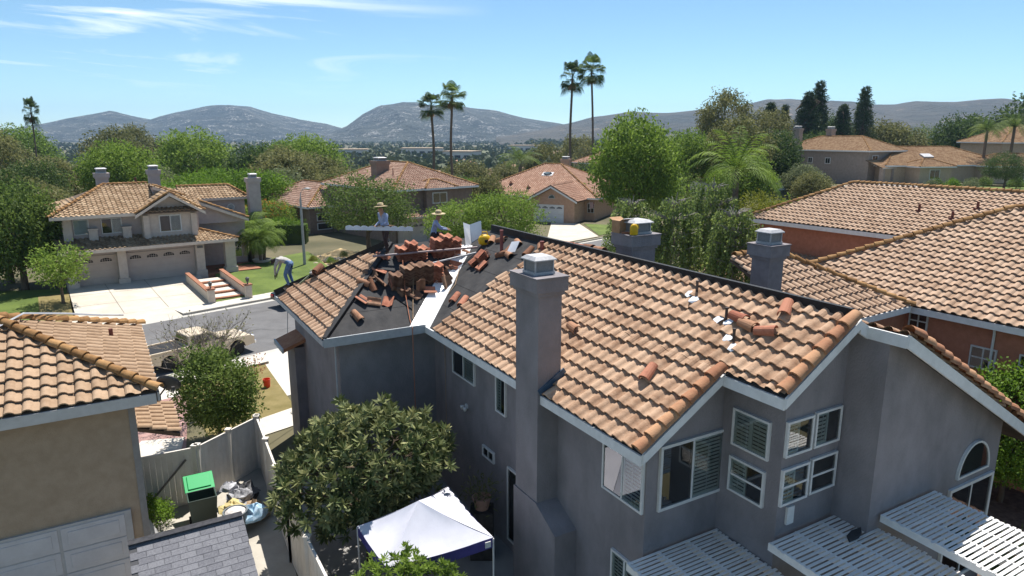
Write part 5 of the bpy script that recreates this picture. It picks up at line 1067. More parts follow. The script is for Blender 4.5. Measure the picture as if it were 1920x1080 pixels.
plant('euc', 37.5, 128, float(gz(37, 128)), 'tall airy eucalyptus with open crown against the hills', 1.35, sz=1.5); plant('olive', 33, 132, float(gz(33, 132)), 'dark olive tree at the foot of the airy eucalyptus', 1.2, mt='dark')
for i, (x, y, s, k) in enumerate([(55, 150, 1.5, 'conifer'), (59, 152, 1.25, 'conifer2'), (63, 150, 1.7, 'conifer'), (67, 154, 1.65, 'conifer2'), (71.5, 152, 1.5, 'conifer'), (78, 156, 1.6, 'conifer2'), (50.5, 150, 1.15, 'conifer')]):
    plant(k, x, y, float(gz(x, y)) - 1, ['conifer nearest the eucalyptus gap', 'slim second conifer from the left', 'broad tall conifer, third from the left', 'tallest slim conifer of the row', 'broad conifer behind the tall chimney', 'tall slim conifer at the right of the row', 'short conifer at the left end of the row'][i] + ' in the row behind the grey house', s, group='conifers behind the grey house', name='conifer', cat='conifer')
for i, (x, y, s, k, mt_) in enumerate([(86, 160, 1.9, 'olive', None), (95, 165, 2.1, 'street', None), (104, 160, 2.0, 'dense', None), (112, 168, 2.2, 'olive', 'dark'), (122, 152, 2.1, 'dense', 'mid'), (78, 170, 2.0, 'dense', None), (131, 160, 2.5, 'olive', 'dark'), (104, 140, 2.3, 'dense', None)]):
    plant(k, x, y, float(gz(x, y)), ['olive toned', 'rounded mid green', 'dense dark', 'dark olive', 'thick mid green', 'dense dark low', 'broad dark olive', 'tallest dark'][i] + ' tree in the belt right of the conifers', s, mt=mt_, group='tree belt on the rise at right')
for i, (x, y) in enumerate([(58, 94), (61, 95.5), (64.5, 96.5), (68.5, 100), (74, 101), (60, 90), (71, 97), (78, 99), (56, 92)]): plant('shrub', x, y, float(gz(x, y)), ['first', 'second', 'third', 'fourth', 'fifth', 'sixth', 'seventh', 'eighth', 'ninth'][i] + ' rounded shrub along the beds of the low tan house', 1.1, cat='shrub', name='shrub', mt=['mid', 'lime', 'grey'][i % 3], group='garden shrubs at the low tan house')
cl = blob_clusters(700, 1.5, 1.5, 2.2, 2.25, 26, .5, -1.1, 19); t = thing('bush', 'tall round clipped green bush before the terracotta house at the right edge', 'bush', (14.7, 18.7, 0)); obj('crown', crown_mesh('crown', cl, .35 * np.ones(len(cl)), 26, .10, .06, LG['lime'], .3), t); obj('trunk', trunk_mesh('trunk', 1.6, .08, cl, bark, 6, (0, 0), 2), t)
SEEN = {}
def ORD(k):
    n = SEEN.get(k, 0); SEEN[k] = n + 1; return ['', ', the second such one', ', the third such one', ', the fourth such one', ', the fifth such one'][n]
# middle distance: trees one can tell apart, copies of a few kinds
zone = [(-62, 62, .75), (-70, 78, 1.0), (-58, 82, 1.05), (-48, 84, 1.05), (-52, 98, 1.25), (-66, 104, 1.35), (-40, 92, 1.3), (-36, 104, 1.4), (-80, 100, 1.35), (-44, 116, 1.5), (-58, 124, 1.6), (-30, 98, 1.1), (-32, 118, 1.4), (-24, 106, 1.0), (-74, 130, 1.5), (-92, 128, 1.5), (-50, 140, 1.6), (-38, 138, 1.6), (-26, 128, 1.3), (-20, 118, 1.1), (-18, 136, 1.5), (-12, 146, 1.6), (-88, 158, 1.9), (-70, 160, 1.8), (-56, 164, 1.7), (-44, 162, 1.6), (-30, 158, 1.6), (-6, 130, 1.2), (-2, 150, 1.6), (6, 142, 1.3), (16, 150, 1.4), (24, 146, 1.3), (30, 116, 1.0), (44, 140, 1.2), (-105, 150, 2.0), (-120, 175, 2.1), (-100, 190, 2.0), (-80, 195, 1.9), (-62, 196, 1.9), (-46, 194, 1.8), (-30, 190, 1.8), (-14, 180, 1.7), (2, 182, 1.7), (18, 182, 1.7), (34, 176, 1.6), (-140, 200, 2.3), (-8, 112, .9), (20, 122, .9), (-48, 72, 1.0), (-54, 70, 1.1), (30, 88, 1.1), (36, 98, 1.2), (26, 98, 1.1), (34, 108, 1.2), (42, 118, 1.2), (20, 104, 1.0), (46, 128, 1.3), (52, 138, 1.3), (60, 140, 1.3), (26, 80, .9), (38, 90, .8), (36, 84, .7), (-15, 92, .9), (-22, 90, 1.0)]
kinds = ['olive', 'dense', 'grey', 'lime', 'street', 'euc', 'bigbright', 'olive', 'grey']
adj = ['grey-green', 'dense dark', 'pale green', 'bright', 'rounded', 'airy', 'leafy', 'brownish', 'silvery']; place = ['in the woodland beyond the pale house', 'in the valley woodland left of the fan palms', 'in the valley behind the brown house', 'in the trees behind the peach house']
for i, (x, y, s) in enumerate(zone):
    k = kinds[(i * 5 + (i // 7)) % len(kinds)]; pl = place[0] if x < -45 else place[1] if x < -25 else place[2] if x < -5 else place[3]
    far = 'far ' if y > 145 else 'near ' if y < 100 else ''
    kk = (i * 5 + (i // 7)) % len(kinds); plant(k, x + rg.normal() * 1.5, y + rg.normal() * 1.5, float(gz(x, y)) - .2, f'{far}{adj[kk]} tree {pl}' + ORD(f'{far}{adj[kk]} tree {pl}'), s * (1.0 if x < -25 else .95), group='trees of the valley woodland', mt=None)
for i, (x, y, s) in enumerate([(-35, 78, .9), (-31, 84, 1.0), (-39, 74, .85)]): plant('lime', x, y, 0, ['soft bright green tree right behind the tall side chimney', 'soft bright green tree left of the brown house roof', 'soft bright green tree behind the pale house ridge'][i], s * 1.15, sz=s * 1.3)
# far wood across the valley floor: nobody could count it
n = 7500; g = np.random.default_rng(3); az = g.uniform(-.85, .95, n); d = 190 * (11 ** g.uniform(0, 1, n) ** .85); X = d * np.sin(az); Y = d * np.cos(az); Z = gz(X, Y); sz = g.uniform(2.4, 5.2, n); per = 14
Vv = []; dd = unit(g.normal(size=(n, per, 3))); dd[:, :, 2] = np.abs(dd[:, :, 2]); P = np.stack([X, Y, Z], 1)[:, None, :] + dd * (sz[:, None, None] * np.array([.95, .95, 1.35])) * g.uniform(.6, 1, (n, per, 1)); P = P.reshape(-1, 3); sc = np.repeat(sz, per)[:, None]
D = unit(g.normal(size=P.shape)); Wd = unit(np.cross(D, g.normal(size=P.shape))); a = P - D * sc * .55; c = P + D * sc * .55; b_ = P + Wd * sc * .42; e = P - Wd * sc * .42; V = np.stack([a, b_, c, e], 1).reshape(-1, 3); F = np.arange(len(V)).reshape(-1, 4); me = arr_mesh('far_wood', V, F, np.repeat(g.uniform(0, .6, n), per) + g.uniform(0, .35, n * per)); me.materials.append(leafmat('leaf_far', (.04, .062, .024), (.13, .15, .065), .1)); stuff(tag(obj('far_wood', me), 'far woodland spread across the valley floor below the hills', 'woodland'))
# scattered far houses
fh = [(-95, 210, 20), (-70, 235, -10), (-52, 230, 35), (-20, 260, 10), (10, 240, -20), (26, 215, 15), (45, 250, 40), (-130, 300, 0), (-60, 330, 20), (0, 340, 30), (40, 330, -15), (80, 300, 10), (-30, 420, 25), (30, 450, 0), (90, 420, 30), (-110, 430, -20), (-160, 380, 15), (60, 200, 20), (-12, 205, 40), (-36, 215, 5), (5, 176, 12), (17, 196, -8), (30, 170, 30), (-3, 212, 18), (43, 206, 5), (54, 188, 25), (12, 232, 10), (-28, 245, -12), (-64, 262, 20), (-48, 300, 5)]
for i, (x, y, dg) in enumerate(fh):
    z = float(gz(x, y)); t_ = R(dg); ca, sa = math.cos(t_), math.sin(t_); a_, b__ = x * ca + y * sa, -x * sa + y * ca
    lb = (['small tile-roofed house', 'pale low house', 'salmon-roofed house', 'brown-roofed house'][i % 4] + ' far among valley trees' + (' left of centre' if x < -40 else ' near the fan palms' if x < 20 else ' right of centre')); h = hip_house(lb + ORD(lb), dg, a_ - 7, a_ + 7, b__ - 5, b__ + 5, z, 3.4 if i < 20 else 5.4, .45, MAT['tan_light'] if i % 3 else MAT['white_stucco'], [tsl, tpk, tbr][i % 3], detail=False, group='far houses in the valley')

# long pale commercial buildings across the valley
for i, (x, y, w_) in enumerate([(-150, 640, 34), (-90, 700, 40), (-200, 560, 30), (20, 760, 44), (110, 720, 30), (-40, 560, 24)]):
    h = House('valley_building', ['long pale building left of the middle hill', 'longest pale building below the gap in the hills', 'short pale building far left across the valley', 'wide pale building behind the fan palms', 'pale building across the valley right of the fan palms', 'small pale building across the valley near the middle'][i], 'building', 8 - 5 * i, *(lambda t: (x * math.cos(t) + y * math.sin(t), -x * math.sin(t) + y * math.cos(t)))(R(8 - 5 * i)), float(gz(x, y)), 'pale buildings across the valley')
    m = MB(); m.box(-w_ / 2, w_ / 2, -12, 12, 0, 7); m.build('wall', MAT['white_stucco'], h.e); m = MB(); m.box(-w_ / 2 - .5, w_ / 2 + .5, -12.5, 12.5, 7, 7.8); m.build('roof', MAT['tan_light'], h.e)
    for k in range(int(w_ / 8)): m = MB(); m.box(-w_ / 2 + 2 + k * 8, -w_ / 2 + 7 + k * 8, -12.06, -11.98, 2, 4.5); m.build('window', MAT['dark_room'], h.e)
# ---------------------------------------------------------------- things lying on the stripped roof
def frame_w(h, a, b, z, up, sl):
    """matrix on a roof plane of house h: x across, y up the slope, z normal"""
    hh = Vector((up[0], up[1], 0)); k = math.sqrt(1 + sl * sl); s = (hh + Vector((0, 0, sl))) / k; u = s.cross(Vector((0, 0, 1))).normalized(); n = u.cross(s)
    L = Matrix((u, s, n)).transposed().to_4x4(); L.translation = Vector((0, 0, 0)); W_ = Matrix.Rotation(h.t, 4, 'Z') @ L; W_.translation = h.world(a, b, z); return W_
def onW(a, b): return frame_w(MH, a, b, zw(b), (0, 1), SL)
def onN(a, b): return frame_w(MH, a, b, zn(a), (1, 0), SL)
def s_tile_mesh(name, m, w=.33, L=.42, amp=.036, th=.016):
    b = MB(); k = 12; P = [(-w / 2 + w * i / k, amp * math.sin(2 * math.pi * i / k * 1.15 + .4)) for i in range(k + 1)]; n = k + 1
    v = [(x, -L / 2, z + th) for x, z in P] + [(x, L / 2, z + th) for x, z in P] + [(x, -L / 2, z) for x, z in P] + [(x, L / 2, z) for x, z in P]
    f = [(i, i + 1, n + i + 1, n + i) for i in range(k)] + [(2 * n + i, 3 * n + i, 3 * n + i + 1, 2 * n + i + 1) for i in range(k)] + [(2 * n + i, 2 * n + i + 1, i + 1, i) for i in range(k)] + [(n + i, n + i + 1, 3 * n + i + 1, 3 * n + i) for i in range(k)] + [(0, n, 3 * n, 2 * n), (k, 2 * n + k, 3 * n + k, n + k)]
    b.add(v, f); me = b.mesh(name); me.materials.append(m); return me
def barrel_mesh(name, m, L=.42, r0=.13, r1=.105, th=.018, n=9):
    b = MB(); v = []
    for r, y in ((r0, -L / 2), (r1, L / 2), (r0 - th, -L / 2), (r1 - th, L / 2)): v += [(r * math.cos(math.pi * i / (n - 1)), y, r * math.sin(math.pi * i / (n - 1))) for i in range(n)]
    f = [(i, n + i, n + i + 1, i + 1) for i in range(n - 1)] + [(2 * n + i, 2 * n + i + 1, 3 * n + i + 1, 3 * n + i) for i in range(n - 1)] + [(i, i + 1, 2 * n + i + 1, 2 * n + i) for i in range(n - 1)] + [(n + i, 3 * n + i, 3 * n + i + 1, n + i + 1) for i in range(n - 1)]
    b.add(v, f); me = b.mesh(name); me.materials.append(m); return me
t_red = mat('tile_new_red', (.29, .10, .058), (.45, .19, .115), .85, 6, bump=.2, bscale=40, objrand=.5); t_old = mat('tile_weathered', (.15, .08, .05), (.27, .16, .10), .9, 7, bump=.3, bscale=40, objrand=.5); t_dk = mat('tile_cap_old', (.20, .09, .05), (.36, .19, .11), .9, 6, bump=.3, bscale=40, objrand=.5)
SM = {'red': s_tile_mesh('loose_tile', t_red), 'old': s_tile_mesh('loose_tile', t_old), 'bar': barrel_mesh('ridge_tile', t_dk), 'barred': barrel_mesh('ridge_tile', t_red)}
def lvl(a, b): return Matrix.Translation(MH.world(a, b, zw(b - .16))) @ Matrix.Rotation(MH.t, 4, 'Z') @ Matrix.Rotation(R(9), 4, 'X')
kr = random.Random(9); ORDN = ['', 'second', 'third', 'fourth', 'fifth', 'sixth', 'seventh', 'eighth', 'ninth', 'tenth', 'eleventh', 'twelfth', 'thirteenth', 'fourteenth', 'fifteenth', 'sixteenth']
def put(me, M, label, group=None, name='loose_tile', cat='clay tile'):
    o = obj(name, me); o.matrix_world = M; return tag(o, label, cat, group)
def stack(Mb, key, n, label, step=.047, rot=0.0, group='tiles stacked on the bare roof'):
    for i in range(n):
        M = Mb @ Matrix.Translation((kr.gauss(0, .006), kr.gauss(0, .008), .03 + i * step)) @ Matrix.Rotation(rot + kr.gauss(0, .02), 4, 'Z'); put(SM[key], M, ('topmost' if i == n - 1 else 'lowest' if i == 0 else ORDN[i] + '-lowest') + ' ' + label, group)
for i, (a, n) in enumerate([(7.95, 10), (8.29, 13), (8.63, 9), (9.2, 14), (9.54, 16), (9.88, 13)]):
    stack(lvl(a, 21.1), 'red', n, f'red-brown tile in the {["first", "second", "third", "fourth", "fifth", "sixth"][i]} stack from left behind the long pole')
for i, (a, n) in enumerate([(7.72, 13), (8.06, 14), (8.40, 14), (8.74, 13)]):
    stack(lvl(a, 20.12), 'old' if i < 3 else 'red', n, f'weathered tile in the {["first", "second", "third", "fourth"][i]} stack from left before the long pole')
stack(lvl(7.3, 20.0), 'old', 11, 'weathered roof tile in the leftmost short stack beside the hip'); stack(lvl(7.45, 19.75), 'old', 5, 'weathered roof tile in the low stack before the leftmost one', rot=.2)
stack(onN(10.05, 19.75), 'red', 3, 'red roof tile in the small pile right of the metal valley'); stack(onN(10.25, 19.55), 'red', 6, 'red roof tile in the upright pile right of the metal valley', rot=.3); stack(onN(10.0, 19.2), 'red', 2, 'red roof tile lying beside the pile right of the metal valley', rot=.2)
def lie(M, key, label, rx=0, ry=0, rz=0, dz=.03): put(SM[key], M @ Matrix.Translation((0, 0, dz)) @ Matrix.Rotation(rz, 4, 'Z') @ Matrix.Rotation(rx, 4, 'X') @ Matrix.Rotation(ry, 4, 'Y'), label)
lie(onW(5.75, 19.08), 'bar', 'single tile lying alone low on the black felt', rz=.3); lie(onW(6.42, 19.5), 'old', 'tan tile lying flat in the middle of the black felt', rz=1.2); lie(onW(6.12, 19.62), 'red', 'broken reddish tile left of the flat tan tile', rz=.6, ry=.35); lie(onW(6.85, 19.45), 'red', 'broken reddish tile right of the flat tan tile', rz=-.5, ry=-.3)
lie(onW(6.35, 20.25), 'bar', 'tan ridge tile in the little heap below the weathered stacks', rz=.9); lie(onW(6.58, 20.1), 'bar', 'ridge tile leaning in the little heap below the weathered stacks', rz=.2, rx=.4); lie(onW(6.85, 20.15), 'old', 'upturned tile right of the ridge tile heap', rz=.4, ry=.8, dz=.12); lie(onW(7.2, 20.05), 'red', 'reddish shard leaning near the weathered stacks', rz=-.3, ry=1.0, dz=.12)
lie(onW(8.0, 19.75), 'old', 'weathered tile standing on edge beside the ropes', rx=1.25, rz=.25, dz=.2); lie(onW(9.05, 20.05), 'old', 'tan tile resting on the metal valley, upper one', rz=.5, rx=.5, dz=.14); lie(onW(8.95, 19.8), 'old', 'tan tile resting on the metal valley, lower one', rz=.2, rx=.7, dz=.16)
lie(onN(8.75, 18.62), 'barred', 'orange-red tile on the felt right of the metal valley, left one', rz=.5); lie(onN(8.75, 18.05), 'barred', 'orange-red tile on the felt right of the metal valley, right one', rz=.55)
for i, (a, b, rz) in enumerate([(11.0, 20.4, .8), (11.1, 19.9, 2.0), (11.15, 18.9, 1.2), (10.8, 18.9, .4), (10.6, 19.0, 2.2), (10.65, 18.6, 1.4), (10.95, 17.9, .3), (11.2, 17.6, 1.0)]):
    lie(onN(a, b), 'bar', ['big brown ridge tile nearest the yellow bag', 'brown ridge tile right of the yellow bag', 'ridge tile lying along the black ridge board', 'brown ridge tile behind the red vent pipe', 'ridge tile at the foot of the red vent pipe, left', 'ridge tile at the foot of the red vent pipe, right', 'ridge tile below the short red pipe', 'ridge tile tucked against the ridge board by the short pipe'][i], rz=rz, dz=.02)
for i, (a, b, rz, k) in enumerate([(10.72, 9.28, 1.45, 'barred'), (10.62, 8.95, 1.45, 'bar'), (10.6, 8.5, 1.9, 'barred'), (11.2, 8.55, .4, 'barred'), (9.0, 9.95, .25, 'barred'), (9.25, 12.95, 1.4, 'bar')]):
    lie(onN(a, b), k, ['left one of three loose ridge tiles near the right gable', 'middle one of three loose ridge tiles near the right gable', 'right one of three loose ridge tiles near the right gable', 'loose ridge tile just under the black ridge board at right', 'loose ridge tile low on the tiles near the jog in the eave', 'broken ridge tile on the tiles right of the near chimney'][i], rz=rz, dz=.11)
for i, (a, b, rz) in enumerate([(11.62, 16.6, .1), (11.62, 16.15, .2), (11.6, 15.7, 1.5), (11.6, 15.2, 1.6)]): lie(frame_w(MH, a, b, ZR - .02, (1, 0), -.2), 'red' if i < 2 else 'bar', ['tile lying beyond the ridge board right of the box-topped chimney, first', 'second tile beyond the ridge board right of the box-topped chimney', 'third tile beyond the ridge board right of the box-topped chimney', 'fourth tile beyond the ridge board right of the box-topped chimney'][i], rz=rz, dz=.12)
# pipes through the roof with their white flashings
for i, (a, b, hgt, r_, lab, fl_) in enumerate([(11.02, 10.82, .34, .03, 0, 1), (10.6, 9.55, .32, .03, 0, 1), (10.22, 8.98, .30, .03, 0, 1), (10.75, 19.3, .66, .055, 0, 0), (11.1, 17.4, .3, .06, 0, 0)]):
    m = MB(); q = MH.p(a, b, zn(a)); m.tube([q, q + Vector((0, 0, hgt))], r_, 8); m.tube([q + Vector((0, 0, hgt - .02)), q + Vector((0, 0, hgt + .02))], r_ * 1.2, 8); m.build('vent_pipe', mat('pipe_red', (.17, .05, .045), (.26, .085, .075), .6, 8) if not fl_ else mat('pipe_dark', (.05, .04, .035), (.10, .08, .07), .6, 8), MROOF)
    if fl_:
        M = Matrix.Identity(4); m = MB(); rr = random.Random(i)
        for k in range(2): cx, cy = a - .16 + rr.gauss(0, .05), b + .12 - k * .26; pts = [MH.p(cx + .09 * math.cos(t) * rr.uniform(.7, 1.3), cy + .11 * math.sin(t) * rr.uniform(.7, 1.3), zn(cx + .09 * math.cos(t)) + .125 + .012 * math.sin(3 * t)) for t in [k2 * 6.283 / 7 for k2 in range(7)]]; m.slab(pts, .006)
        m.build('lead_flashing', mat('flashing_white', (.72, .74, .78), (.80, .82, .85), .35, 5), MROOF)
# sheet metal: bent white valley piece standing up, smaller offcuts
wm = MAT['valley_metal']; T_ = thing('valley_sheet', 'bent white metal valley sheet standing upright against the ridge', 'metal sheet', MH.world(10.72, 21.15, zw(21.15) - .05), R(30))
m = MB(); m.add([(-.34, 0, 0), (0, .14, 0), (.3, .0, 0), (.42, .35, 1.02), (.06, .52, .88), (-.28, .35, 1.0)], [(0, 1, 4, 5), (1, 2, 3, 4)]); m.add([(-.34, .012, 0), (0, .152, 0), (.3, .012, 0), (.42, .362, 1.02), (.06, .532, .88), (-.28, .362, 1.0)], [(5, 4, 1, 0), (4, 3, 2, 1)]); m.build('sheet', wm, T_)
m = MB(); m.slab([MH.world(9.75, 20.95, zw(20.95) + .06), MH.world(10.15, 20.75, zn(10.15) + .09), MH.world(10.45, 21.2, zn(10.45) + .1), MH.world(10.1, 21.35, zw(21.35) + .06)], .006); tag(m.build('metal_offcut', wm), 'white metal offcut lying across the top of the valley', 'metal sheet')
# long pole, yellow bag, white paper, ropes, cable
m = MB(); m.tube([MH.world(6.95, 21.0, zw(21.0) + .22), MH.world(8.7, 20.75, zw(20.75) + .42), MH.world(10.5, 20.5, zn(10.5) + .12)], .035, 8); tag(m.build('pole', mat('pole_red', (.22, .12, .11), (.33, .27, .27), .5, 1.2)), 'long thin pipe laid across between the tile stacks', 'pole')
m = MB(); m.tube([MH.world(8.4, 20.62, zw(20.62) + .06), MH.world(10.35, 20.35, zn(10.35) + .06)], .03, 8); tag(m.build('pole', MAT['galvanised']), 'short grey pipe below the long pipe on the felt', 'pole')
yb = thing('yellow_bag', 'bright yellow tool bag among the brown ridge tiles', 'bag', MH.world(10.78, 20.55, zn(10.78)), .4); ym = mat('yellow_plastic', (.62, .36, .01), (.72, .47, .02), .5, 5)
m = MB(); m.lathe([(.12, 0), (.2, .05), (.22, .18), (.17, .3), (.08, .36)], n=12, sx=1.1, sy=.8); m.build('body', ym, yb, smooth=True); m = MB(); m.tube([(-.12, 0, .33), (-.08, 0, .45), (.08, 0, .45), (.12, 0, .33)], .02, 6); m.build('handle', ym, yb); m = MB(); m.box(-.06, .06, -.19, -.17, .1, .2); m.build('patch', MAT['black_batten'], yb)
m = MB(); m.extr([MH.world(10.62, 18.75, zn(10.62) + .1), MH.world(10.72, 18.38, zn(10.72) + .12), MH.world(10.92, 18.42, zn(10.92) + .32), MH.world(10.84, 18.8, zn(10.84) + .3)], (.004, .004, 0)); tag(m.build('paper_sheet', mat('paper_white', (.70, .72, .76), (.78, .8, .83), .7, 4)), 'white paper wrapper propped near the short vent pipes', 'paper')
def rope(pts, m, label, r=.012): b = MB(); b.tube(pts, r, 5); return tag(b.build('rope', m), label, 'rope')
rm = mat('rope_tan', (.30, .20, .12), (.42, .30, .19), .9, 8); ro_ = mat('rope_orange', (.40, .15, .08), (.5, .2, .11), .9, 8)
rope([MH.world(7.75, 20.45, zw(20.45) + .45), MH.world(7.45, 19.5, zw(19.5) + .12), MH.world(7.25, 18.7, zw(18.7) + .05), MH.world(7.2, 18.38, ZE + .02), MH.world(7.2, 18.36, 3.6), MH.world(7.22, 18.4, 1.2)], ro_, 'orange rope running down the felt and over the gutter')
rope([MH.world(9.2, 20.2, zw(20.2) + .16), MH.world(8.4, 20.1, zw(20.1) + .12), MH.world(7.9, 19.95, zw(19.95) + .3), MH.world(7.65, 19.4, zw(19.4) + .06), MH.world(7.35, 18.7, zw(18.7) + .05)], rm, 'tan rope looping past the standing tile to the gutter')
rope([MH.world(9.6, 20.1, zn(9.6) + .1), MH.world(9.1, 19.4, zn(9.1) + .05), MH.world(8.75, 19.2, zn(8.75) + .04)], rm, 'tan rope hanging along the right side of the metal valley')
rope([MH.world(8.06, 18.0, 4.95), MH.world(8.06, 18.0, 1.0)], rm, 'thin cord hanging down the inner corner wall', .008)
rope([MH.world(5.0, 24.95, 5.1), MH.world(4.9, 25.0, 3.5), MH.world(4.95, 25.05, .3)], MAT['grey_cable'], 'grey cable hanging from the far left eave corner', .014)
m = MB(); m.tube([onW(7.0, 19.75) @ Vector((0, 0, .02)), onW(7.5, 19.05) @ Vector((0, 0, .02))], .016, 5); tag(m.build('pry_bar', MAT['black_batten']), 'thin dark bar lying on the felt', 'bar')
# pile of tools on the hip end tiles
tp = thing('tool_pile', 'heap of straps and a nail gun on the tiles near the bending roofer', 'tools', MH.world(5.72, 23.9, ZE + SL * 1.14 + .1), R(30)); tg = random.Random(2)
for i in range(5): m = MB(); m.lathe([(.02, 0), (.07, .03), (.08, .08), (.03, .12)], (tg.gauss(0, .12), tg.gauss(0, .16), tg.uniform(0, .06)), 7, tg.uniform(.7, 1.5), tg.uniform(.7, 1.4)); m.build('strap', mat('strap_%d' % (i % 2), ((.35, .34, .33), (.10, .06, .05))[i % 2], ((.5, .5, .5), (.18, .1, .08))[i % 2], .8, 12), tp)
m = MB(); m.bar((-.5, -.1, -.28), (-.05, .0, .02), .05, .06); m.box(-.1, .06, -.05, .05, .0, .18); m.build('nail_gun', mat('tool_grey', (.10, .12, .08), (.3, .33, .2), .5, 9), tp)
for i in range(3): put(SM['bar' if i else 'old'], frame_w(MH, 5.95, 23.55, ZE + SL * 1.37, (1, 0), SL) @ Matrix.Translation((0, 0, .12 + .07 * i)) @ Matrix.Rotation(.3 * i, 4, 'Z'), ['lowest', 'middle', 'top'][i] + ' tile of the three piled beside the tools on the hip end')
# cardboard box, yellow jug and brick on the second chimney
cbx = thing('cardboard_box', 'open cardboard box on top of the second chimney', 'box', MH.world(12.58, 15.45, 8.06), R(32)); cm_ = mat('cardboard', (.36, .21, .11), (.44, .27, .15), .9, 5)
m = MB(); m.box(-.22, .22, -.17, .17, 0, .36); m.build('carton', cm_, cbx)
for s in (-1, 1): m = MB(); m.bar((0 - .2, s * .17, .36), (.2, s * .17, .36), .01, .0); m.add([(-.22, s * .17, .36), (.22, s * .17, .36), (.22, s * .3, .42), (-.22, s * .3, .42)], [(0, 1, 2, 3)]); m.build('flap', cm_, cbx)
jg = thing('yellow_jug', 'yellow plastic jug on the second chimney beside the box', 'jug', MH.world(12.52, 14.82, 8.06), .4); m = MB(); m.lathe([(.1, 0), (.12, .02), (.12, .2), (.09, .28), (.04, .32)], n=10, sx=1.1, sy=.7); m.build('body', ym, jg, smooth=True); m = MB(); m.tube([(.02, 0, .3), (.12, 0, .3), (.15, 0, .18)], .018, 6); m.build('handle', ym, jg)
m = MB(); q = MH.world(12.46, 15.12, 8.06); m.box(q.x - .1, q.x + .1, q.y - .05, q.y + .05, 8.062, 8.12); tag(m.build('brick', brick), 'small red brick lying on the second chimney', 'brick')

for i, (a, b, rz, k, ry) in enumerate([(7.35, 21.2, .4, 'red', .2), (8.95, 21.25, 1.3, 'red', .3), (10.3, 20.95, .7, 'bar', 0), (9.35, 20.55, .2, 'old', .2), (9.62, 20.5, 1.1, 'red', -.3), (7.0, 20.6, .9, 'red', .5), (6.7, 20.55, .1, 'old', -.2), (8.3, 19.65, 1.4, 'red', .2), (7.75, 19.55, .6, 'old', 0)]):
    lie(onW(a, b), k, ['red tile fallen left of the back stacks', 'red tile lying between the two groups of back stacks', 'ridge tile at the top of the metal valley', 'tan tile fallen right of the front stacks', 'red tile fallen right of the front stacks', 'red tile leaning beside the hip board near the hatted roofer', 'tan tile near the hip board below the hatted roofer', 'red tile lying below the front stacks', 'tan tile lying below the front stacks'][i], rz=rz, ry=ry, dz=.06)
# ---------------------------------------------------------------- people
SKIN = mat('skin', (.30, .17, .11), (.36, .21, .14), .6, 8); STRAW = mat('straw_hat', (.46, .36, .20), (.58, .47, .29), .9, 20, bump=.3, bscale=60)
def person(label, loc, rz, J, mats, scale=1.0, hat=None, belt=None):
    """J: joint name -> (pos, radius, parent, region). Body grown with a Skin modifier over the joints into one continuous mesh; region picks the clothing"""
    names = list(J); me = bpy.data.meshes.new('body'); me.from_pydata([J[n][0] for n in names], [(names.index(n), names.index(J[n][2])) for n in names if J[n][2]], []); o = bpy.data.objects.new('tmp', me); C.objects.link(o)
    sk = o.modifiers.new('skin', 'SKIN'); sk.use_smooth_shade = True
    for i, n in enumerate(names): d = me.skin_vertices[0].data[i]; r = J[n][1]; d.radius = (r if isinstance(r, tuple) else (r, r)); d.use_root = (n == 'pelvis')
    ss = o.modifiers.new('sub', 'SUBSURF'); ss.levels = 2; ss.render_levels = 2
    dg = bpy.context.evaluated_depsgraph_get(); ev = o.evaluated_get(dg); m2 = bpy.data.meshes.new_from_object(ev); bpy.data.objects.remove(o)
    m2.materials.clear()
    for mm in mats: m2.materials.append(mm)
    segs = [(Vector(J[n][0]), Vector(J[J[n][2]][0]), J[n][3]) for n in names if J[n][2]]
    for p in m2.polygons:
        c = p.center; best = 9; reg = 0
        for a, b, r in segs:
            ab = b - a; t = max(0, min(1, (c - a).dot(ab) / max(1e-9, ab.length_squared))); d = (c - a - ab * t).length
            if d < best: best = d; reg = r
        p.material_index = reg; p.use_smooth = True
    t = thing('person', label, 'person', loc, rz); t.scale = (scale,) * 3; b = obj('body', m2, t)
    if hat:
        h, tilt = hat; m = MB(Matrix.Translation(h) @ Matrix.Rotation(tilt, 4, 'X')); m.lathe([(.245, -.015), (.25, .0), (.17, .012), (.112, .02), (.108, .09), (.085, .125), (.02, .135)], n=20); m.build('hat', STRAW, t, smooth=True)
        m = MB(Matrix.Translation(h) @ Matrix.Rotation(tilt, 4, 'X')); m.lathe([(.114, .02), (.113, .05), (.109, .052)], n=20); m.build('hat_band', mat('hat_band', (.16, .09, .05), None, .8), t)
    return t
def limb_hand(J, side, wrist, dirv, reg):
    """five short finger chains rooted in the palm"""
    w = Vector(wrist); d = Vector(dirv).normalized(); s = d.cross(Vector((0, 0, 1)));
    s = s.normalized() if s.length > .1 else Vector((0, 1, 0)); J['palm' + side] = (tuple(w + d * .06), (.038, .022), 'wrist' + side, reg)
    for i in range(4): b = w + d * .09 + s * (-.027 + .018 * i); J[f'f{i}{side}'] = (tuple(b), .0095, 'palm' + side, reg); J[f'g{i}{side}'] = (tuple(b + d * (.05 + .012 * (1 - abs(i - 1.3) / 2)) - Vector((0, 0, .015))), .008, f'f{i}{side}', reg)
    J['th' + side] = (tuple(w + d * .05 - s * .05), .011, 'palm' + side, reg); J['tt' + side] = (tuple(w + d * .085 - s * .06 - Vector((0, 0, .01))), .009, 'th' + side, reg)
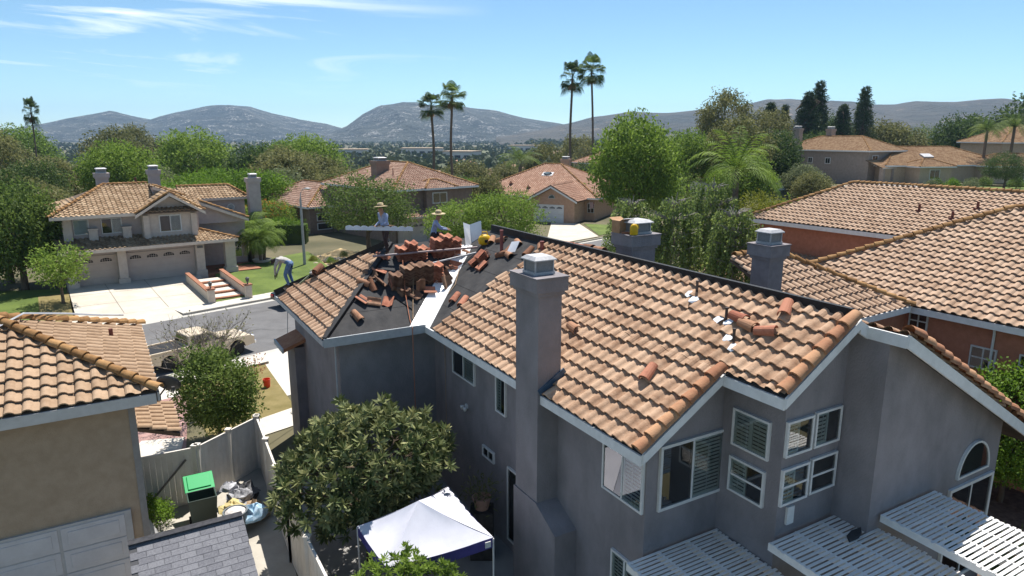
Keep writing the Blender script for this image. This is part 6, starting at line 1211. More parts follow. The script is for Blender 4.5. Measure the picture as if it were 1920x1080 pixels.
def skeleton(pel, chest, neck, head, face, sh, el, wr, hip, kn, an, toe, hd):
    J = {'pelvis': (pel, (.15, .12), None, 1), 'waist': (tuple(Vector(pel).lerp(Vector(chest), .45)), (.145, .11), 'pelvis', 0), 'chest': (chest, (.17, .12), 'waist', 0), 'neck': (neck, .055, 'chest', 2), 'skull': (tuple(Vector(neck).lerp(Vector(head), .55)), .085, 'neck', 2), 'head': (head, .095, 'skull', 2), 'nose': (face, .022, 'skull', 2)}
    for i, s in enumerate(('L', 'R')):
        J['sh' + s] = (sh[i], .075, 'chest', 0); J['el' + s] = (el[i], .05, 'sh' + s, 0); J['wrist' + s] = (wr[i], .032, 'el' + s, 0); limb_hand(J, s, wr[i], hd[i], 2)
        J['hip' + s] = (hip[i], .105, 'pelvis', 1); J['kn' + s] = (kn[i], .072, 'hip' + s, 1); J['an' + s] = (an[i], .048, 'kn' + s, 1); J['heel' + s] = (tuple(Vector(an[i]) + Vector((0, 0, -.05))), .045, 'an' + s, 3); J['toe' + s] = (toe[i], .04, 'heel' + s, 3)
    return J
denim = mat('denim_blue', (.08, .14, .26), (.14, .22, .36), .9, 12); shirt_b = mat('shirt_blue', (.22, .28, .44), (.34, .40, .56), .9, 8); pants_d = mat('pants_dark', (.035, .022, .022), (.06, .04, .038), .9, 8); hood = mat('hoodie_grey', (.33, .31, .29), (.44, .42, .39), .95, 10); boot = mat('boot_brown', (.10, .055, .03), (.16, .09, .05), .8, 8)
# local axes: +x forward (the way the person faces), z up
J = skeleton((0, 0, .92), (.10, 0, 1.30), (.15, 0, 1.46), (.20, 0, 1.64), (.31, 0, 1.57), [(.10, .19, 1.38), (.10, -.19, 1.38)], [(.20, .27, 1.12), (.02, -.27, 1.12)], [(.42, .22, 1.06), (.24, -.27, .98)], [(0, .1, .88), (0, -.1, .88)], [(.16, .12, .48), (-.04, -.12, .47)], [(.06, .13, .09), (-.22, -.13, .10)], [(.22, .14, .03), (-.05, -.14, .03)], [(.9, -.2, -.2), (.9, .1, -.3)])
p1 = person('roofer in wide straw hat and blue shirt carrying a wavy metal strip', MH.world(7.55, 21.35, zw(21.35) + .0), R(30 + 200), J, [shirt_b, pants_d, SKIN, boot], .93, ((.20, 0, 1.68), .1))
m = MB(); m.box(-.17, .2, -.17, .17, .93, 1.0); m.box(-.24, -.1, -.2, .2, .78, .98); m.build('tool_belt', mat('belt_leather', (.12, .07, .04), (.2, .12, .07), .8, 9), p1)
# the wavy strip he carries
ws = thing('wavy_metal_strip', 'pale blue scalloped metal strip held by the roofer in the hat', 'metal strip', MH.world(7.35, 21.15, zw(21.15) + 1.0), R(30 - 14)); m = MB(); n = 72; L = 2.15; tp_ = [(-1.15 + L * i / n, .085 + .045 * abs(math.sin(math.pi * 9 * i / n)) ** .7 - .04 * i / n * 3) for i in range(n + 1)]
v = [(x, 0, z) for x, z in tp_] + [(x, 0, -.02 - .12 * i / n) for i, (x, z) in enumerate(tp_)] + [(x, .012, z) for x, z in tp_] + [(x, .012, -.02 - .12 * i / n) for i, (x, z) in enumerate(tp_)]; k = n + 1
m.add(v, [(i, k + i, k + i + 1, i + 1) for i in range(n)] + [(2 * k + i, 2 * k + i + 1, 3 * k + i + 1, 3 * k + i) for i in range(n)] + [(i, i + 1, 2 * k + i + 1, 2 * k + i) for i in range(n)] + [(k + i, 3 * k + i, 3 * k + i + 1, k + i + 1) for i in range(n)]); m.build('strip', mat('strip_blue', (.52, .60, .70), (.62, .70, .80), .4, 3), ws)
# bending roofer at the far left eave
J = skeleton((-.12, 0, .86), (.20, 0, 1.02), (.36, 0, .98), (.50, 0, .90), (.55, 0, .80), [(.24, .2, 1.0), (.24, -.2, 1.0)], [(.34, .25, .72), (.32, -.25, .72)], [(.38, .16, .44), (.42, -.14, .44)], [(-.12, .11, .82), (-.12, -.11, .82)], [(.03, .17, .44), (-.02, -.17, .44)], [(-.10, .19, .08), (-.12, -.19, .08)], [(.07, .2, .03), (.05, -.2, .03)], [(.1, 0, -1), (.1, 0, -1)])
person('roofer in grey hooded top and jeans bending over the far eave corner', MH.world(5.0, 24.7, ZE + SL * .42 + .07), R(30 + 150), J, [hood, denim, mat('hair_dark', (.03, .02, .018), (.07, .05, .04), .8, 20), boot], 1.0)
# crouching roofer behind the stacks
J = skeleton((0, 0, .42), (.12, 0, .80), (.17, 0, .95), (.22, 0, 1.12), (.33, 0, 1.05), [(.12, .19, .87), (.12, -.19, .87)], [(.28, .25, .66), (.28, -.25, .66)], [(.5, .16, .62), (.5, -.16, .62)], [(0, .1, .40), (0, -.1, .40)], [(.36, .16, .46), (.30, -.16, .20)], [(.18, .17, .08), (-.08, -.17, .08)], [(.34, .18, .03), (.08, -.18, .03)], [(1, 0, -.2), (1, 0, -.2)])
person('roofer in straw hat and blue shirt crouching behind the tall red tile stacks', MH.world(9.55, 22.15, zf(22.15)), R(30 - 20), J, [shirt_b, pants_d, SKIN, boot], 1.0, ((.22, 0, 1.17), .05))
# ---------------------------------------------------------------- side yard: fence, shed, bins, canopy
vin = mat('vinyl_fence', (.60, .56, .50), (.68, .64, .58), .6, 3, objrand=.25)
def fence(label, pts, h=1.8, pitch=.16, gate=None, step_h=None):
    p0 = Vector((*pts[0], 0)); f = thing('fence', label, 'fence', p0); f.rotation_euler = (0, 0, 0); bm_ = None
    for i in range(len(pts) - 1):
        P, Q = Vector((*pts[i], 0)) - p0, Vector((*pts[i + 1], 0)) - p0; d = (Q - P); L = d.length; d.normalize(); s = Vector((-d.y, d.x, 0)); ang = math.atan2(d.y, d.x)
        n = max(1, int(L / pitch))
        if bm_ is None: m = MB(); m.box(.001, pitch - .001, -.018, .018, .06, h - .09); m.box(.03, pitch - .03, -.024, .024, .06, h - .09); bm_ = m.mesh('board'); bm_.materials.append(vin)
        for k in range(n): o = obj('board', bm_, f); o.location = P + d * (L * k / n); o.rotation_euler = (0, 0, ang); o.scale = (L / n / pitch, 1, 1)
        for z0, z1 in ((.02, .1), (h - .12, h - .02)): m = MB(); m.bar(P + Vector((0, 0, z0)), Q + Vector((0, 0, z0)), .06, z1 - z0); m.build('rail', vin, f)
        for k in range(max(2, int(L / 2.2) + 2)):
            q = P + d * (L * k / (max(2, int(L / 2.2) + 2) - 1)); m = MB(); m.box(q.x - .065, q.x + .065, q.y - .065, q.y + .065, 0, h + .02); m.box(q.x - .085, q.x + .085, q.y - .085, q.y + .085, h + .02, h + .06); m.build('post', vin, f)
    return f
fence('pale vinyl gate section closing the side yard by the tan house', [(-10.75, 18.0), (-9.42, 18.72)], pitch=.15)
fence('pale vinyl fence panel running from the gate to the corner by the dark bush', [(-9.36, 18.78), (-8.40, 20.95)])
fence('long pale vinyl fence along the yard beside the big fruit tree', [(-8.36, 20.9), tuple(MH.world(2.95, 16.5, 0)[:2]), tuple(MH.world(2.95, 10.5, 0)[:2])])
m = MB(); m.bar((-10.5, 18.02, .35), (-9.6, 18.55, 1.45), .03, .05); tag(m.build('gate_brace', mat('brace_dark', (.10, .09, .085), (.16, .15, .14), .6)), 'dark diagonal brace rod on the vinyl gate', 'brace')
# shed with grey shingles
SH = House('garden_shed', 'small garden shed with grey shingle roof at the bottom left', 'shed', 31, .8, 13.7)
zs_ = lambda b: 1.45 + .40 * (b - 12.2)
m = MB(); SH.prism(m, [(-.1, 12.35), (1.72, 12.35), (1.72, 14.75), (-.1, 14.75)], 0, 1.5); m.build('wall', vin, SH.e)
m = MB(); m.slab([SH.p(-.3, 12.2, zs_(12.2)), SH.p(1.92, 12.2, zs_(12.2)), SH.p(1.92, 14.92, zs_(14.92)), SH.p(-.3, 14.92, zs_(14.92))], .06); m.slab([SH.p(-.3, 14.92, zs_(14.92)), SH.p(1.92, 14.92, zs_(14.92)), SH.p(1.92, 15.5, zs_(14.92) - .25), SH.p(-.3, 15.5, zs_(14.92) - .25)], .06); SHR = m.build('roof', mat('shingle_base', (.07, .07, .075), None, .9), SH.e)
shg = mat('shingle_grey', (.13, .13, .145), (.20, .20, .215), .95, 30, bump=.4, bscale=140, objrand=.25); k_ = math.sqrt(1 + .16); me = None; r = random.Random(8)
m = MB(); m.box(.004, .296, 0, .19, .0, .012); me = m.mesh('shingle'); me.materials.append(shg); j = 0; s_ = 0.0
while s_ < 2.72 * k_ - .1:
    x = -.3 - (.15 if j % 2 else 0) - r.random() * .05
    while x < 1.9:
        if x > -.42: o = obj('shingle', me, SHR); b_ = 12.2 + s_ / k_; o.matrix_local = Matrix.Translation(SH.p(max(x, -.31), b_, zs_(b_) + .006)) @ Matrix.Rotation(math.atan(.40) - .045, 4, 'X') @ Matrix.Diagonal((min(1, (1.93 - max(x, -.31)) / .3), 1, 1, 1))
        x += .30
    s_ += .155; j += 1
m = MB(); m.bar(SH.p(-.31, 14.9, zs_(14.9) + .03), SH.p(1.93, 14.9, zs_(14.9) + .03), .2, .02); m.build('ridge_cap', mat('shingle_dark', (.03, .03, .035), (.055, .055, .06), .9, 9), SHR)
# bins and rubbish
def bin_(label, x, y, rz, col, lidcol, open_=True):
    t = thing('wheelie_bin', label, 'bin', (x, y, 0), rz); bm1 = mat('bin_' + col[0], col[1], None, .5); m = MB(); w, d, h = .36, .29, .98
    v = [(-w * .8, -d * .8, .06), (w * .8, -d * .8, .06), (w * .8, d * .8, .06), (-w * .8, d * .8, .06), (-w, -d, h), (w, -d, h), (w, d, h), (-w, d, h), (-w * .9, -d * .9, h), (w * .9, -d * .9, h), (w * .9, d * .9, h), (-w * .9, d * .9, h), (-w * .72, -d * .72, .15), (w * .72, -d * .72, .15), (w * .72, d * .72, .15), (-w * .72, d * .72, .15)]
    m.add(v, [(3, 2, 1, 0), (0, 1, 5, 4), (1, 2, 6, 5), (2, 3, 7, 6), (3, 0, 4, 7), (4, 5, 9, 8), (5, 6, 10, 9), (6, 7, 11, 10), (7, 4, 8, 11), (8, 9, 13, 12), (9, 10, 14, 13), (10, 11, 15, 14), (11, 8, 12, 15), (12, 13, 14, 15)]); m.build('body', bm1, t, bevel=.01)
    m = MB(Matrix.Translation((0, d, h)) @ Matrix.Rotation(R(-152 if open_ else 0), 4, 'X')); m.box(-w * 1.04, w * 1.04, -2 * d, .03, 0, .04); m.box(-w * .8, w * .8, -1.85 * d, -1.1 * d, .04, .07); m.box(-w * .8, w * .8, -.95 * d, -.2 * d, .04, .07); m.box(-w * .8, w * .8, -1.85 * d, -.2 * d, -.03, 0); m.build('lid', mat('bin_lid_' + lidcol[0], lidcol[1], None, .45), t, bevel=.015)
    m = MB(); m.tube([(-w * .8, d + .05, h - .05), (w * .8, d + .05, h - .05)], .018, 6); m.build('handle', bm1, t)
    for s in (-1, 1): m = MB(Matrix.Translation((s * (w * .8 + .03), d * .75, .11)) @ Matrix.Rotation(R(90), 4, 'Y')); m.lathe([(.02, -.025), (.11, -.025), (.11, .025), (.02, .025)], n=12); m.build('wheel', MAT['black_batten'], t)
    return t
BN = bin_('dark wheelie bin with its bright green lid flipped open', -8.75, 17.5, R(30), ('dark', (.035, .055, .045)), ('green', (.02, .36, .11))); BN.scale = (1.05, 1.05, .95)
m = MB(); m.lathe([(.24, 0), (.29, .3), (.31, .68), (.33, .72), (.29, .72), (.27, .35), (.02, .3)], (-7.62, 17.0, 0), 20); tag(m.build('trash_can', mat('can_grey', (.10, .12, .13), (.17, .19, .2), .5, 4), smooth=False), 'round dark grey trash can full of rubbish beside the green-lidded bin', 'trash can')
m = MB(); m.lathe([(.27, .70), (.2, .75), (.1, .78), (.01, .76)], (-7.62, 17.0, 0), 14); tag(m.build('rubbish', mat('rubbish_pale', (.45, .42, .40), (.65, .62, .6), .8, 14)), 'pale rubbish heaped in the round trash can', 'rubbish')
gr = random.Random(12)
def sack(label, x, y, z, s, c1, c2, name='sack'):
    m = MB(); n = 10; rings_ = [(.4, 0), (.58, .06), (.6, .22), (.52, .36), (.42, .46), (.2, .54), (.08, .5)]; vs = []
    for r_, zz in rings_:
        for j in range(n): t = 6.283 * j / n; q = r_ * (1 + gr.gauss(0, .2)); vs.append((x + q * s * math.cos(t), y + q * s * math.sin(t), z + zz * s * (1 + gr.gauss(0, .16))))
    m.add(vs, [(i * n + j, i * n + (j + 1) % n, (i + 1) * n + (j + 1) % n, (i + 1) * n + j) for i in range(len(rings_) - 1) for j in range(n)] + [list(range(n))[::-1], list(range((len(rings_) - 1) * n, len(rings_) * n))])
    return tag(m.build(name, mat('sack_%s' % label[:12].replace(' ', '_'), c1, c2, .55, 9), smooth=False), label, 'rubbish', 'rubbish in the side yard')
sack('black rubbish sack against the fence behind the bin', -8.15, 18.9, 0, .75, (.03, .03, .03), (.14, .14, .15)); sack('silvery rubbish sack right of the green lid', -8.0, 18.25, .3, .6, (.12, .12, .13), (.42, .42, .44)); sack('white plastic sack on the rubbish heap', -8.4, 18.55, .5, .4, (.3, .3, .32), (.6, .6, .63)); sack('yellowish paper sack in front of the heap', -7.95, 17.6, .35, .5, (.5, .40, .16), (.62, .52, .26)); sack('pale blue plastic sheet bundle at the end of the heap', -7.25, 17.35, .3, .62, (.2, .36, .5), (.5, .64, .76)); sack('brown sack at the foot of the heap', -7.5, 17.9, 0, .7, (.25, .17, .11), (.4, .3, .2))
m = MB(Matrix.Translation((-8.15, 16.75, 0)) @ Matrix.Rotation(.5, 4, 'Z')); m.box(-.25, .25, -.18, .18, 0, .34); tag(m.build('carton', cm_), 'tan carton between the bin and the shed roof', 'box')
m = MB(Matrix.Translation((-8.5, 16.55, 0)) @ Matrix.Rotation(.7, 4, 'Z')); m.box(-.2, .2, -.15, .15, 0, .25); tag(m.build('carton', MAT['paper_white']), 'small white carton in front of the tan carton', 'box')
for i in range(3): m = MB(Matrix.Translation((-9.75 + .16 * i, 16.2 + .1 * i, .0)) @ Matrix.Rotation(R(31), 4, 'Z') @ Matrix.Rotation(R(-12 - 5 * i), 4, 'Y')); m.box(0, .05, -.55, .55, 0, 1.35 - .1 * i); tag(m.build('door_panel_board', MAT['galvanised'] if i == 2 else MAT['white_trim']), ['tall white board leaning on the tan house wall', 'second white board leaning beside the tall one', 'grey metal rack leaning outermost by the tan house'][i], 'board')
# pop-up canopy
TN = House('canopy_tent', 'white pop-up canopy tent with purple valance in the back yard', 'tent', 30, 5.2, 13.1)
cor = [(4.0, 12.1), (6.42, 11.95), (6.5, 14.5), (3.95, 13.9)]; pk_ = (5.1, 13.0, 2.86); cw = mat('canopy_white', (.66, .66, .74), (.74, .74, .82), .7, 2, trans=.12); cpv = mat('canopy_purple', (.055, .045, .19), (.08, .065, .25), .7, 3)
m = MB(); n = 10
for i in range(4):
    A, B = cor[i], cor[(i + 1) % 4]; P = []
    for u in range(n + 1):
        for v_ in range(n + 1):
            f, g_2 = u / n, v_ / n; e = Vector((A[0] + (B[0] - A[0]) * g_2, A[1] + (B[1] - A[1]) * g_2, 2.1 - .05 * math.sin(math.pi * g_2))); q = e.lerp(Vector(pk_), f); sag = -.09 * math.sin(math.pi * f) * (.4 + .6 * math.sin(math.pi * g_2)) + .012 * math.sin(9 * g_2 + 4 * f + i) * (1 - f); P.append(TN.p(q.x, q.y, q.z + sag))
    m.add(P, [(u * (n + 1) + v_, u * (n + 1) + v_ + 1, (u + 1) * (n + 1) + v_ + 1, (u + 1) * (n + 1) + v_) for u in range(n) for v_ in range(n)])
m.build('canopy', cw, TN.e, smooth=True)
for i in range(4):
    A, B = cor[i], cor[(i + 1) % 4]; m = MB(); P = []
    for v_ in range(n + 1): g_2 = v_ / n; x, y = A[0] + (B[0] - A[0]) * g_2, A[1] + (B[1] - A[1]) * g_2; z = 2.1 - .05 * math.sin(math.pi * g_2); P += [TN.p(x, y, z + .005), TN.p(x + .01 * math.sin(7 * g_2), y, z - .24)]
    m.add(P, [(2 * k, 2 * k + 1, 2 * k + 3, 2 * k + 2) for k in range(n)]); m.build('valance', cpv, TN.e)
    m = MB(); q = TN.p(*A, 0); m.tube([q, q + Vector((0, 0, 2.08))], .022, 6); m.build('leg', MAT['white_trim'], TN.e)
m = MB(); q = TN.p(6.2, 11.93, 1.92); m.box(q.x, q.x + .14, q.y - .02, q.y - .005, q.z, q.z + .14); m.build('label_patch', MAT['white_trim'], TN.e)
# clutter by the house wall
def pot(label, a, b, r_, h, col, plant_=None, z=0):
    w = MH.world(a, b, z); t = thing('potted_plant' if plant_ else 'pot', label, 'potted plant' if plant_ else 'pot', w); m = MB(); m.lathe([(r_ * .7, 0), (r_, h), (r_ * 1.08, h), (r_ * 1.08, h + .03), (r_ * .9, h + .03), (r_ * .85, h - .05), (.01, h - .05)], n=14); m.build('pot', mat('pot_' + str(col), col, None, .8), t)
    if plant_: P = rg.normal(size=(260, 3)) * [r_ * .9, r_ * .9, .16] + [0, 0, h + .2]; V, F = leaves(P, P - [0, 0, h], .16, .03); me = arr_mesh('foliage', V, F, rg.uniform(0, 1, len(F))); me.materials.append(LG[plant_]); obj('foliage', me, t)
    return t
pot('hanging-style terracotta pot with bushy olive plant on the stand by the wall', 7.35, 14.3, .24, .3, (.42, .24, .18), 'olive', 1.35)
m = MB(); q = MH.world(7.35, 14.3, 0); m.box(q.x - .3, q.x + .3, q.y - .3, q.y + .3, 0, 1.35); tag(m.build('plant_stand', mat('stand_dark', (.03, .025, .022), (.06, .05, .045), .8, 6), bevel=.02), 'dark plant stand against the grey house wall', 'stand')
tb = thing('storage_tub', 'dark storage tub with pale lid beside the plant stand', 'storage tub', MH.world(6.85, 14.9, .6), R(20)); m = MB(); m.box(-.3, .3, -.22, .22, 0, .38); m.build('tub', mat('tub_dark', (.04, .05, .06), None, .5), tb, bevel=.02); m = MB(); m.box(-.33, .33, -.25, .25, .38, .43); m.build('lid', mat('tub_lid', (.30, .33, .38), None, .5), tb, bevel=.015)
m = MB(); q = MH.world(6.85, 14.9, 0); m.box(q.x - .35, q.x + .35, q.y - .25, q.y + .25, 0, .6); tag(m.build('bench', MAT['stand_dark'], bevel=.02), 'dark bench under the storage tub', 'bench')
tub = thing('wash_tub', 'white tub with spiky plant at the chimney foot', 'tub', MH.world(7.0, 11.55, 0), R(40)); m = MB(); m.box(-.28, .28, -.2, .2, 0, .34); m.build('tub', MAT['white_trim'], tub, bevel=.03)
P = np.concatenate([np.array([[.0, 0, .3]] * 60)]); V, F = leaves(P, unit(rg.normal(size=P.shape) + [0, 0, .9]) , .6, .03, rnd=.4); me = arr_mesh('spiky_leaves', V, F, rg.uniform(0, 1, len(F))); me.materials.append(LG['olive']); obj('spiky_leaves', me, tub)
m = MB(Matrix.Translation(MH.world(7.25, 11.75, .35)) @ Matrix.Rotation(R(40), 4, 'Z') @ Matrix.Rotation(R(35), 4, 'X')); m.box(-.17, .17, -.25, .25, 0, .02); tag(m.build('white_board', MAT['paper_white']), 'small white board leaning at the chimney foot', 'board')
m = MB(); m.prism([MH.world(a, b, 0)[:2] for a, b in [(6.95, 10.6), (7.75, 10.5), (7.8, 11.0), (7.0, 11.1)]], 0, .42); tag(m.build('pink_table', mat('pink_plastic', (.60, .16, .24), None, .5)), 'pink plastic table at the bottom edge by the chimney', 'table')
# orange bucket, hose, dark bag
bk = thing('bucket', 'bright orange bucket on the dry grass by the grey house', 'bucket', (-10.75, 28.3, .02)); m = MB(); m.lathe([(.13, 0), (.16, .36), (.165, .38), (.15, .38), (.12, .03), (.01, .03)], n=16); m.build('pail', mat('bucket_orange', (.75, .06, .015), None, .45), bk); m = MB(); m.tube([(-.16, 0, .36), (-.1, .1, .28), (.1, .1, .28), (.16, 0, .36)], .006, 5); m.build('bail', MAT['galvanised'], bk)
m = MB(); pts = [(-8.05 + (.22 + .02 * math.sin(k)) * math.cos(k * .7), 25.85 + .2 * math.sin(k * .7), 1.0 + .012 * k + .03 * math.sin(k * 1.7)) for k in range(34)]; m.tube(pts, .018, 6); tag(m.build('hose', mat('hose_yellow', (.66, .50, .03), None, .5)), 'coiled yellow hose lying on the dark clipped bush', 'hose')
sack('dark cloth bundle lying on the concrete by the grey house wall', -8.95, 28.3, .09, .42, (.04, .04, .045), (.12, .12, .13), 'cloth_bundle')
ac = thing('electric_meter', 'grey electric meter cabinet on the corner of the grey house', 'meter', MH.world(5.05, 18.95, 0), R(30)); m = MB(); m.box(-.12, .06, -.16, .16, .4, 1.7); m.build('cabinet', MAT['galvanised'], ac, bevel=.01); m = MB(); m.tube([(-.03, 0, 1.7), (-.03, 0, 4.9)], .025, 6); m.build('conduit', MAT['grey_fascia'], ac); m = MB(Matrix.Translation((-.13, 0, 1.35)) @ Matrix.Rotation(R(-90), 4, 'Y')); m.lathe([(.09, 0), (.09, .06), (.06, .09), (.01, .1)], n=14); m.build('dial', MAT['window_glass'], ac)
# entry roof of the grey house seen at its far left corner
m = MB(); m.slab([MH.p(4.35, 23.0, 3.72), MH.p(5.1, 23.0, 4.0), MH.p(5.1, 24.4, 4.0), MH.p(4.35, 24.4, 3.72)], .12); m.build('entry_roof', MAT['tile_rake'], MH.e); fascia(MH, [(4.33, 23.0, 3.68), (4.33, 24.4, 3.68)], MAT['grey_fascia'], .16, .05); m = MB(); MH.prism(m, [(4.75, 23.2), (5.1, 23.2), (5.1, 24.4), (4.75, 24.4)], 0, 3.66); m.build('entry_wall', gs, MH.e)
# right-hand yard beyond the arched window
sheet('yard_soil', [MH.world(a, b, 0)[:2] for a, b in [(16.3, 3), (23.3, 3), (23.3, 12), (16.3, 12)]], mat('bark_mulch', (.10, .06, .045), (.2, .13, .10), .95, 5, bump=.6, bscale=20), .02)
m = MB(); m.prism([MH.world(a, b, 0)[:2] for a, b in [(18.3, 5.5), (18.6, 5.5), (18.6, 12), (18.3, 12)]], 0, .75); tag(m.build('garden_wall', mat('tan_block', (.40, .30, .19), (.48, .37, .25), .95, 5)), 'low tan retaining wall beyond the arched window', 'wall')
pp = thing('potted_plant', 'large round terracotta bowl with strappy green plant at the right edge', 'potted plant', MH.world(16.9, 6.1, 0)); m = MB(); m.lathe([(.3, 0), (.55, .6), (.75, .95), (.78, 1.0), (.66, 1.0), (.4, .8), (.01, .8)], n=20); m.build('bowl', mat('bowl_brown', (.14, .06, .04), (.2, .1, .07), .7, 6), pp); P = np.zeros((140, 3)) + [0, 0, .9] + rg.normal(size=(140, 3)) * [.25, .25, .03]; V, F = leaves(P, unit(rg.normal(size=P.shape) + [0, 0, 1.2]), 1.0, .09, rnd=.3); me = arr_mesh('leaves', V, F, rg.uniform(0, 1, len(F))); me.materials.append(LG['mid']); obj('leaves', me, pp)
# ---------------------------------------------------------------- vehicles, street lamp
def wheel(par, x, y, r, w, m_t, m_r):
    M = Matrix.Translation((x, y, r)) @ Matrix.Rotation(R(90), 4, 'X'); m = MB(M); m.lathe([(r * .62, -w / 2), (r * .94, -w / 2), (r, -w * .32), (r, w * .32), (r * .94, w / 2), (r * .62, w / 2)], n=24); o = m.build('wheel', m_t, par, smooth=False)
    m = MB(M); m.lathe([(.02, -w * .3), (r * .2, -w * .42), (r * .62, -w * .45), (r * .62, w * .45), (r * .2, w * .42), (.02, w * .3)], n=24); m.build('rim', m_r, o)
tyre = mat('tyre', (.012, .012, .012), (.03, .03, .03), .9, 9); rimm = mat('rim_metal', (.35, .35, .36), (.5, .5, .5), .35, 5, metallic=.7)
def side_shell(mb, prof, w, taper=None):
    """closed side outline (x,z) across the width; taper(z) gives half-width"""
    n = len(prof); tp_ = taper or (lambda z: w); v = [(x, -tp_(z), z) for x, z in prof] + [(x, tp_(z), z) for x, z in prof]
    mb.add(v, [list(range(n))[::-1], list(range(n, 2 * n))] + [(i, (i + 1) % n, n + (i + 1) % n, n + i) for i in range(n)])
def arch(cx, r, z0, n=7): return [(cx + r * math.cos(math.pi * (1 - i / (n - 1))), z0 + r * math.sin(math.pi * (1 - i / (n - 1)))) for i in range(n)]
paint = mat('beige_paint', (.58, .47, .33), (.64, .53, .38), .3, 2, spec=.6); chrome = mat('chrome', (.55, .55, .56), None, .2, metallic=.9); gls = glass('car_glass', (.5, .55, .55), .7); blk = MAT['black_batten']
rear, front = Vector((-16.0, 30.12, 0)), Vector((-13.59, 32.89, 0)); dv = (front - rear).normalized(); sd_ = Vector((-dv.y, dv.x, 0)); mid = (rear + front) / 2 + sd_ * .92
PK = thing('pickup_truck', 'beige pick-up truck parked at the kerb behind the leafy bush', 'pickup truck', mid, math.atan2(dv.y, dv.x)); PK.scale = (.93, .93, .93)
wb = 1.78; z0 = .42; W_ = .93
m = MB(); lowp = [(-2.85, .55), (-2.85, 1.02), (-.75, 1.04), (-.7, 1.06), (1.05, 1.06), (1.15, 1.06), (2.55, 1.0), (2.75, .88), (2.78, .5), (2.3, .42)] + arch(wb, .45, .42)[::-1] + [(1.3, .36), (-1.3, .36)] + arch(-wb, .45, .42)[::-1] + [(-2.4, .45)]
side_shell(m, [p for p in lowp], W_, lambda z: W_ if z < .98 else W_ - .04)
BODY = m.build('body', paint, PK, bevel=.02)
m = MB(); m.box(-2.75, -.85, -.76, .76, .7, 1.05); m.build('bed_liner', blk, PK)
for s in (-1, 1): m = MB(); m.box(-2.85, -.75, s * .87 - .05, s * .87 + .05, 1.03, 1.10); m.build('bed_rail', paint, PK, bevel=.01)
m = MB(); m.box(-2.88, -2.80, -.85, .85, .6, 1.1); m.build('tailgate', paint, PK, bevel=.01)
m = MB(); cab = [(-.78, 1.05), (-.66, 1.56), (-.5, 1.61), (.40, 1.61), (.53, 1.57), (1.15, 1.06)]; side_shell(m, cab, .86, lambda z: .88 - .16 * max(0, z - 1.05) / .7); CAB = m.build('cab', paint, PK, bevel=.03)
for s in (-1, 1):
    def sq(pts, nm, mm): m = MB(); yy = lambda z: s * (.885 - .16 * max(0, z - 1.05) / .7 + .004); P = [(x, yy(z), z) for x, z in pts]; m.add(P if s < 0 else P[::-1], [list(range(len(P)))]); m.build(nm, mm, CAB)
    sq([(-.64, 1.12), (-.55, 1.52), (-.08, 1.54), (-.08, 1.12)], 'side_window', gls); sq([(-.02, 1.12), (-.02, 1.54), (.40, 1.54), (.88, 1.12)], 'side_window', gls)
    m = MB(); m.box(.92, 1.04, s * .9, s * 1.08, 1.1, 1.28); m.build('mirror', blk, PK, bevel=.015)
    m = MB(); m.box(-2.90, -2.84, s * .78 - .09, s * .78 + .09, .72, 1.0); m.build('tail_light', mat('tail_red', (.40, .02, .02), None, .3), PK); m = MB(); m.box(2.70, 2.80, s * .7 - .17, s * .7 + .17, .72, .9); m.build('headlight', mat('lamp_glass', (.6, .62, .65), None, .15), PK)
    m = MB(); m.box(-.35, -.2, s * .935 - .01, s * .935 + .01, .9, .93); m.build('door_handle', blk, PK)
    for x in (-wb, wb): wheel(PK, x, s * .80, .39, .26, tyre, rimm)
m = MB(); m.add([(1.14, -.76, 1.09), (1.14, .76, 1.09), (.57, .69, 1.565), (.57, -.69, 1.565)], [(0, 1, 2, 3)]); m.build('windscreen', gls, CAB); m = MB(); m.add([(-.775, -.74, 1.12), (-.775, .74, 1.12), (-.68, .70, 1.53), (-.68, -.70, 1.53)], [(3, 2, 1, 0)]); m.build('rear_window', gls, CAB)
m = MB(); m.box(2.74, 2.86, -.92, .92, .45, .64); m.build('bumper', chrome, PK, bevel=.02); m = MB(); m.box(-3.0, -2.86, -.9, .9, .48, .64); m.build('bumper', chrome, PK, bevel=.02)
# dark car behind the eave
CR = thing('car', 'dark car at the far kerb, mostly hidden by the roof corner', 'car', (*w47(22.9, FK - 2.6), 0), R(47)); dkp = mat('black_paint', (.012, .014, .018), None, .25, spec=.6)
m = MB(); prof = [(-2.2, .5), (-2.15, .88), (-1.5, 1.0), (1.0, 1.0), (2.1, .82), (2.2, .5), (1.85, .35)] + arch(1.35, .36, .34)[::-1] + [(.9, .3), (-.95, .3)] + arch(-1.35, .36, .34)[::-1] + [(-1.8, .36)]; side_shell(m, prof, .88); m.build('body', dkp, CR, bevel=.05)
m = MB(); side_shell(m, [(-1.7, .98), (-1.05, 1.42), (.35, 1.45), (1.1, .98)], .76, lambda z: .84 - .2 * max(0, z - .98) / .45); cb_ = m.build('cabin', gls if False else dkp, CR, bevel=.05)
for s in (-1, 1):
    m = MB(); yy = lambda z: s * (.845 - .2 * max(0, z - .98) / .45 + .004); P = [(x, yy(z), z) for x, z in [(-1.4, 1.03), (-.98, 1.36), (.3, 1.39), (.85, 1.03)]]; m.add(P if s < 0 else P[::-1], [(0, 1, 2, 3)]); m.build('side_window', gls, CR); m = MB(); m.box(-2.22, -2.14, s * .6 - .15, s * .6 + .15, .68, .82); m.build('tail_light', MAT['tail_red'], CR); m = MB(); m.box(2.06, 2.16, s * .58 - .16, s * .58 + .16, .62, .74); m.build('headlight', MAT['lamp_glass'], CR)
    for x in (-1.35, 1.35): wheel(CR, x, s * .76, .33, .22, tyre, rimm)
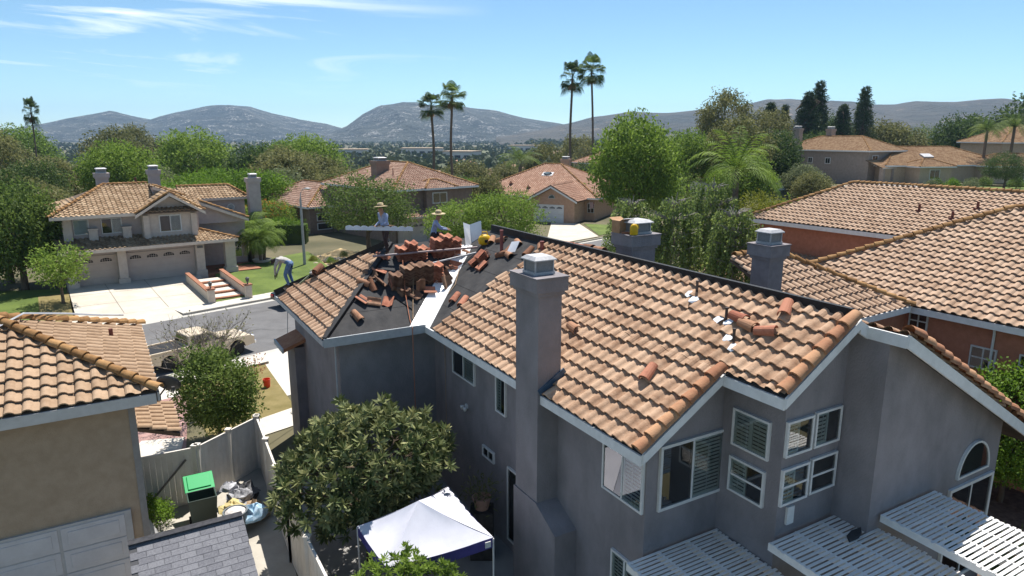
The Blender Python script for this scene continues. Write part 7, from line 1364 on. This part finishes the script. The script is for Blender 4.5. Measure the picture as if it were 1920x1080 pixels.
for (xa, za, xb, zb) in ((-1.68, 1.0, -1.07, 1.4), (1.08, 1.0, .37, 1.43)): m = MB(); m.add([(xa, -.7, za + .02), (xa, .7, za + .02), (xb, .6, zb), (xb, -.6, zb)], [(0, 1, 2, 3)]); m.build('windscreen', gls, CR)
# street lamp
LP = thing('street_lamp', 'tall grey street lamp beside the lawn and rock garden', 'street lamp', (-17.1, 55.4, .1), R(0)); gm = mat('lamp_grey', (.27, .28, .29), (.34, .35, .36), .6, 4)
m = MB(); m.tube([(0, 0, 0), (0, 0, .3), (0, 0, 5.7)], [.15, .12, .085], 10); m.build('post', gm, LP); m = MB(); m.tube([(0, 0, 5.6), (.03, 0, 6.1), (.22, 0, 6.45), (.5, 0, 6.55)], [.045, .04, .035, .03], 8); m.build('arm', gm, LP); m = MB(); m.lathe([(.05, .05), (.2, .0), (.21, -.03), (.12, -.1), (.02, -.12)], (.62, 0, 6.55), 14, 1.3, .8); m.build('luminaire', MAT['galvanised'], LP)
# rock garden beside the lawn
bed = sheet('rock_bed', [(-18.6, 56.6), (-12.9, 52.2), (-10.5, 58), (-16.5, 65)], mat('sandy_bed', (.46, .33, .16), (.58, .44, .25), .95, 2, 6), .2)
eg = thing('brick_edging', 'red brick edging between the lawn and the sandy rock garden', 'edging', (-18.8, 56.4, .12)); L_ = Vector((6.6, -5.0, 0)); n = 22
for i in range(n): m = MB(); p = L_ * (i / n); q = L_ * ((i + .93) / n); m.bar(p, q, .3, .22); m.build('brick', brick, eg)
for i in range(34):
    f = gr.random(); x, y = -18.2 + 5.8 * f + gr.uniform(0, 3.6) * .75, 57.0 - 4.6 * f + gr.uniform(0, 3.6); s = gr.uniform(.12, .42); m = MB(); vs = []; rr = [(.6, 0), (1, .3), (.85, .7), (.4, .95)]
    for r_, zz in rr:
        for j in range(7): t = 6.283 * j / 7; q = r_ * s * gr.uniform(.75, 1.2); vs.append((x + q * math.cos(t), y + q * math.sin(t), .18 + zz * s * gr.uniform(.75, 1.0)))
    m.add(vs, [(a * 7 + j, a * 7 + (j + 1) % 7, (a + 1) * 7 + (j + 1) % 7, (a + 1) * 7 + j) for a in range(3) for j in range(7)] + [list(range(21, 28))]); tag(m.build('rock', mat('rock_pale', (.36, .29, .22), (.56, .48, .38), .95, 4, bump=.5)), 'pale garden rock in the sandy bed beside the lawn', 'rock', 'rocks of the sandy bed')
for i, (x, y) in enumerate([(-16.9, 57.0), (-15.3, 56.6), (-14.4, 55.2), (-13.6, 57.3), (-14.9, 59.5)]): plant('shrub', x, y, .2, ['yellowish shrub nearest the lamp in the rock garden', 'second small shrub in the rock garden', 'small shrub nearest the roof edge in the rock garden', 'grey-green shrub at the back of the rock garden', 'low shrub under the street tree by the rock garden'][i], .42, cat='shrub', name='shrub', mt=['yellow', 'lime', 'olive', 'grey', 'mid'][i])

# wear on the pavements: cracks in the asphalt, saw joints in the drive
ck = mat('crack_dark', (.045, .043, .042), (.07, .068, .066), .95, 9)
def ribbon(name, pts, w, m, parent=None):
    b = MB()
    for p_, q_ in zip(pts[:-1], pts[1:]):
        P, Q = Vector(p_), Vector(q_); d = (Q - P).normalized(); s = Vector((-d.y, d.x, 0)) * w / 2; b.add([P - s, P + s, Q + s, Q - s], [(0, 3, 2, 1)])
    return struct(b.build(name, m))
cr = random.Random(31)
for a0, b0, da, n in ((16, 36, .5, 9), (19, 40, .45, 7), (12.5, 38.5, .6, 8), (22, 34.5, .55, 10), (9, 35.2, .5, 8)):
    a_, b_ = a0, b0; pts = []
    for k in range(n): pts.append((*w47(a_, b_), .006)); a_ += da * cr.uniform(.4, 1.2); b_ += cr.gauss(-.12, .28)
    ribbon('asphalt_crack', pts, .035, ck)
jn = MAT['joint_dark']
for a_ in (5.4, 7.9): ribbon('driveway_joint', [(*w37(a_, 46.7 + k * .86), kz(*w37(a_, 46.7 + k * .86)) + .012) for k in range(11)], .03, jn)
for b_ in (49.5, 52.4): ribbon('driveway_joint', [(*w37(3.1 + k * .74, b_), kz(*w37(3.1 + k * .74, b_)) + .012) for k in range(11)], .03, jn)
for s in (-1, 1):
    for x in (-.05, .95): m = MB(); m.box(x - .008, x + .008, s * .932 - .004, s * .932 + .004, .5, 1.04); m.build('door_seam', blk, PK)
    m = MB(); m.box(-1.28, 1.28, s * .925 - .01, s * .925 + .012, .37, .47); m.build('sill_trim', blk, PK)
m = MB(); m.box(2.78, 2.80, -.5, .5, .66, .86); m.build('grille', blk, PK)
# ---------------------------------------------------------------- hills on the horizon
def hills(name, sky_px, D, depth, m, seed, nz=.2, base=-8):
    """range whose crest runs at distance D; sky_px: (picture x, picture y) of the crest line in the 1920 px photograph"""
    g = np.random.default_rng(seed); xs = np.array([p[0] for p in sky_px], float); ys = np.array([p[1] for p in sky_px], float)
    az = np.arctan2((xs - 960) / 1280, math.cos(PITCH) - math.sin(PITCH) * (ys - 540) / 1280); vz = -math.sin(PITCH) - math.cos(PITCH) * (ys - 540) / 1280
    vh = np.hypot((xs - 960) / 1280, math.cos(PITCH) - math.sin(PITCH) * (ys - 540) / 1280); top = CAM_H + D * vz / vh
    A = np.linspace(az[0], az[-1], 260); T = np.interp(A, az, top); nr = 46; V = []; ph = g.uniform(0, 6.28, (7, 2)); fr = np.array([[30, 3], [57, 5], [95, 9], [160, 14], [260, 22], [410, 35], [640, 60]])
    rr = np.linspace(-1, .6, nr); pos = np.stack(np.meshgrid(A, rr, indexing='ij'), -1); n_ = sum(np.sin(fr[i, 0] * pos[..., 0] + ph[i, 0] + 1.7 * np.sin(fr[i, 1] * .6 * pos[..., 1] + ph[i, 1])) * np.cos(fr[i, 1] * pos[..., 1] + ph[i, 1]) / (1.55 ** i) for i in range(7)) / 2.0; n_ = .55 * n_ + .75 * (1 - 2 * np.abs(np.sin(46 * pos[..., 0] + 3.2 * pos[..., 1] + ph[0, 0] + .9 * np.sin(19 * pos[..., 0] + ph[1, 0])))) * (1 - np.abs(pos[..., 1]))
    for i, a in enumerate(A):
        for j, r_ in enumerate(rr):
            d = D + depth * r_; s = max(0.0, 1 - abs(r_) ** 1.35) if r_ < 0 else max(0.0, 1 - (r_ / .6) ** 2 * .9); hgt = (T[i] - base) * s; hgt += nz * (T[i] - base) * n_[i, j] * (s * (1 - s) * 2.4 + .12); V.append((d * math.sin(a), d * math.cos(a), base + max(hgt, -2)))
    F = [(i * nr + j, i * nr + j + 1, (i + 1) * nr + j + 1, (i + 1) * nr + j) for i in range(len(A) - 1) for j in range(nr - 1)]
    me = arr_mesh(name, V, [f[::-1] for f in F], smooth=True); me.materials.append(m); return struct(obj(name, me))
def hillmat(name, c1, c2, rockc, dens, sc):
    m = mat(name, c1, c2, .95, .004, 8); nt = m.node_tree; L = nt.links.new; b = [n for n in nt.nodes if n.type == 'BSDF_PRINCIPLED'][0]; rp = [n for n in nt.nodes if n.type == 'VALTORGB'][0]; tcn = [n for n in nt.nodes if n.type == 'TEX_COORD'][0]
    vo = nt.nodes.new('ShaderNodeTexNoise'); vo.inputs['Scale'].default_value = sc; vo.inputs['Detail'].default_value = 4; vo.inputs['Roughness'].default_value = .7; L(tcn.outputs['Object'], vo.inputs['Vector'])
    n2 = nt.nodes.new('ShaderNodeTexNoise'); n2.inputs['Scale'].default_value = sc * .16; n2.inputs['Detail'].default_value = 3; L(tcn.outputs['Object'], n2.inputs['Vector'])
    ad = nt.nodes.new('ShaderNodeMath'); ad.operation = 'MULTIPLY_ADD'; L(n2.outputs[0], ad.inputs[0]); ad.inputs[1].default_value = .55; L(vo.outputs[0], ad.inputs[2])
    r2 = nt.nodes.new('ShaderNodeValToRGB'); r2.color_ramp.elements[0].position = dens; r2.color_ramp.elements[1].position = dens + .035; L(ad.outputs[0], r2.inputs[0])
    mx = nt.nodes.new('ShaderNodeMix'); mx.data_type = 'RGBA'; L(r2.outputs[0], mx.inputs[0]); L(rp.outputs[0], mx.inputs[6]); mx.inputs[7].default_value = (*rockc, 1); L(mx.outputs[2], b.inputs['Base Color']); n3 = nt.nodes.new('ShaderNodeTexNoise'); n3.inputs['Scale'].default_value = .012; n3.inputs['Detail'].default_value = 9; n3.inputs['Roughness'].default_value = .62; L(tcn.outputs['Object'], n3.inputs['Vector']); bp = nt.nodes.new('ShaderNodeBump'); bp.inputs['Distance'].default_value = 60; bp.inputs['Strength'].default_value = 1; L(n3.outputs[0], bp.inputs['Height']); L(bp.outputs[0], b.inputs['Normal']); return m
hm = hillmat('hill_boulders', (.028, .036, .03), (.06, .066, .052), (.42, .40, .37), .885, .13); hb = hillmat('hill_brush', (.04, .042, .03), (.10, .085, .06), (.27, .20, .14), .93, .02)
hills('hills', [(-260, 252), (-60, 250), (30, 240), (110, 226), (165, 214), (205, 208), (245, 216), (282, 224), (330, 210), (380, 200), (430, 196), (470, 199), (510, 212), (560, 224), (610, 231), (640, 240), (680, 250), (720, 253)], 3300, 900, hm, 5)
hills('hills', [(560, 253), (620, 248), (650, 236), (680, 214), (715, 198), (755, 190), (800, 195), (860, 198), (920, 206), (980, 220), (1040, 230), (1080, 238), (1150, 248), (1200, 252)], 2700, 800, hm, 6)
hills('hills', [(930, 252), (1000, 244), (1060, 232), (1120, 218), (1180, 210), (1250, 211), (1310, 206), (1350, 208), (1390, 196), (1440, 188), (1480, 184), (1520, 190), (1560, 187), (1620, 194), (1680, 195), (1720, 190), (1790, 190), (1840, 186), (1880, 186), (1960, 196), (2100, 205), (2400, 215)], 2300, 800, hb, 7)
# ---------------------------------------------------------------- air: even haze round the whole place
hz = MB(); hz.box(-5000, 5000, -700, 6200, -40, 260); ho = hz.build('haze', None); ho.data.materials.clear()
vmn = bpy.data.materials.new('haze_air'); vmn.use_nodes = True; nt = vmn.node_tree; nt.nodes.clear(); o_ = nt.nodes.new('ShaderNodeOutputMaterial'); pv = nt.nodes.new('ShaderNodeVolumePrincipled'); pv.inputs['Color'].default_value = (.46, .69, 1, 1); pv.inputs['Density'].default_value = 1.15e-4; pv.inputs['Anisotropy'].default_value = .2; nt.links.new(pv.outputs[0], o_.inputs['Volume']); ho.data.materials.append(vmn); stuff(tag(ho, 'thin bluish summer haze over the valley', 'haze'))
